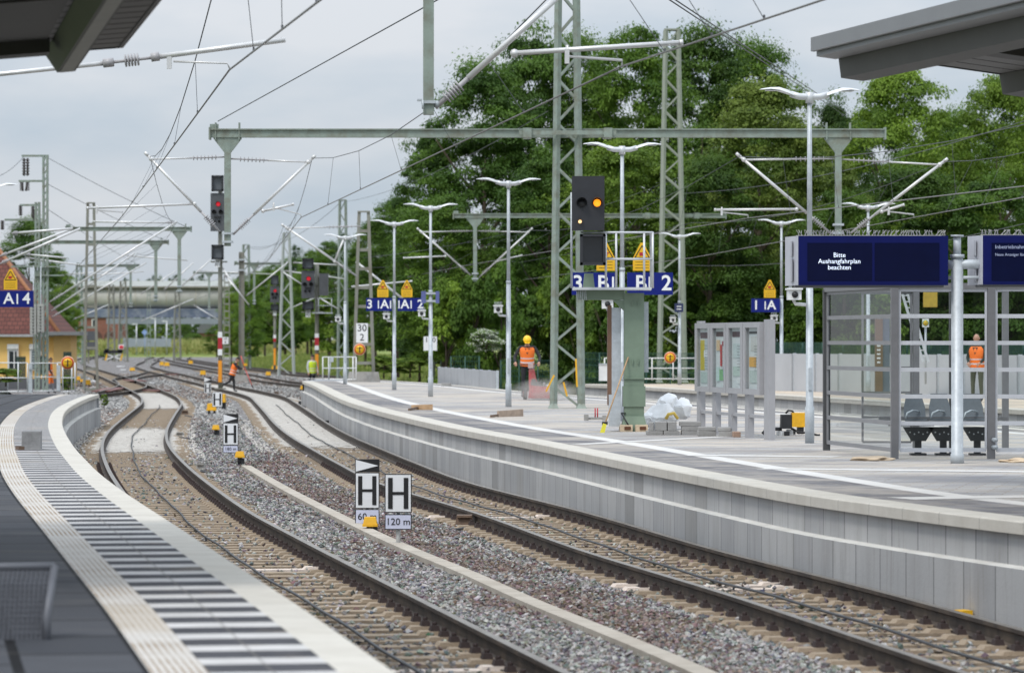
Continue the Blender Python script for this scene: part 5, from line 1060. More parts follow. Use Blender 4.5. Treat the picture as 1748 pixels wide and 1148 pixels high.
# ------------------------------------------------------------------ notice cabinet
da, dbb = on(1192, 738, PZ).y, on(1303, 750, PZ).y; A = V((1192-CX)*da/F, da, PZ); B = V((1304-CX)*dbb/F, dbb, PZ); U = (B-A); LN = U.length; U.normalize(); NR = V(-U.y, U.x, 0); NR = -NR if NR.y > 0 else NR
t = thing('notice_cabinet', 'long grey notice cabinet with four glazed poster bays behind the lamp post', 'notice board', A)
def WB(u, z, o=0.0): return A+U*u+NR*o+V(0, 0, z)
def bx(q, u0, u1, z0, z1, o0, o1, mi=0):
    vs = [WB(u, z, o) for z in (z0, z1) for u, o in ((u0, o0), (u1, o0), (u1, o1), (u0, o1))]; q.add(vs, [(0, 3, 2, 1), (4, 5, 6, 7), (0, 1, 5, 4), (1, 2, 6, 5), (2, 3, 7, 6), (3, 0, 4, 7)], mi)
cabm = mat('cabinet_grey', (.37, .37, .385), .5, .1, .06, 4); bw = LN/4; Zt, Zl = 1.90, .72
for k in range(5): q = MB(); bx(q, k*bw-(.12 if k < 4 else .0), k*bw+(.12 if k < 4 else .36), 0, Zl if 0 < k < 4 else Zt+.04, -.10, .0); q.build('post', cabm, t)
q = MB(); bx(q, 0, LN, .34, .39, -.08, -.02); q.build('cross_bar', cabm, t)
posters = [[(.05, .42, .28, .80, (.62, .50, .06)), (.06, .95, .83, .93, (.12, .07, .08)), (.45, .9, .3, .8, (.55, .6, .62)), (.1, .9, .06, .25, (.50, .6, .58)), (.4, .9, .5, .62, (.8, .82, .85))], [(.06, .95, .86, .94, (.12, .07, .08)), (.42, .58, .36, .72, (.62, .05, .06)), (.6, .8, .7, .78, (.35, .05, .07)), (.1, .4, .62, .80, (.75, .55, .35)), (.35, .7, .12, .30, (.25, .5, .25)), (.72, .9, .18, .34, (.2, .3, .6)), (.1, .38, .1, .34, (.6, .75, .72))], [(.06, .95, .85, .94, (.12, .07, .08)), (.12, .9, .5, .74, (.60, .68, .68)), (.12, .9, .2, .36, (.55, .66, .60)), (.5, .9, .08, .18, (.78, .8, .8))], [(.06, .95, .9, .94, (.05, .05, .05)), (.2, .92, .62, .86, (.62, .62, .6)), (.08, .62, .36, .52, (.78, .42, .10)), (.12, .9, .1, .3, (.55, .62, .6))]]
for k in range(4):
    q = MB(); u0, u1 = k*bw+.02, (k+1)*bw-.02; fr = .10
    bx(q, u0, u1, Zt-.09, Zt, -.02, .07); bx(q, u0, u1, Zl, Zl+.09, -.02, .07); bx(q, u0, u0+fr*1.6, Zl+.09, Zt-.09, -.02, .07); bx(q, u1-fr*1.6, u1, Zl+.09, Zt-.09, -.02, .07); f_ = q.build('frame', cabm, t)
    q = MB(); bx(q, u0+fr, u1-fr, Zl+.05, Zt-.05, -.015, .005); o = q.build('poster', mat('poster_white', (.74, .77, .78), .6, 0, .05, 4), t)
    q = MB(); um, ul = u0+fr*1.6, u1-u0-fr*3.2; zm, zl_ = Zl+.09, Zt-Zl-.18; mm = []
    for i, (a, b_, c, e_, col) in enumerate(posters[k]):
        bx(q, um+ul*a, um+ul*b_, zm+zl_*c, zm+zl_*e_, .006+.0015*i, .012+.0015*i, i); mm.append(mat('print_%d_%d' % (k, i), col, .6, 0, .2, 30))
    n_ = len(mm); mm.append(mat('print_ink', (.25, .25, .27), .6))
    for i in range(9): bx(q, um+ul*.5, um+ul*random.uniform(.7, .9), zm+zl_*(.3+.05*i), zm+zl_*(.306+.05*i), .02, .022, n_)
    q.build('print', mm, o); q = MB(); q.poly([WB(u0+fr, Zl+.08, .05), WB(u1-fr, Zl+.08, .05), WB(u1-fr, Zt-.08, .05), WB(u0+fr, Zt-.08, .05)]); q.build('pane', glass, t)

# ------------------------------------------------------------------ building site odds and ends
pavm = mat('paver_grey', (.30, .295, .285), .85, 0, .15, 6, bump=.3)
def paver(x, y, w_, h_, lab, dz=0.0, m=pavm, dy=0, rz=0.0):
    g_ = on(x, y, PZ); s = g_.y/F; q = MB(); q.box((g_.x, g_.y+dy, PZ+dz+h_/2), (w_, .42, h_), rz=rz)
    o = q.build('paving_stone', m); bv = o.modifiers.new('bevel', 'BEVEL'); bv.width = .008; bv.segments = 2; tag(o, lab, 'paving stone', 'loose paving stones by the cabinet')
yb = 741.5
for i, (x, w_, h_, dz, y, lab) in enumerate(((1117, .27, .07, 0, yb, 'leftmost flat paving stone at the bottom of the stack'), (1145, .27, .07, 0, yb, 'flat paving stone beneath the upright block'), (1176, .26, .07, 0, yb, 'bottom paving stone below the long flat pair'), (1206, .30, .09, 0, yb+2, 'bottom paving stone in the middle of the row'), (1240, .26, .09, 0, yb+3, 'paving stone near the right end of the row'), (1112, .08, .14, .072, yb, 'upright thin paving stone beside the green column'), (1128, .2, .15, .072, yb, 'upright block second from the green column'), (1146, .15, .15, .072, yb, 'square upright block left of a pale wood chip'), (1178, .30, .075, .072, yb, 'lower of two flat stones stacked over the base'), (1178, .36, .075, .149, yb, 'topmost flat paving stone of the whole stack'), (1207, .30, .06, .092, yb+2, 'flat stone lying on the middle bottom stone'), (1236, .22, .06, .092, yb+3, 'flat stone lying on the right bottom stone'))): paver(x, y, w_, h_, lab, dz, rz=random.uniform(-.06, .06))
paver(1257, yb+4, .12, .09, 'reddish brick end at the right of the row', 0, mat('brick_end', (.33, .22, .16), .9, 0, .2, 10))
paver(762, 659, .35, .12, 'grey stone left near the far edge of the middle platform', 0, pavm)
# big bag
def blob(name, c, r, m, lab, cat, sub=4, amp=.22, sq=.7, seed=0, flat=None, fz=1.0, ridge=False):
    bm = bmesh.new(); bmesh.ops.create_icosphere(bm, subdivisions=sub, radius=1); rnd = random.Random(seed); ds = [(Vector((rnd.gauss(0, 1), rnd.gauss(0, 1), rnd.gauss(0, 1))).normalized(), rnd.uniform(1.5, 5), rnd.uniform(0, 6)) for _ in range(5 if ridge else 14)]
    for v_ in bm.verts:
        n_ = v_.co.normalized(); k = 1+amp*sum((math.sin(d_.dot(n_)*f_*2+p_) if not ridge else (1-2*abs(math.sin(d_.dot(n_)*f_+p_)))) for d_, f_, p_ in ds)/4
        v_.co = Vector((n_.x*r[0]*k, n_.y*r[1]*k, max(n_.z, -.25 if flat else -1)*r[2]*k*fz))
    me = bpy.data.meshes.new(name); bm.to_mesh(me); bm.free(); me.materials.append(m)
    for p_ in me.polygons: p_.use_smooth = True
    o = bpy.data.objects.new(name, me); C.objects.link(o); o.location = c; return tag(o, lab, cat)
g_ = on(1142, 735, PZ); 
t = thing('bulk_bag', 'crumpled white woven bulk bag with a yellow strap behind the paving stones', 'bag', g_+V(0, 1.2, 0))
for i, (c, r, sd_) in enumerate((((-.05, 1.2, .22), (.36, .36, .26), 3), ((.05, 1.3, .42), (.22, .25, .26), 5), ((-.30, 1.1, .16), (.16, .2, .17), 8), ((.30, 1.2, .36), (.20, .2, .24), 9))):
    bm = bmesh.new(); rr_ = random.Random(sd_*7)
    for k in range(38):
        n_ = Vector((rr_.gauss(0, 1), rr_.gauss(0, 1), rr_.gauss(0, 1))).normalized(); k_ = rr_.uniform(.8, 1.12); bm.verts.new((n_.x*r[0]*k_, n_.y*r[1]*k_, max(n_.z, -.7)*r[2]*k_))
    h_ = bmesh.ops.convex_hull(bm, input=bm.verts); bmesh.ops.delete(bm, geom=list({e for e in h_['geom_interior']+h_['geom_unused'] if isinstance(e, bmesh.types.BMVert)}), context='VERTS')
    bmesh.ops.subdivide_edges(bm, edges=bm.edges, cuts=2, use_grid_fill=True)
    for v_ in bm.verts: n_ = v_.co.normalized(); v_.co += n_*rr_.uniform(-.016, .012)
    me = bpy.data.meshes.new('bag'); bm.to_mesh(me); bm.free(); me.materials.append(bagm); me.polygons.foreach_set('use_smooth', [True]*len(me.polygons)); me.set_sharp_from_angle(angle=R(24))
    o = bpy.data.objects.new(('body', 'fold', 'fold', 'fold')[i], me); C.objects.link(o); o.location = V(*c)-V(0, 1.2, 0); o.parent = t
q = MB(); q.tube([g_+V(-.02, .80, .20), g_+V(.02, .76, .28), g_+V(.12, .76, .30), g_+V(.19, .80, .20)], .03, 0, 8); q.build('strap', mat('strap_yellow', (.7, .5, .1), .7), t)
# broom
t = thing('broom', 'long handled broom with yellow bristles leaning on the green column', 'broom', on(1029, 738, PZ)); d0 = on(1029, 738, PZ).y; q = MB(); q.tube([at(1033, 722, d0), at(1075, 602, d0+1.1)], .014, 0, 8); q.build('handle', wood, t)
q = MB(); q.add([at(1024, 739, d0-.08), at(1032, 739, d0-.08), at(1035.5, 724, d0-.05), at(1029.5, 722, d0-.05), at(1024, 738, d0+.05), at(1032, 738, d0+.05), at(1035.5, 723, d0+.04), at(1029.5, 721, d0+.04)], [(0, 1, 2, 3), (4, 5, 6, 7), (0, 1, 5, 4), (1, 2, 6, 5), (2, 3, 7, 6), (3, 0, 4, 7)]); q.build('bristles', mat('bristle_yellow', (.68, .62, .05), .8, 0, .2, 60), t); q = MB(); q.box(at(1032.5, 722, d0), (.1, .07, .05)); q.build('head', black, t)
# sack truck handles / red tool
g_ = on(1018, 719, PZ); t = thing('paver_tongs', 'pair of red handled paving tongs lying by the broom', 'tool', g_); q = MB()
for x in (1016, 1020): q.tube([at(x, 716, g_.y), at(x, 696, g_.y)], .013, 0, 6)
q.build('handle', redm, t); q = MB(); q.box(g_+V(0, 0, .06), (.35, .12, .05)); q.box(g_+V(-.2, .0, .08), (.09, .2, .12)); q.box(g_+V(.16, 0, .07), (.08, .2, .1)); q.build('jaws', greyb, t)
t = thing('timber_block', 'pale timber block with dark ends behind the broom handle', 'timber', on(1050, 712, PZ), 'timber blocks under the column'); p = on(1050, 712, PZ); q = MB(); q.box(p+V(0, 0, .07), (.16, .5, .14)); q.build('block', woodl, t); q = MB()
for k in (-.04, .04): q.box(p+V(k, -.255, .06), (.05, .012, .07))
q.build('end_grain', mat('end_grain', (.12, .05, .025), .9), t)
# generator and hoses
g_ = on(1348, 743, PZ); d = g_.y; s = d/F; t = thing('power_unit', 'small yellow and black power unit with hoses left of the tall lamp post', 'machine', g_); Xg = lambda x: (x-CX)*s; Zg = lambda y: EYE-(y-HZ)*s
q = MB(); q.box((Xg(1363), d, Zg(716)), (24*s, .35, 24*s)); q.build('yellow_hood', yellow2, t); q = MB(); q.box((Xg(1341.5), d, Zg(719)), (19*s, .32, 24*s), taper=.92); q.tube([(Xg(1341), d, Zg(705)), (Xg(1346), d, Zg(700)), (Xg(1352), d, Zg(701)), (Xg(1356), d, Zg(706))], .02, 0, 6); q.box((Xg(1366), d, Zg(734)), (10*s, .3, 12*s)); q.box((Xg(1342), d-.1, Zg(741)), (9*s, .2, 11*s)); q.build('motor', black, t)
q = MB(); q.box((Xg(1334), d-.05, Zg(741)), (12*s, .2, 12*s), rz=.3); q.box((Xg(1350), d, Zg(737)), (12*s, .2, 9*s), rz=-.3); q.build('casing', whitem, t)
q = MB(); q.tube([(Xg(1301), d-.1, PZ+.03), (Xg(1306), d-.1, Zg(734)), (Xg(1318), d-.1, Zg(731)), (Xg(1334), d-.1, Zg(732))], .03, 0, 8); q.build('hose', black, t); q = MB(); q.tube([(Xg(1350), d-.1, Zg(730)), (Xg(1362), d-.15, Zg(737)), (Xg(1380), d-.2, Zg(738)), (Xg(1395), d-.2, Zg(742)), (Xg(1398), d-.2, PZ+.02)], .018, 0, 8); q.build('hose', black, t)
for x, y, r, h_, lab in ((1487, 785, (.26, .35, .045), 1, 'small heap of sand in front of the left shelter post'), (1736, 788, (.22, .3, .04), 1, 'low heap of sand at the right picture edge by the shelter'), (1458, 664, (.75, 1.2, .17), 1, 'heap of sand on the far platform behind the shelter side')):
    o = blob('sand_heap', on(x, y, PZ)+V(0, 0, .01), r, sand, lab, 'sand heap', amp=.2, seed=int(x), flat=True); o['group'] = 'sand heaps'
def plank(x0, y0, x1, y1, lab, m=wood, w_=.16): q = MB(); a, b_ = on(x0, y0, PZ+.03), on(x1, y1, PZ+.05); q.beam(a, b_, .04, w_); tag(q.build('plank', m), lab, 'plank', 'loose planks on the middle platform')
plank(703, 696.5, 738, 695.5, 'orange brown board lying near the platform edge'); plank(698, 698.5, 722, 694, 'thin dark lath crossing the orange board', rustb, .05); plank(850, 709, 892, 706, 'weathered board lying in front of the helmeted worker', mat('old_board', (.40, .31, .24), .85, 0, .2, 8), .2); plank(838, 710, 866, 706, 'thin dark lath beside the weathered board', rustb, .05)
# concrete block and wire bench on the left platform
t = thing('concrete_block', 'grey concrete block standing on the hatched edge of the left platform', 'block', on(53, 767, PZ)); p = on(53, 767, PZ); s = p.y/F; q = MB(); q.box((p.x, p.y+.1, PZ+15.5*s), (32*s, .35, 31*s), rz=.05); q.build('block', mat('block_grey', (.25, .25, .25), .85, 0, .25, 6, bump=.3), t); q = MB(); q.box((p.x-18*s, p.y, PZ+.025), (.1, .2, .05), rz=.4); q.build('chip', rustb, t)
d = 20.5; s = d/F; Xl = lambda x: (x-CX)*s; Zl_ = lambda y: EYE-(y-HZ)*s
t = thing('wire_bench', 'blurred grey wire mesh bench end at the lower left', 'bench', (Xl(80), d, PZ)); q = MB(); bg_ = mat('bench_grey', (.11, .115, .13), .5, .2, .08)
yk = 14
q.tube([(Xl(80), d, Zl_(1112)), (Xl(80), d, Zl_(1050)), (Xl(85), d+.2, Zl_(970))], .022, 0, 8); q.tube([(Xl(85), d+.2, Zl_(970)), (Xl(-120), d+.2, Zl_(972))], .022, 0, 8); q.tube([(Xl(80), d, Zl_(1098)), (Xl(-120), d, Zl_(1096))], .02, 0, 8); q.tube([(Xl(72), d, Zl_(1113)), (Xl(76), d+1, Zl_(1113)+.03)], .022, 0, 8); q.build('frame', bg_, t)
q = MB()
for i in range(26): q.tube([(Xl(80-i*8), d+.2, Zl_(972)), (Xl(78-i*8), d+.12, Zl_(998)), (Xl(78-i*8), d-.02, Zl_(1096))], .0085, 0, 4)
for i in range(14): q.tube([(Xl(80), d+.2-.2*i/14, Zl_(974+i*9)), (Xl(-120), d+.2-.2*i/14, Zl_(974+i*9))], .0085, 0, 4)
q.build('mesh', bg_, t)

# ------------------------------------------------------------------ railings, barriers and fences
def railing(pts, lab, zs, h_=1.0, m=galvl, r=.022, grp='galvanised railings'):
    t = thing('railing', lab, 'railing', pts[0], grp); 
    for p in pts: q = MB(); q.tube([p, p+V(0, 0, h_)], r, 0, 8); q.build('post', m, t)
    q = MB()
    for z in zs: q.tube([p+V(0, 0, z) for p in pts], r*.8, 0, 8)
    q.build('rails', m, t)
d = 131; s = d/F; h_ = 49*s
railing([at(x, 668, d) for x in (-40, 31, 47)], 'galvanised railing at the left platform end, left of the gate', (0, h_*.48, h_), h_); railing([at(x, 668, d) for x in (98, 107, 122.5, 128)], 'galvanised railing carrying the round sign at the left', (0, h_*.48, h_), h_)
t = thing('gate', 'grey gate post with lock plate in the left railing', 'gate', at(52, 668, d)); q = MB(); q.box(at(52, 645, d), (.12, .12, 50*s)); q.box(at(100, 645, d), (.12, .12, 44*s)); q.box(at(52, 625, d-.1), (.12, .1, .2)); q.build('post', galv, t); q = MB(); q.tube([at(52, 619.5, d), at(98, 619.5, d)], .018, 0, 6); q.tube([at(52, 643, d), at(98, 643, d)], .018, 0, 6); q.tube([at(52, 667, d), at(98, 667, d)], .018, 0, 6); q.build('rails', galvl, t)
d = 146; s = d/F; h_ = 38*s
railing([at(x, 647, d) for x in (551, 561, 590, 602.5, 608)], 'galvanised railing at the end of the middle platform', (0, h_*.5, h_), h_, whitem)
q = MB(); q.box(at(566, 613, d-.1), (.14, .1, .2)); q.tube([at(561, 647, d), at(565, 612, d)], .03, 0, 6); tag(q.build('gate_lock', galv), 'small lock plate and strut on the middle platform railing', 'lock')
d = 141; s = d/F; h_ = 38*s
railing([at(x, 649, d) for x in (1032, 1051, 1113, 1149, 1187, 1215)], 'galvanised railing along the far platform end behind the green column', (.06, h_*.55, h_), h_, whitem)
t = thing('switch_cabinet', 'white cabinet at the left end of the far platform railing', 'cabinet', at(1030, 650, d-1)); q = MB(); q.box(at(1030, 635.5, d-1), (15*s, .3, 28*s)); q.build('body', whitem, t); q = MB(); q.box(at(1030, 621, d-1), (16*s, .36, .04)); q.build('lid', galv, t)
def barrier(a, b_, z0, z1, lab, m, n, th=.12, name='noise_barrier', cat='barrier', cap=None):
    t = thing(name, lab, cat, a); q = MB(); u = (b_-a); 
    for i in range(n):
        p0, p1 = a+u*(i/n), a+u*((i+1)/n-.004); z0_, z1_ = z0, z1; c = (p0+p1)/2; q.box((c.x, c.y, (z0_+z1_)/2), ((p1-p0).length, th, z1_-z0_), rz=math.atan2(u.y, u.x))
    q.build('panel', m, t)
    for i in range(n+1): p0 = a+u*(i/n); q = MB(); q.box((p0.x, p0.y, (z0+z1)/2+.01), (.1, th+.06, z1-z0+.02)); q.build('post', galv, t)
    return t
barm = mat('barrier_panel', (.36, .37, .39), .7, 0, .06, .8, dirt=(.28, .29, .31), dscale=.9, damt=.5)
a = V((750-CX)*148/F, 148, 0); b_ = V((849-CX)*128/F, 128, 0); barrier(a, b_, -.3, 1.35, 'grey panelled barrier behind the middle platform left of the helmeted worker', barm, 8)
a = V((1210-CX)*128/F, 128, 0); b_ = V((1790-CX)*108/F, 108, 0); barrier(a, b_, -.3, 1.95, 'long pale grey barrier behind the far platform and shelter', mat('barrier_pale', (.46, .475, .50), .7, 0, .05, .8, dirt=(.38, .39, .41), dscale=.7, damt=.5), 14)
gm = mat('mesh_fence_green', (.02, .075, .055), .6, 0, .15, 5)
def meshfence(a, b_, z0, z1, lab, n):
    t = thing('mesh_fence', lab, 'fence', a, 'dark green mesh fences'); u = b_-a
    for i in range(n+1): p0 = a+u*(i/n); q = MB(); q.tube([p0+V(0, 0, z0), p0+V(0, 0, z1)], .03, 0, 6); q.build('post', gm, t)
    q = MB(); k = int(u.length/.09)
    for i in range(k): p0 = a+u*(i/k); q.beam(p0+V(0, 0, z0), p0+V(0, 0, z1), .012, .012)
    for i in range(10): z = z0+(z1-z0)*i/9; q.beam(a+V(0, 0, z), b_+V(0, 0, z), .018, .018)
    q.build('mesh', gm, t)
meshfence(V((1210-CX)*131/F, 131, 0), V((1790-CX)*110/F, 110, 0), 1.9, 2.3, 'green mesh fence standing on the long pale barrier', 16)
meshfence(V((985-CX)*150/F, 150, 0), V((1230-CX)*140/F, 140, 0), -.3, 1.9, 'green mesh fence behind the far platform railing', 6)
meshfence(V((770-CX)*152/F, 152, 0), V((818-CX)*152/F, 152, 0), 0, 1.75, 'short dense green mesh panel above the grey barrier', 2)
meshfence(V((855-CX)*152/F, 152, 0), V((950-CX)*150/F, 150, 0), -.3, 1.6, 'green mesh fence behind the helmeted worker', 3)
a = V((-60-CX)*200/F, 200, 0); b_ = V((100-CX)*207/F, 207, 0); barrier(a, b_, -.6, .35, 'dark grey panel fence at the left behind the railing', mat('panel_dark', (.17, .165, .17), .7, 0, .06, .8), 9, name='panel_fence', cat='fence')
for x0, x1, y0, y1, lab in ((28, 44, 608, 668, 'dark green slatted gate leaf at the left by the house'), (66, 80, 607, 640, 'dark green slatted panel between the house windows'), (108, 122, 600, 660, 'dark green slatted panel behind the round sign')):
    d = 209; s = d/F; t = thing('slat_screen', lab, 'screen', at((x0+x1)/2, y1, d), 'dark green slatted screens'); q = MB(); n_ = 8
    for i in range(n_): xx_ = x0+(x1-x0)*(i+.5)/n_; q.box(at(xx_, (y0+y1)/2, d), ((x1-x0)/n_*s*.8, .04, (y1-y0)*s))
    q.box(at((x0+x1)/2, y0+4, d+.04), ((x1-x0)*s, .04, .08)); q.box(at((x0+x1)/2, y1-6, d+.04), ((x1-x0)*s, .04, .08)); q.build('slats', mat('slat_green', (.012, .045, .035), .6), t)
# info pillar behind the shelter, ladders and poster seen through the glass
d = 103; s = d/F; t = thing('info_pillar', 'slim brown and blue information pillar seen through the shelter glass', 'pillar', at(1506, 668, d)); q = MB(); q.box(at(1500, 605, d), (12*s, .3, 126*s)); q.build('brown_face', mat('brown_steel', (.17, .095, .06), .6), t); q = MB(); q.box(at(1512, 605, d+.05), (12*s, .3, 126*s)); q.build('blue_side', mat('pillar_blue', (.10, .13, .19), .5), t); q = MB()
for i in range(5): q.box(at(1500, 590+7*i, d-.16), (6*s, .01, 3*s))
q.build('lettering', white, t)
d = 100; s = d/F; t = thing('ladder', 'aluminium ladder leaning behind the shelter glass', 'ladder', at(1572, 620, d)); q = MB()
for dx in (0, 9): q.beam(at(1538+dx, 494, d+.3), at(1576+dx, 618, d), .03, .06)
q.build('rail', galvl, t); q = MB()
for i in range(12): f = i/12; q.beam(at(1538+38*f, 494+124*f, d+.3-.3*f), at(1547+38*f, 494+124*f, d+.3-.3*f), .03, .03)
q.build('rungs', galvl, t)
t = thing('notice_plate', 'yellow notice plate seen through the top of the shelter', 'sign', at(1588, 510, 104)); q = MB(); q.box(at(1588, 511, 104), (24*104/F, .04, 26*104/F)); q.build('plate', mat('dull_yellow', (.42, .30, .04), .6, 0, .2, 6), t)
t = thing('bus_stop_sign', 'white plate with a round yellow and green bus stop symbol behind the shelter', 'sign', at(1580, 580, 110)); q = MB(); q.tube([at(1580, 655, 110.1), at(1580, 545, 110.1)], .03, 0, 6); q.build('post', galv, t); q = MB(); q.box(at(1580, 551, 110), (11*110/F, .03, 14*110/F)); q.build('plate', white, t); q = MB(); c = at(1580, 551, 109.97); q.disc(c, .085, 0, 18, .01); q.build('ring', mat('stop_green', (.05, .25, .08), .5), t); q = MB(); q.disc(c-V(0, .004, 0), .065, 0, 18, .01); q.build('disc', yellow, t); q = MB(); q.text('H', (c.x, c.y-.008, c.z), .1, bold=.01); q.build('lettering', mat('stop_green', (.05, .25, .08), .5), t)
# pallet of hoses, sticks by the mast
for x0, y0, x1, y1, lab in ((932, 668, 946, 640, 'yellow stick leaning on the left of the lattice mast'), (962, 652, 968, 676, 'yellow stick leaning inside the lattice mast'), (983, 612, 985, 660, 'yellow tube on the right leg of the lattice mast')): 
    q = MB(); q.beam(at(x0, y0, 90), at(x1, y1, 90), .03, .04); tag(q.build('yellow_stick', yellow2), lab, 'stick', 'yellow sticks at the mast')
# buffer stop with red board, signal boxes far left
d = 380; s = d/F; t = thing('buffer_stop', 'white and yellow buffer stop with a red board at the end of a siding', 'buffer stop', at(195, 614, d)); q = MB()
for x0, y0, x1, y1, k in ((180, 615, 183, 603, 1), (209, 603, 206, 615, 1)): q.beam(at(x0, y0, d), at(x1, y1, d), .14, .14, k)
q.beam(at(182, 604, d), at(207, 613, d), .12, .12, 0); q.beam(at(207, 604, d), at(182, 613, d), .12, .12, 0); q.build('frame', [whitem, yellow2], t); q = MB(); q.box(at(193, 600, d), (32*s, .3, .3)); q.box(at(182, 598, d), (7*s, .3, .35)); q.box(at(205, 598, d), (7*s, .3, .35)); q.build('beam', black, t)
t = thing('stop_signal', 'white board with a red rectangle above the buffer stop', 'sign', at(207, 612, d-1)); q = MB(); q.box(at(207, 592, d-1), (9*s, .1, 8*s)); q.build('plate', white, t); q = MB(); q.box(at(207, 592, d-1.1), (6.5*s, .08, 5*s)); q.build('field', mat('flag_red', (.65, .02, .04), .5), t); q = MB(); q.box(at(212.5, 604, d-.8), (1.5*s, .1, 20*s)); q.build('post', oldgrey, t)
d = 260; s = d/F; t = thing('relay_cabinet', 'dark signal back panels on posts seen between the ladder mast legs', 'cabinet', at(156, 600, d)); q = MB(); q.box(at(157, 573, d), (17*s, .3, 16*s)); q.box(at(157, 590, d), (17*s, .3, 14*s)); q.build('panels', sigg, t); q = MB(); q.box(at(151, 600, d+.2), (.1, .1, 40*s)); q.box(at(163, 600, d+.2), (.1, .1, 40*s)); q.build('posts', oldgrey, t)
t = thing('shunting_signal', 'small round black and white dwarf signal by the ladder mast foot', 'signal', at(165, 652, 215)); q = MB(); q.tube([at(165, 645, 215), at(165, 645, 214.8)], .16, 0, 14); q.box(at(165, 651, 215), (.08, .08, .3)); q.build('body', black, t); q = MB(); q.tube([at(166, 645, 214.78), at(166, 645, 214.75)], .09, 0, 12); q.build('disc', white, t)
for i, (x, y, w_) in enumerate(((210, 632, 8), (206, 626, 12), (160, 652, 8), (260, 655, 7))):
    p = on(x, y, BZ); q = MB(); q.box(p+V(0, 0, .06), (w_*p.y/F, .6, .1)); tag(q.build('drive_plate', white), ('white point motor plate beside a yellow box at the crossover', 'long white plate left of the crossover', 'white plate by the ladder mast foot', 'small white plate inside the turnout')[i], 'plate', 'white plates at the points')
# ------------------------------------------------------------------ vegetation
leafm = attrmat('foliage', 0.6, 0.38); barkm = mat('bark', (.085, .065, .045), .9, 0, .3, 4, bump=.6, bscale=12)
def leaves(n_l, R_, H, z0, cols, leaf, per, seed, power=1.0, blossom=None):
    r = np.random.default_rng(seed); P = []; Cc = []; Nn = []
    for k in range(n_l):
        u = r.uniform(-.85, 1); th = r.uniform(0, 2*np.pi); rr = np.sqrt(max(0, 1-u*u))*r.uniform(.55, 1.0)
        prof = 1.0 if u < .2 else 1.0
        c = np.array([rr*np.cos(th)*R_, rr*np.sin(th)*R_, z0+H*(.5+.5*u*r.uniform(.85, 1.0))]); lr = r.choice([r.uniform(.09, .16), r.uniform(.15, .30)])*R_
        d_ = r.normal(0, 1, (per, 3)); d_ /= np.linalg.norm(d_, axis=1)[:, None]; d_[:, 2] = np.where(d_[:, 2] < -.35, -d_[:, 2]*.6, d_[:, 2])
        rad = lr*np.where(r.uniform(0, 1, (per, 1)) < .35, np.clip(np.abs(r.normal(1.0, .32, (per, 1))), .3, 1.38), r.uniform(.55, 1.08, (per, 1))); p = c+d_*rad*np.array([1.2, 1.2, .58])
        P.append(p); Nn.append(d_*.5+r.normal(0, .30, (per, 3))+np.array([0, 0, .75]))
        base = np.array(cols[0])*(1-(t_ := r.uniform(0, 1)**power))+np.array(cols[1])*t_
        cc = base*r.uniform(.84, 1.14, (per, 1))
        if blossom is not None: m_ = r.uniform(0, 1, per) < blossom[0]; cc[m_] = np.array(blossom[1])*r.uniform(.8, 1.1, (m_.sum(), 1))
        Cc.append(cc)
    P = np.concatenate(P); Nn = np.concatenate(Nn); Cc = np.concatenate(Cc); n = len(P); Nn /= np.linalg.norm(Nn, axis=1)[:, None]+1e-9
    a = np.cross(Nn, r.normal(0, 1, (n, 3))); a /= np.linalg.norm(a, axis=1)[:, None]+1e-9; b_ = np.cross(Nn, a); s = leaf*r.uniform(.6, 1.35, (n, 1))
    v = np.stack([P-a*s, P-b_*s*.7+Nn*s*.12, P+a*s, P+b_*s*.7+Nn*s*.12], 1).reshape(-1, 3)
    f = np.arange(n*4).reshape(n, 4); return v, f, np.repeat(Cc, 4, 0)
def plant(name, label, cat, grp, seed, R_, H, trunk, cols, n_l, per, leaf, blossom=None, power=1.0):
    t = thing(name, label, cat, (0, 0, 0), grp); v, f, c = leaves(n_l, R_, H*(1-trunk), H*trunk, cols, leaf, per, seed, power, blossom)
    o = bpy.data.objects.new('crown' if trunk > .03 else 'foliage', mesh_np('crown', v, f, leafm, c)); C.objects.link(o); o.parent = t
    q = MB(); r = random.Random(seed); w_ = R_*.055; top = V(r.uniform(-.3, .3), r.uniform(-.3, .3), H*.72)
    q.tube([V(0, 0, -.6), V(.05, 0, H*.2), V(top.x*.5, top.y*.5, H*.45), top], [w_*1.3, w_, w_*.75, w_*.25], 0, 9)
    for k in range(9):
        z_ = H*r.uniform(.2, .6); a = r.uniform(0, 6.28); L_ = R_*r.uniform(.5, .85); q.tube([V(top.x*z_/H, top.y*z_/H, z_), V(math.cos(a)*L_*.5, math.sin(a)*L_*.5, z_+L_*.35), V(math.cos(a)*L_, math.sin(a)*L_, z_+L_*.75)], [w_*.45, w_*.3, w_*.1], 0, 6)
    q.build('trunk', barkm, t); return t
DK = ((.035, .082, .013), (.098, .182, .023)); MD = ((.056, .124, .015), (.152, .258, .029)); LN_ = ((.094, .168, .018), (.215, .325, .038)); YL = ((.075, .130, .018), (.195, .265, .045)); PN = ((.03, .07, .026), (.065, .115, .04))
protos = {}
def tree_proto(kind):
    if kind not in protos:
        a = {'dark': (DK, 21, 200, 360, .105), 'dark2': (DK, 22, 200, 360, .105), 'mid': (MD, 23, 200, 360, .105), 'mid2': (MD, 24, 200, 360, .105), 'light': (LN_, 25, 200, 360, .105), 'linden': (YL, 26, 200, 360, .105), 'pine': (PN, 27, 90, 160, .15)}[kind]
        protos[kind] = [plant('deciduous_tree' if kind != 'pine' else 'pine_tree', 'x', 'tree', 'trees behind the tracks', a[1], 5.5, 16, .10, a[0], a[2], a[3], a[4]), False]
    return protos[kind]
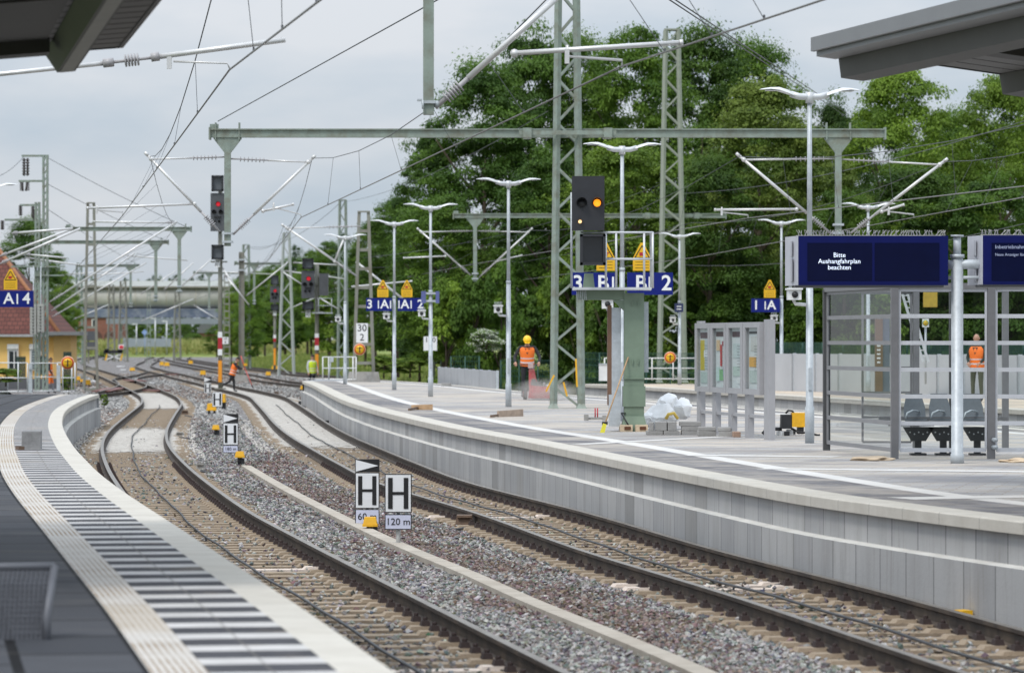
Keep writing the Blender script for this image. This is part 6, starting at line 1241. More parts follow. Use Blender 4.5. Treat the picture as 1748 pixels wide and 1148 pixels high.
def dveg(x): return float(np.interp(x, [380, 440, 520, 600, 640, 700, 740], [600, 520, 430, 330, 270, 220, 175]))
def tree(x, yt, d, w_, kind, lab, yb=None):
    d = max(d, dveg(x)) if 430 < x < 740 else d; pr = tree_proto(kind); s = F/d; z0 = .5 if 430 < x < 720 else -.4; H = EYE-(yt-HZ)/s-z0; sx = (w_/s)/11.0; o = pr[0] if not pr[1] else copy_tree(pr[0]); pr[1] = True
    o.location = ((x-CX)/s, d, z0); o.scale = (sx, sx, H/16.0); o.rotation_euler = (0, 0, random.uniform(0, 6.28)); o['label'] = lab; return o
TREES = [(408, 478, 560, 60, 'mid', 'far tree just left of the plain grey steel post'), (440, 462, 480, 70, 'light', 'light far tree between the grey post and the small signal'), (500, 440, 420, 80, 'mid', 'full green tree right of the pale lattice mast'), (540, 425, 380, 80, 'mid2', 'full green tree directly behind the caged signal pole'), (470, 450, 440, 80, 'mid2', 'full green tree behind the pale lattice mast'), (1500, 185, 206, 180, 'dark2', 'shaded tree in the gap right of the tall lamp post'), (1575, 240, 190, 150, 'mid2', 'shaded lower tree above the middle of the blue display'), (1600, 215, 200, 190, 'dark', 'shaded tree filling the dip behind the two light green trees'), (1245, 170, 200, 200, 'mid', 'shaded tree behind the linden, showing left of its top'), (1715, 215, 198, 170, 'dark2', 'shaded tree behind the right edge tree'), (1380, 250, 200, 170, 'mid2', 'shaded tree behind the smaller linden'), (1010, 190, 200, 200, 'mid2', 'shaded tree seen through the top of the big lattice mast'), (735, 225, 176, 150, 'dark', 'dark tree at the left flank of the great tree mass, behind the short drop post'), (822, 112, 178, 240, 'dark2', 'broad dark tree left of the big green lattice mast'), (760, 330, 170, 190, 'mid2', 'lower bushy tree in front of the left flank of the tree mass'), (905, 48, 182, 210, 'dark', 'tallest dark tree rising just left of the big lattice mast'), (985, 62, 184, 200, 'mid', 'tall green tree behind the big lattice mast top'), (1085, 40, 180, 220, 'mid2', 'tall green tree left of the olive mast top'), (1195, 52, 186, 220, 'dark2', 'tall tree just right of the olive mast top'), (1290, 72, 190, 200, 'mid', 'tall tree behind the long lamp post, left of the sky gap'), (1060, 235, 166, 230, 'light', 'fresh green lower tree behind the green signal column'), (940, 255, 168, 200, 'dark', 'dark lower tree behind the black signal head'), (1300, 138, 164, 250, 'linden', 'yellowish linden with pale blossom behind the tall lamp post'), (1395, 230, 172, 190, 'linden', 'smaller yellowish linden left of the sky gap beneath the canopy'), (1215, 270, 160, 190, 'dark2', 'dark tree between the olive mast and the linden'), (1425, 165, 195, 150, 'dark', 'dark tree closing the gap between the linden and the light green tree'), (1535, 112, 176, 230, 'light', 'light green tree below the tip of the right canopy'), (1625, 190, 185, 160, 'mid', 'tree in the dip between the two light green trees'), (1705, 128, 172, 200, 'light', 'light green tree at the right picture edge'), (1560, 290, 164, 240, 'dark2', 'dark lower tree above the blue display'), (1690, 300, 160, 220, 'dark', 'dark lower tree above the second blue display'), (1790, 150, 176, 190, 'light', 'light green tree mostly cut by the right picture edge'), (1440, 320, 158, 170, 'mid2', 'bushy tree left of the blue display'),
 (678, 342, 190, 130, 'dark2', 'dark rounded tree at the left end of the tree mass'), (640, 380, 200, 100, 'mid', 'rounded tree behind the lamp with the A signs'), (562, 410, 235, 95, 'mid2', 'rounded green tree between the caged signal and the twin mast'), (610, 425, 225, 70, 'dark', 'dark tree right behind the twin mast'), (525, 448, 250, 75, 'mid', 'green tree behind the caged red signal'), (487, 458, 270, 70, 'light', 'green tree at the foot of the pale lattice mast'), (452, 466, 300, 60, 'mid2', 'tree behind the small distant signal'), (590, 400, 280, 60, 'pine', 'dark pine showing above the rounded trees'), (505, 420, 330, 40, 'pine', 'thin dark pine far behind the lattice mast'), (425, 480, 330, 55, 'mid', 'tree at the right end of the pipe bridge'), (395, 500, 360, 50, 'light', 'bush like tree right of the tall signal post'),
 (52, 375, 262, 112, 'dark2', 'dark rounded tree behind the double mast at the left'), (5, 440, 270, 70, 'mid', 'tree half hidden by the red roof'), (105, 462, 330, 70, 'light', 'light green small tree right of the double mast'), (90, 505, 300, 80, 'mid2', 'bushy tree behind the flat roofed annex')]
for a in TREES: tree(*a)
far = None
for i in range(26):
    x = 120+i*13+random.uniform(-4, 4); yt = 476+random.uniform(-7, 9)+(4 if 200 < x < 250 else 0)
    tree(x, yt, 1000+random.uniform(-60, 100), 22+random.uniform(-4, 10), 'pine' if i % 3 else 'dark', 'small distant tree on the skyline behind the pipe bridge')['group'] = 'far skyline trees'
for i, (x, yt, d, w_, k) in enumerate(((235, 550, 800, 50, 'mid'), (275, 548, 830, 45, 'light'), (315, 552, 790, 50, 'mid2'), (345, 550, 780, 45, 'dark'), (370, 556, 640, 45, 'mid'), (208, 562, 780, 22, 'light'), (330, 568, 720, 40, 'mid2'))): tree(x, yt, d, w_, k, ('far tree under the left half of the blue girder', 'far light tree under the middle of the blue girder', 'far tree under the grey bridge beam', 'far dark tree under the right bridge end', 'far tree beside the small red house', 'far light bush right of the brick building', 'far low tree in front of the grey wall end')[i])
SH = {}
def shrub(x, yt, yb, d, w_, kind, lab, blossom=False):
    key = kind+str(blossom)
    if key not in SH: SH[key] = [plant('shrub', 'x', 'shrub', 'undergrowth shrubs', 40+len(SH), 2.2, 4.0, .02, {'dark': DK, 'mid': MD, 'light': LN_}[kind], 70, 230, .10, (.38, (.85, .85, .80)) if blossom else None), False]
    pr = SH[key]; s = F/d; z0 = -.4 if yb is None else EYE-(yb-HZ)/s; H = EYE-(yt-HZ)/s-z0; o = pr[0] if not pr[1] else copy_tree(pr[0]); pr[1] = True
    o.location = ((x-CX)/s, d, z0); sx = w_/s/4.4; o.scale = (sx, sx, H/4.0); o.rotation_euler = (0, 0, random.uniform(0, 6.28)); o['label'] = lab; return o
xs_ = list(range(440, 1760, 46)); near_ = {0: 'small far signal', 1: 'pale lattice mast', 2: 'caged signal', 3: 'twin mast', 4: 'lamp with the A signs', 5: 'lamp with the speaker box', 6: 'grey barrier', 7: 'helmeted worker', 8: 'big lattice mast', 9: 'green column', 10: 'olive mast', 11: 'notice cabinet', 12: 'tall lamp post', 13: 'glass shelter', 14: 'second display'}
for i, x in enumerate(xs_):
    d = max(160, dveg(x)-6 if x < 740 else 0)+random.uniform(-3, 3); yt = 470+random.uniform(-25, 40)+(38 if x < 600 else 0)
    nb = min(near_, key=lambda k: abs([469, 489, 527, 620, 673, 735, 800, 900, 968, 1082, 1147, 1245, 1382, 1530, 1720][k]-x)); xn = [469, 489, 527, 620, 673, 735, 800, 900, 968, 1082, 1147, 1245, 1382, 1530, 1720][nb]; k = ('dark', 'mid', 'dark', 'light')[i % 4]
    shrub(x, yt, None if x > 720 else 582+1.75*F/d, d, 84+random.uniform(-8, 26), k, '%s shrub %s the %s, number %d from the left' % (('dark', 'green', 'dark', 'light')[i % 4], 'just left of' if x < xn-6 else ('just right of' if x > xn+6 else 'right behind'), near_[nb], i+1))
shrub(830, 562, 606, 153, 56, 'mid', 'bush with clusters of white flowers behind the grey barrier', True)
for x, yt, yb, d, w_, lab in ((10, 628, 655, 164, 60, 'low green hedge plant before the house wall'), (117, 640, 668, 150, 26, 'tuft of weeds under the round sign'), (178, 672, 694, 112, 14, 'small weed growing at the platform end wall'), (700, 610, 640, 158, 60, 'rough bush behind the lamp with the speaker box'), (655, 606, 640, 162, 55, 'rough bush right of the twin mast'), (185, 598, 616, 520, 30, 'small bush left of the buffer stop')): shrub(x, yt, yb, d, w_, 'light', lab)
# grass verge and bank
def grassmat():
    m, nt, N, L, b = nodes('verge_grass'); tc = N.new('ShaderNodeTexCoord'); c = ramp(N, L, noise(N, L, tc.outputs['Object'], .5, 8, .7), [(.3, (.09, .14, .025)), (.5, (.17, .225, .045)), (.72, (.34, .33, .12))]); L.new(c, b.inputs['Base Color']); b.inputs['Roughness'].default_value = .95; return m
vg = grassmat(); s = T4[(T4[:, 1] > 130) & (T4[:, 1] < 430)]
q = MB(); q.sweep(s, [(-2.6, -.42), (-3.4, -.15), (-6, .35), (-12, .7), (-40, .7)]); q.uv = None; struct(q.build('grass_verge', vg), 'green grass verge beside the furthest track')
q = MB(); q.uv = None
for x0, x1 in ((-110, 20),): q.add([(x0, 660, -.5), (x1, 650, -.5), (x1+8, 690, 1.9), (x0, 700, 1.9), (x1+8, 1100, 2.1), (x0, 1100, 2.1)], [(0, 1, 2, 3), (3, 2, 4, 5)])
struct(q.build('grass_bank', vg), 'low grassy bank closing the view beyond the tracks')
def tufts(name, pts, h_, lab, cols):
    n = len(pts); k = 3; P = np.repeat(pts, k, 0)+np.c_[rng.normal(0, .12, (n*k, 2)), np.zeros(n*k)]; a = rng.uniform(0, 6.28, n*k); hh = h_*rng.uniform(.5, 1.3, n*k); w_ = hh*.14; l = rng.normal(0, .35, (n*k, 2))*hh[:, None]
    dx = np.c_[np.cos(a)*w_, np.sin(a)*w_, np.zeros(n*k)]; v = np.stack([P-dx, P+dx, P+np.c_[l, hh]], 1).reshape(-1, 3); c = np.repeat(np.array(cols[0])+(np.array(cols[1])-np.array(cols[0]))*rng.uniform(0, 1, (n*k, 1)), 3, 0)
    o = bpy.data.objects.new(name, mesh_np(name, v, np.arange(n*k*3).reshape(-1, 3), leafm, c)); C.objects.link(o); tag(o, lab, 'grass', kind='stuff')
nn = normals(s); ii = rng.integers(0, len(s), 16000); oo = 2.7+rng.uniform(0, 1, 16000)**1.4*14; zz = np.interp(oo, [2.6, 3.4, 6, 12, 40], [-.42, -.15, .35, .7, .7]); tufts('verge_grass_blades', np.c_[s[ii, 0]-nn[ii, 0]*oo, s[ii, 1]-nn[ii, 1]*oo, zz], .38, 'tall mixed grass on the verge by the furthest track', ((.11, .19, .03), (.36, .38, .12)))
m_ = 5000; tufts('bank_grass_blades', np.c_[rng.uniform(-85, -25, m_), rng.uniform(662, 700, m_), rng.uniform(-.3, 1.9, m_)*0+np.interp(rng.uniform(0, 1, m_), [0, 1], [0, 1.8])], 1.1, 'tall yellowish grass on the far bank', ((.17, .22, .05), (.46, .43, .18)))
m_ = 7000; yy = rng.uniform(126, 160, m_); tufts('rough_grass_blades', np.c_[xs_at(RF, yy)+rng.uniform(6.5, 14, m_), yy, np.full(m_, -.45)], .55, 'rough grass behind the middle platform', ((.05, .09, .02), (.20, .21, .08)))

# ------------------------------------------------------------------ background buildings
def tilemat(name, c1, c2, mo, bw, rh, axes, ms=.02):
    m, nt, N, L, b = nodes(name); tc = N.new('ShaderNodeTexCoord'); sp = N.new('ShaderNodeSeparateXYZ'); L.new(tc.outputs['Object'], sp.inputs[0]); cb = N.new('ShaderNodeCombineXYZ'); L.new(sp.outputs[axes[0]], cb.inputs[0]); L.new(sp.outputs[axes[1]], cb.inputs[1])
    bt = N.new('ShaderNodeTexBrick'); L.new(cb.outputs[0], bt.inputs['Vector']); bt.inputs['Scale'].default_value = 1; bt.inputs['Brick Width'].default_value = bw; bt.inputs['Row Height'].default_value = rh; bt.inputs['Mortar Size'].default_value = ms
    for k, c in (('Color1', c1), ('Color2', c2), ('Mortar', mo)): bt.inputs[k].default_value = (*c, 1)
    c = mixc(N, L, ramp(N, L, noise(N, L, tc.outputs['Object'], .8, 7), [(.5, 0), (.7, .5)]), bt.outputs['Color'], tuple(.6*q for q in c1)); L.new(c, b.inputs['Base Color']); b.inputs['Roughness'].default_value = .85; return m
d = 215; t = thing('yellow_house', 'small yellow house with a red tiled hip roof at the left edge', 'house', V(-30, d, -.45)); zr = 7.9; ze = 2.68
AX, BX = (100-CX)*d/F, -44.0
q = MB(); q.box(((AX-.3+BX)/2, d+4.6, (ze-.45)/2), (AX-.3-BX, 8.6, ze+.45)); q.build('wall', mat('ochre_render', (.90, .58, .20), .85, 0, .06, .6, bump=.1), t)
q = MB(); e = [V(BX, d-.1, ze), V(AX+.15, d-.1, ze), V(AX+.15, d+9.3, ze), V(BX, d+9.3, ze)]; r0, r1 = V(BX, d+4.6, zr), V(AX-4.2, d+4.6, zr)
q.poly([e[0], e[1], r1, r0]); q.poly([e[1], e[2], r1]); q.poly([e[2], e[3], r0, r1]); rf = q.build('roof', tilemat('roof_tiles', (.115, .036, .028), (.155, .052, .04), (.05, .018, .015), .3, .23, (0, 2)), t)
q = MB(); q.tube([e[1], r1], .12, 0, 6); q.build('hip_tiles', mat('hip_tile', (.30, .13, .06), .8, 0, .2, 6), rf); q = MB()
for i in range(26): f_, g_ = random.random(), random.uniform(.1, .7); p = e[0].lerp(e[1], .3+.7*f_).lerp(r0.lerp(r1, .3+.7*f_), g_); q.ball(p+V(0, -.03, .02), (.1, .05, .07), 0, 6, 4)
o = q.build('lichen', mat('lichen_pale', (.55, .50, .42), .9, 0, .2, 5), rf); o['kind'] = 'stuff'
q = MB(); q.box(((BX+AX)/2, d-.16, ze-.02), (AX-BX+.3, .14, .13)); q.tube([V(AX-.1, d-.15, ze), V(AX-.1, d-.15, -.4)], .06, 0, 8); q.build('gutter', mat('zinc', (.42, .43, .44), .5, .3), t)
for x0, x1, dk in ((12, 31, True), (50, 70, False)):
    s_ = d/F; xa, xb = (x0-CX)*s_, (x1-CX)*s_; q = MB(); zt, zb_ = EYE-(587-HZ)*s_, EYE-(632-HZ)*s_; q.box(((xa+xb)/2, d+.25, (zt+zb_)/2), (xb-xa, .2, zt-zb_)); w_ = q.build('window', mat('window_frame', (.72, .72, .72), .5), t)
    q = MB(); q.box(((xa+xb)/2, d+.13, (zt+zb_)/2-.15), (xb-xa-.22, .06, zt-zb_-.5)); q.build('pane', mat('window_dark', (.02, .025, .03), .1, 0, .1) if dk else mat('window_blinds', (.13, .17, .19), .3, 0, .2), w_)
    q = MB(); q.box(((xa+xb)/2+.08, d+.09, (zt+zb_)/2-.15), (.06, .04, zt-zb_-.5)); q.box(((xa+xb)/2, d+.12, zt-.14), (xb-xa+.02, .1, .26)); q.build('frame', mat('window_frame', (.72, .72, .72), .5), w_)
    if not dk:
        q = MB()
        for i in range(7): q.box(((xa+xb)/2, d+.085, zb_+.2+.15*i), (xb-xa-.24, .03, .05))
        q.build('blind', mat('blind_grey', (.35, .4, .42), .6), w_)
q = MB(); s_ = 213/F; q.box((-24.95, 214.5, 1.1), (.95, 3, 3.1)); q.build('annex_wall', mat('ochre_boards', (.62, .40, .15), .8, 0, .08, 1), t); q = MB(); q.box((-24.95, 214.3, 2.78), (2.1, 4.2, .2)); q.build('annex_roof', mat('bitumen_edge', (.20, .205, .21), .7), t)
# pipe bridge
d = 700; s = d/F; X = lambda x: (x-CX)*s; Z = lambda y: EYE-(y-HZ)*s; x0, x1 = 92, 430
t = thing('footbridge', 'long tube shaped bridge with beige shell, white deck and blue girder crossing the far tracks', 'bridge', (X(230), d, 0)); q = MB()
q.tube([(X(x0), d, Z(508)), (X(x1), d, Z(508))], 18.5*s, 0, 24); q.build('tube_shell', mat('shell_beige', (.50, .49, .46), .6, .0, .12, .15, dirt=(.30, .29, .27), dscale=.25, damt=.7), t)
q = MB(); q.box((X((x0+x1)/2)-2, d, Z(484)), (X(x1)-X(x0)+8, 4.4, 9*s), taper=.97); q.build('deck', mat('deck_white', (.66, .68, .70), .5, .1, .06, .2), t); q = MB(); q.box((X((x0+x1)/2)-2, d-2.25, Z(490)), (X(x1)-X(x0)+8, .2, .25)); q.build('deck_edge', mat('deck_edge', (.30, .28, .24), .6), t)
for x in (135, 185, 232, 285, 335): q = MB(); q.tube([(X(x), d, Z(508)), (X(x)+.18, d, Z(508))], 18.9*s, 0, 24); q.build('ring', mat('ring_beige', (.50, .47, .41), .6, .1), t)
q = MB(); q.box((X(235), d-.5, Z(534)), (X(x1)-X(85), 3.0, 15*s)); q.build('blue_girder', mat('girder_blue', (.11, .14, .21), .6, 0, .3, .3, dirt=(.30, .31, .32), dscale=.6, damt=.8), t); q = MB(); q.box((X(295), d-1, Z(548)), (X(x1)-X(208), 3.4, 9.5*s)); q.build('grey_beam', mat('beam_grey', (.24, .27, .31), .6, 0, .08, .3), t)
for x, w_ in ((110, 3), (205, 5), (392, 4)): q = MB(); q.box((X(x), d+.5, (Z(541)-.5)/2), (w_*s, 1.4, Z(541)+.5)); q.build('pier', concg, t)
d = 760; s = d/F; t = thing('brick_building', 'red brick building with arched openings under the left end of the bridge', 'building', (X(165)*760/700, d, 0)); Xb_ = lambda x: (x-CX)*s; Zb_ = lambda y: EYE-(y-HZ)*s
q = MB(); q.box(((Xb_(122)+Xb_(209))/2, d+4, Zb_(541)/2), (Xb_(209)-Xb_(122), 8, Zb_(541))); q.build('wall', tilemat('red_brick', (.22, .075, .055), (.28, .10, .07), (.20, .14, .12), .5, .2, (0, 2)), t)
for x in (128, 165, 187): 
    q = MB(); xs2, zb_ = Xb_(x), 1.0; w_ = 1.1; q.prism([(xs2-w_, zb_), (xs2+w_, zb_), (xs2+w_, zb_+2.2)]+[(xs2+w_*math.cos(a_), zb_+2.2+w_*math.sin(a_)) for a_ in np.linspace(.3, 2.84, 7)]+[(xs2-w_, zb_+2.2)], d-.06, d+.1); q.build('arch_opening', mat('arch_dark', (.10, .05, .04), .8), t)
q = MB(); q.box((Xb_(161), d-.04, Zb_(551)), (9*s, .1, 14*s)); w_ = q.build('window', mat('window_frame', (.72, .72, .72), .5), t); q = MB(); q.box((Xb_(161), d-.1, Zb_(551)), (5*s, .06, 11*s)); q.build('pane', mat('window_dark', (.02, .025, .03), .1), w_); q = MB(); q.box((Xb_(165), d+4, Zb_(540)), (Xb_(211)-Xb_(120), 8.6, .5)); q.build('roof', mat('dark_roof', (.06, .055, .055), .7), t)
d = 740; s = d/F; t = thing('brick_cottage', 'small red brick cottage with a grey roof behind the tall signal post', 'house', (Xb_(350), d, 0)); q = MB(); q.box(((352-CX)*s, d+3, 2.2), (24*s, 6, 3.6)); q.build('wall', tilemat('red_brick_far', (.22, .075, .055), (.28, .10, .07), (.20, .14, .12), .5, .2, (0, 2)), t); q = MB(); q.prism([((336-CX)*s, 3.9), ((368-CX)*s, 3.9), ((362-CX)*s, 5.6), ((342-CX)*s, 5.6)], d-.4, d+6.4); q.build('roof', mat('slate_roof', (.13, .135, .15), .7), t)
d = 655; s = d/F; t = thing('sheet_wall', 'long pale grey corrugated wall in front of the far trees', 'wall', ((250-CX)*s, d, .8)); q = MB()
for i in range(42): x = 210+82*i/42; q.box(((x+1-CX)*s, d+(.06 if i % 2 else 0), EYE-(584.5-HZ)*s), (2.0*s, .12, 14*s*(1 if x > 225 else 1.1)))
q.build('panel', mat('sheet_grey', (.36, .40, .44), .5, .2, .06, .3), t)
for x, yt, lab in ((265, 543, 'left of two far lamp posts in front of the grey beam'), (284.5, 548, 'right of two far lamp posts in front of the grey beam'), (233, 553, 'thin far post under the bridge left of the lamps')):
    d = 640; s = d/F; t = thing('street_lamp', lab, 'lamp', ((x-CX)*s, d, 0), 'far lamp posts'); q = MB(); q.tube([((x-CX)*s, d, 0), ((x-CX)*s, d, EYE-(yt-HZ)*s)], .1, 0, 6); q.build('pole', galvl, t); q = MB(); q.box(((x-3-CX)*s, d, EYE-(yt-HZ)*s), (.9, .3, .15)); q.build('lamp_head', whitem, t)
q = MB(); c = at(247, 567, 638); q.box(c, (.75, .06, .75), M=Matrix.Rotation(R(45), 3, 'Y')); q.tube([c, V(c.x, c.y+.1, 0)], .05, 0, 6); tag(q.build('diamond_sign', mat('sign_pale_blue', (.25, .36, .62), .5)), 'pale blue diamond shaped sign far down the line', 'sign')
lattice('lattice_mast', 302.5, 500, 600, 500, .5, .9, oldgrey, 'far lattice mast standing before the bridge centre', zb=-.3, nb=12)
lattice('lattice_mast', 210, 480, 603, 470, .6, 1.1, oldgrey, 'dark lattice mast just right of the buffer stop', zb=-.3, nb=14); lattice('lattice_mast', 190, 486, 603, 480, .5, .9, oldgrey, 'dark lattice mast directly behind the buffer stop', zb=-.3, nb=14); lattice('lattice_mast', 135, 455, 610, 420, .5, .8, green, 'thin green mast left of the ladder mast, before the bridge', zb=-.3, nb=14); lattice('twin_channel_mast', 254, 490, 602, 430, .3, .4, green, 'single far green post with a splayed foot and a yellow box', twin=True, zb=-.3, nb=10, plates=False)
# ------------------------------------------------------------------ people
def skin_mesh(J, E, sub=2):
    me = bpy.data.meshes.new('body'); k = list(J); me.from_pydata([J[q][0] for q in k], [(k.index(a), k.index(b)) for a, b in E], [])
    o = bpy.data.objects.new('body', me); C.objects.link(o); m = o.modifiers.new('skin', 'SKIN'); m.use_smooth_shade = True
    for q, v in zip(k, me.skin_vertices[0].data): r = J[q][1]; v.radius = (r, r) if not isinstance(r, tuple) else r
    me.skin_vertices[0].data[k.index('pelvis')].use_root = True
    s = o.modifiers.new('sub', 'SUBSURF'); s.levels = sub; s.render_levels = sub
    r = bpy.data.meshes.new_from_object(o.evaluated_get(bpy.context.evaluated_depsgraph_get())); bpy.data.objects.remove(o); bpy.data.meshes.remove(me); return r
def person(label, loc, rz, P, vest, trouser=clothk, sleeve=clothk, cap=None, hair=hairm, grip=True, collar=None, shin=None, scale=1.0, band=True):
    t = thing('person', label, 'person', loc, 'workers in bright vests'); P = {k: Vector(v) for k, v in P.items()}
    J = {'pelvis': (P['hip'], (.15, .12)), 'waist': (P['hip'].lerp(P['chest'], .45), (.135, .11)), 'chest': (P['chest'], (.16, .125)), 'neck0': (P['chest'].lerp(P['head'], .52), .065), 'neck': (P['chest'].lerp(P['head'], .72), .055)}
    E = [('pelvis', 'waist'), ('waist', 'chest'), ('chest', 'neck0'), ('neck0', 'neck')]
    for s in 'LR':
        J['sh'+s] = (P['sh'+s], .068); J['el'+s] = (P['el'+s], .047); J['wr'+s] = (P['wr'+s], .033); J['hj'+s] = (P['hj'+s], .095); J['kn'+s] = (P['kn'+s], .062); J['an'+s] = (P['an'+s], .045); J['to'+s] = (P['to'+s], .045)
        E += [('chest', 'sh'+s), ('sh'+s, 'el'+s), ('el'+s, 'wr'+s), ('pelvis', 'hj'+s), ('hj'+s, 'kn'+s), ('kn'+s, 'an'+s), ('an'+s, 'to'+s)]
    me = skin_mesh(J, E); segs = [('arm', P['sh'+s], P['el'+s]) for s in 'LR']+[('arm', P['el'+s], P['wr'+s]) for s in 'LR']+[('leg', P['hj'+s], P['kn'+s]) for s in 'LR']+[('shin', P['kn'+s], P['an'+s]) for s in 'LR']+[('shoe', P['an'+s], P['to'+s]) for s in 'LR']+[('torso', P['hip'], P['chest']), ('neck', J['neck0'][0], J['neck'][0])]
    mats_ = [sleeve, trouser, shin or trouser, black, skinm]; idx = {'arm': 0, 'torso': 0, 'leg': 1, 'shin': 2, 'shoe': 3, 'neck': 4}
    q = MB()
    def dist(p, a, b): u = b-a; f = max(0, min(1, (p-a).dot(u)/max(u.length_squared, 1e-9))); return (p-(a+u*f)).length
    vs = [v.co.copy() for v in me.vertices]; q.v = [tuple(v) for v in vs]
    for p in me.polygons: c = p.center; n = min(segs, key=lambda g: dist(c, g[1], g[2])*(1 if g[0] != 'torso' else .6))[0]; q.f.append(list(p.vertices)); q.m.append(idx[n]); q.sm.append(True)
    bpy.data.meshes.remove(me)
    h = P['head']; fd = P['face'].normalized(); sd = fd.cross(V(0, 0, 1)).normalized(); up = sd.cross(fd).normalized(); Mh = Matrix((sd, fd, up)).transposed()
    b = MB(); b.ball((0, 0, 0), (.075, .095, .115), 4, 14, 10); b.ball((0, .02, -.06), (.06, .075, .065), 4, 12, 8)
    b.add([(-.014, .085, -.03), (.014, .085, -.03), (0, .122, -.028), (0, .09, .03)], [(0, 1, 2), (0, 2, 3), (1, 3, 2), (0, 3, 1)], 4, True)
    for k in (-1, 1): b.ball((k*.078, 0, -.005), (.012, .025, .034), 4, 8, 6); b.ball((k*.03, .083, .012), (.012, .01, .007), 3, 6, 4)
    b.box((0, .092, -.062), (.045, .01, .008), 3)
    q.add([h+Mh @ Vector(v) for v in b.v], b.f, 0); n0 = len(b.f); q.m[-n0:] = b.m; q.sm[-n0:] = [True]*n0
    for s in 'LR':                                                        # palm, four bent fingers, thumb
        w_, f_ = P['wr'+s], (P['wr'+s]-P['el'+s]).normalized(); sdv = f_.cross(V(0, 0, 1)); sdv = sdv.normalized() if sdv.length > .05 else V(1, 0, 0); pn = sdv.cross(f_).normalized()
        q.tube([w_-f_*.01, w_+f_*.03, w_+f_*.085], [.03, .038, .03], 4, 8)
        for i, L_ in enumerate((.065, .075, .07, .055)): b0 = w_+f_*.075+sdv*(.026-.0175*i); q.tube([b0, b0+f_*L_*.5-pn*.008, b0+f_*L_*.8-pn*(.035 if grip else .018)], [.0095, .0088, .007], 4, 6)
        b0 = w_+f_*.02+sdv*.03; q.tube([b0, b0+sdv*.022+f_*.022, b0+sdv*.02+f_*.055-pn*.012], [.012, .011, .008], 4, 6)
    q.build('body', mats_, t, local=True)
    def loft(rings, mis, n=16, front=None):
        qq = MB(); vs, fs, mm = [], [], []
        for c, rx, ry, ax in rings:
            ax = Vector(ax).normalized(); sx_ = (P['shR']-P['shL']).normalized(); fy = ax.cross(sx_).normalized(); sx_ = fy.cross(ax)
            for k in range(n): a = 2*math.pi*k/n; vs.append(Vector(c)+sx_*rx*math.cos(a)+fy*ry*math.sin(a))
        for i in range(len(rings)-1):
            for k in range(n): fs.append((i*n+k, i*n+(k+1) % n, i*n+n+(k+1) % n, i*n+n+k)); mm.append(mis[i])
        qq.v = [tuple(v) for v in vs]; qq.f = [list(f) for f in fs]; qq.m = mm; qq.sm = [True]*len(fs); return qq
    hp, ch = P['hip'], P['chest']; ax = ch-hp; nk = P['chest'].lerp(P['head'], .5)
    R_ = [(hp-ax*.12, .205, .165, ax), (hp+ax*.10, .20, .16, ax), (hp+ax*.2, .197, .157, ax), (hp+ax*.3, .195, .155, ax), (hp+ax*.42, .195, .155, ax), (hp+ax*.5, .195, .155, ax), (hp+ax*.75, .205, .158, ax), (ch, .215, .155, ax), (ch+ax*.17, .20, .14, ax), (ch+(nk-ch)*.75, .15, .11, ax), (nk, .085, .085, ax)]
    qv = loft(R_, [0, 1 if band else 0, 0, 0, 1 if band else 0, 0, 0, 0, 0, 2]); qv.build('vest', [vest, reflm, collar or sleeve], t, local=True)
    fy = -(ch-hp).normalized().cross((P['shR']-P['shL']).normalized()).normalized(); fy = fy if fy.dot(fd) > 0 else -fy; sx_ = (P['shR']-P['shL']).normalized(); cs = ch+fy*.168
    qs = MB(); qs.poly([cs+(nk-ch)*.62-sx_*.075-fy*.045, cs+(nk-ch)*.62+sx_*.075-fy*.045, cs-(ch-hp)*.22]); qs.poly([cs+(nk-ch)*.62-sx_*.075-fy*.065, cs-(ch-hp)*.22-fy*.02, cs+(nk-ch)*.62+sx_*.075-fy*.065]); qs.build('shirt_front', collar or sleeve, t, local=True)
    if cap is not None or hair is not None:
        qh = MB(); vs = []; fs = []; n, m = 16, 7; top = .128 if cap is None else .155; rx = .083 if cap is None else .118; ry = .103 if cap is None else .145
        z0 = .025 if cap is None else .03
        for i in range(m):
            p = math.pi/2*i/(m-1)
            for k in range(n): a = 2*math.pi*k/n; back = (0 if cap is not None else -.05*max(0, -math.sin(a))); vs.append(h+Mh @ V(rx*math.cos(a)*math.cos(p), ry*math.sin(a)*math.cos(p), z0+back*(1-i/m)+(top-z0)*math.sin(p)))
        for i in range(m-1):
            for k in range(n): fs.append((i*n+k, i*n+(k+1) % n, i*n+n+(k+1) % n, i*n+n+k))
        qh.add(vs, fs, 0, True)
        if cap is not None: qh.add([h+Mh @ V(*v) for v in ((-.09, .1, .028), (.09, .1, .028), (.06, .185, .02), (-.06, .185, .02))], [(0, 1, 2, 3)], 0)
        qh.build('helmet' if cap is not None else 'hair', cap or hair, t, local=True)
    t.rotation_euler = (0, 0, rz); t.scale = (scale,)*3
    return t
ST = dict(hip=(0, 0, .95), chest=(0, -.02, 1.33), head=(0, -.04, 1.64), face=(0, -1, -.1), shL=(.19, 0, 1.43), elL=(.25, -.02, 1.15), wrL=(.25, -.12, .90), shR=(-.19, 0, 1.43), elR=(-.25, -.02, 1.15), wrR=(-.25, -.12, .90), hjL=(.1, 0, .90), knL=(.11, -.02, .5), anL=(.12, .02, .09), toL=(.13, -.16, .04), hjR=(-.1, 0, .90), knR=(-.11, -.02, .5), anR=(-.12, .02, .09), toR=(-.13, -.16, .04))
def pose(**k): p = dict(ST); p.update(k); return p
d = 108.5
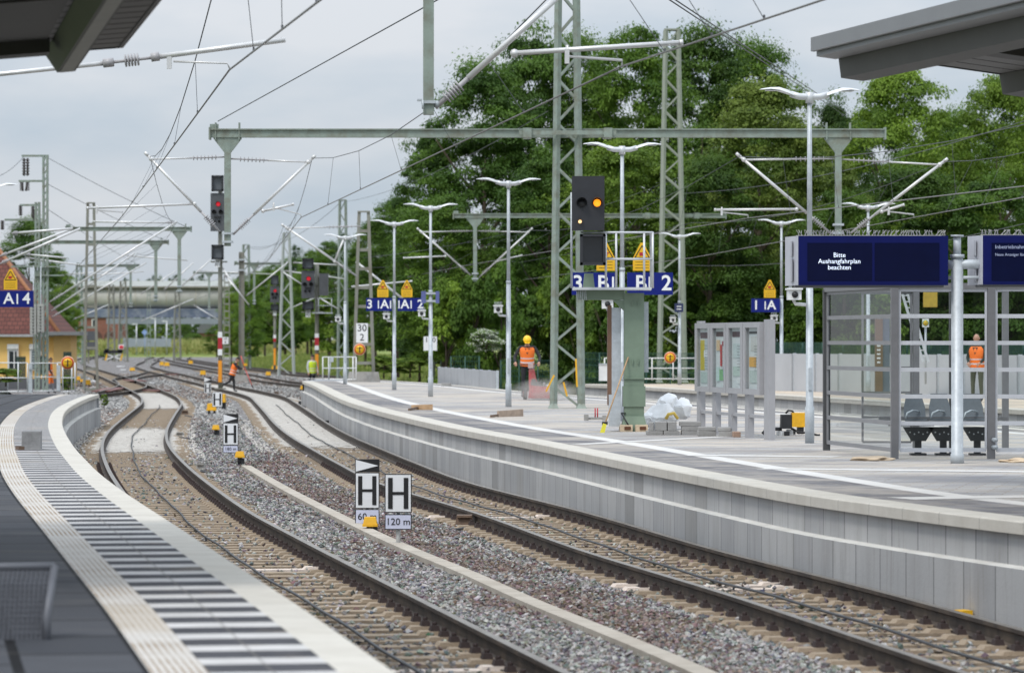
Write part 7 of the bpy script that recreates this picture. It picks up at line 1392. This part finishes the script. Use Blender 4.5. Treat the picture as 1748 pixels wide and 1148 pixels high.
hw = person('man in a yellow helmet and orange vest pushing the red machine', V((900-CX)*d/F, d, PZ), 0, pose(chest=(0, -.06, 1.32), head=(0, -.12, 1.60), face=(0, -1, -.55), elL=(.36, -.10, 1.14), wrL=(.33, -.34, .98), elR=(-.36, -.10, 1.14), wrR=(-.33, -.34, .98)), vestm, cap=helm, hair=None)
d = 189; 
person('worker in orange vest striding over the rails with a red tripod pole', on(400, 668.5, -.15), 0, dict(hip=(-.09, 0, .88), chest=(.02, 0, 1.27), head=(.16, -.02, 1.60), face=(1, -.15, -.15), shL=(.05, .17, 1.38), elL=(.25, .2, 1.17), wrL=(.44, .14, 1.14), shR=(.05, -.18, 1.38), elR=(.22, -.24, 1.14), wrR=(.42, -.16, 1.13), hjL=(-.10, .08, .84), knL=(-.02, .08, .46), anL=(-.02, .06, .08), toL=(.15, .05, .03), hjR=(-.1, -.09, .84), knR=(-.22, -.1, .50), anR=(-.55, -.1, .36), toR=(-.60, -.1, .22)), vestm)
t = thing('tripod_pole', 'red measuring tripod pole held by the striding worker', 'pole', on(424, 662, BZ)); d = on(400, 668.5, -.15).y; q = MB(); q.tube([at(411, 607, d), at(418, 628, d)], .03, 0, 8); q.tube([at(418, 628, d), at(431, 660, d-.3)], .024, 0, 8); q.build('pole', mat('pole_red', (.60, .12, .10), .5), t); q = MB(); q.tube([at(430, 657, d-.28), at(432, 661, d-.3)], .035, 0, 8); q.build('foot', black, t); q = MB(); q.box(at(419, 622, d-.1), (.16, .16, .12)); q.build('head', yellow2, t)
person('worker in orange vest and trousers walking behind the left railing', at(85.5, 671, 187), 0, dict(hip=(0, 0, .92), chest=(-.04, 0, 1.32), head=(.02, 0, 1.63), face=(.9, .4, 0), shL=(-.02, .19, 1.42), elL=(.0, .25, 1.14), wrL=(.12, .24, .9), shR=(-.02, -.19, 1.42), elR=(.0, -.25, 1.14), wrR=(.16, -.22, .92), hjL=(0, .1, .88), knL=(.12, .1, .5), anL=(.14, .1, .09), toL=(.3, .1, .04), hjR=(0, -.1, .88), knR=(-.02, -.1, .48), anR=(-.14, -.1, .10), toR=(0, -.1, .04)), vestm, trouser=vestm, shin=mat('trouser_grey', (.25, .25, .27), .8, 0, .1))
person('worker in a lime yellow vest half hidden behind the caged signal', at(532.5, 670, 176), .6, pose(elL=(.25, -.02, 1.16)), vesty, trouser=clothk, sleeve=clothw)
person('balding man in orange vest seen through the shelter glass', V((1668-CX)*100/F, 100, PZ), -.45, pose(elL=(.24, -.06, 1.15), wrL=(.16, -.26, 1.02), elR=(-.24, -.06, 1.15), wrR=(-.14, -.26, 1.02), head=(0, -.05, 1.66)), vestm, trouser=mat('olive_cloth', (.09, .10, .07), .9), sleeve=mat('dark_green_cloth', (.02, .035, .03), .9), hair=None)
# red walk-behind machine
d = 104.5; s = d/F; X = lambda x: (x-CX)*s; Z = lambda y: EYE-(y-HZ)*s
t = thing('sweeping_machine', 'dusty red walk behind sweeping machine in front of the helmeted man', 'machine', V(X(915), d, PZ)); 
q = MB(); q.prism([(X(903), Z(662)), (X(919), Z(662)), (X(912), Z(630)), (X(903), Z(630))], d+.3, d+1.0); q.build('console', redp, t)
q = MB(); q.box((X(922), d, Z(671)), (41*s, .75, 16*s), taper=.9); q.prism([(X(903), Z(664)), (X(940), Z(664)), (X(936), Z(660)), (X(905), Z(657))], d-.3, d+.3); q.build('hood', redp, t)
q = MB(); q.box((X(915), d-.1, Z(656)), (18*s, .4, 10*s)); q.tube([(X(926), d-.1, Z(658)), (X(931), d-.1, Z(658))], .09, 0, 12); q.box((X(911), d-.1, Z(649)), (8*s, .3, 5*s)); q.build('engine', mat('engine_grey', (.22, .21, .20), .5, .3, .2, 12), t)
q = MB(); q.tube([(X(932), d, Z(660)), (X(938), d, Z(658)), (X(942), d, Z(661))], .05, 0, 8); q.build('exhaust', galvl, t)
for x, r in ((896.5, .15), (940, .13)): q = MB(); q.tube([(X(x)-.05, d+.1, PZ+r), (X(x)+.05, d+.1, PZ+r)], r, 0, 16); w_ = q.build('wheel', black, t); q = MB(); q.tube([(X(x)-.06, d+.1, PZ+r), (X(x)+.06, d+.1, PZ+r)], r*.5, 0, 12); q.build('rim', redp, w_)
q = MB(); q.tube([(X(888), d+3.75, PZ+.93), (X(895), d+3.6, PZ+.93), (X(905), d+3.5, PZ+.93), (X(914), d+3.55, PZ+.93), (X(921), d+3.65, PZ+.93)], .018, 0, 8); q.tube([(X(904), d+3.3, PZ+.93), (X(906), d+.8, Z(632))], .018, 0, 8); q.tube([(X(914), d+3.3, PZ+.93), (X(911), d+.8, Z(632))], .018, 0, 8); q.build('handlebar', black, t)
q = MB(); q.box((X(906), d+.25, Z(624)), (9*s, .25, 8*s)); q.build('control_box', mat('box_pinkish', (.50, .36, .34), .6), t)
# drifting dust round the machine
def dust():
    m = bpy.data.materials.new('dust'); m.use_nodes = True; nt = m.node_tree; N, L = nt.nodes, nt.links; N.remove(N['Principled BSDF']); v = N.new('ShaderNodeVolumePrincipled'); v.inputs['Color'].default_value = (.97, .92, .86, 1); tc = N.new('ShaderNodeTexCoord'); g = N.new('ShaderNodeTexGradient'); g.gradient_type = 'SPHERICAL'; mp = N.new('ShaderNodeMapping'); mp.inputs['Location'].default_value = (0, 0, 0)
    L.new(tc.outputs['Object'], mp.inputs['Vector']); mp.inputs['Scale'].default_value = (1, 1, 1); L.new(mp.outputs[0], g.inputs['Vector']); nz = noise(N, L, tc.outputs['Object'], 2.2, 4); k = math_(N, L, 'MULTIPLY', math_(N, L, 'MULTIPLY', g.outputs['Fac'], ramp(N, L, nz, [(.3, .1), (.65, 1)])), 1.7); L.new(k, v.inputs['Density']); L.new(v.outputs[0], N['Material Output'].inputs['Volume']); return m
bm = bmesh.new(); bmesh.ops.create_icosphere(bm, subdivisions=3, radius=1); me = bpy.data.meshes.new('dust_cloud'); bm.to_mesh(me); bm.free(); me.materials.append(dust()); o = bpy.data.objects.new('dust_cloud', me); C.objects.link(o); o.location = (X(931), d-.6, PZ+.20); o.scale = (1.1, 1.5, .42); tag(o, 'pale dust drifting around the red machine', 'dust', kind='stuff')
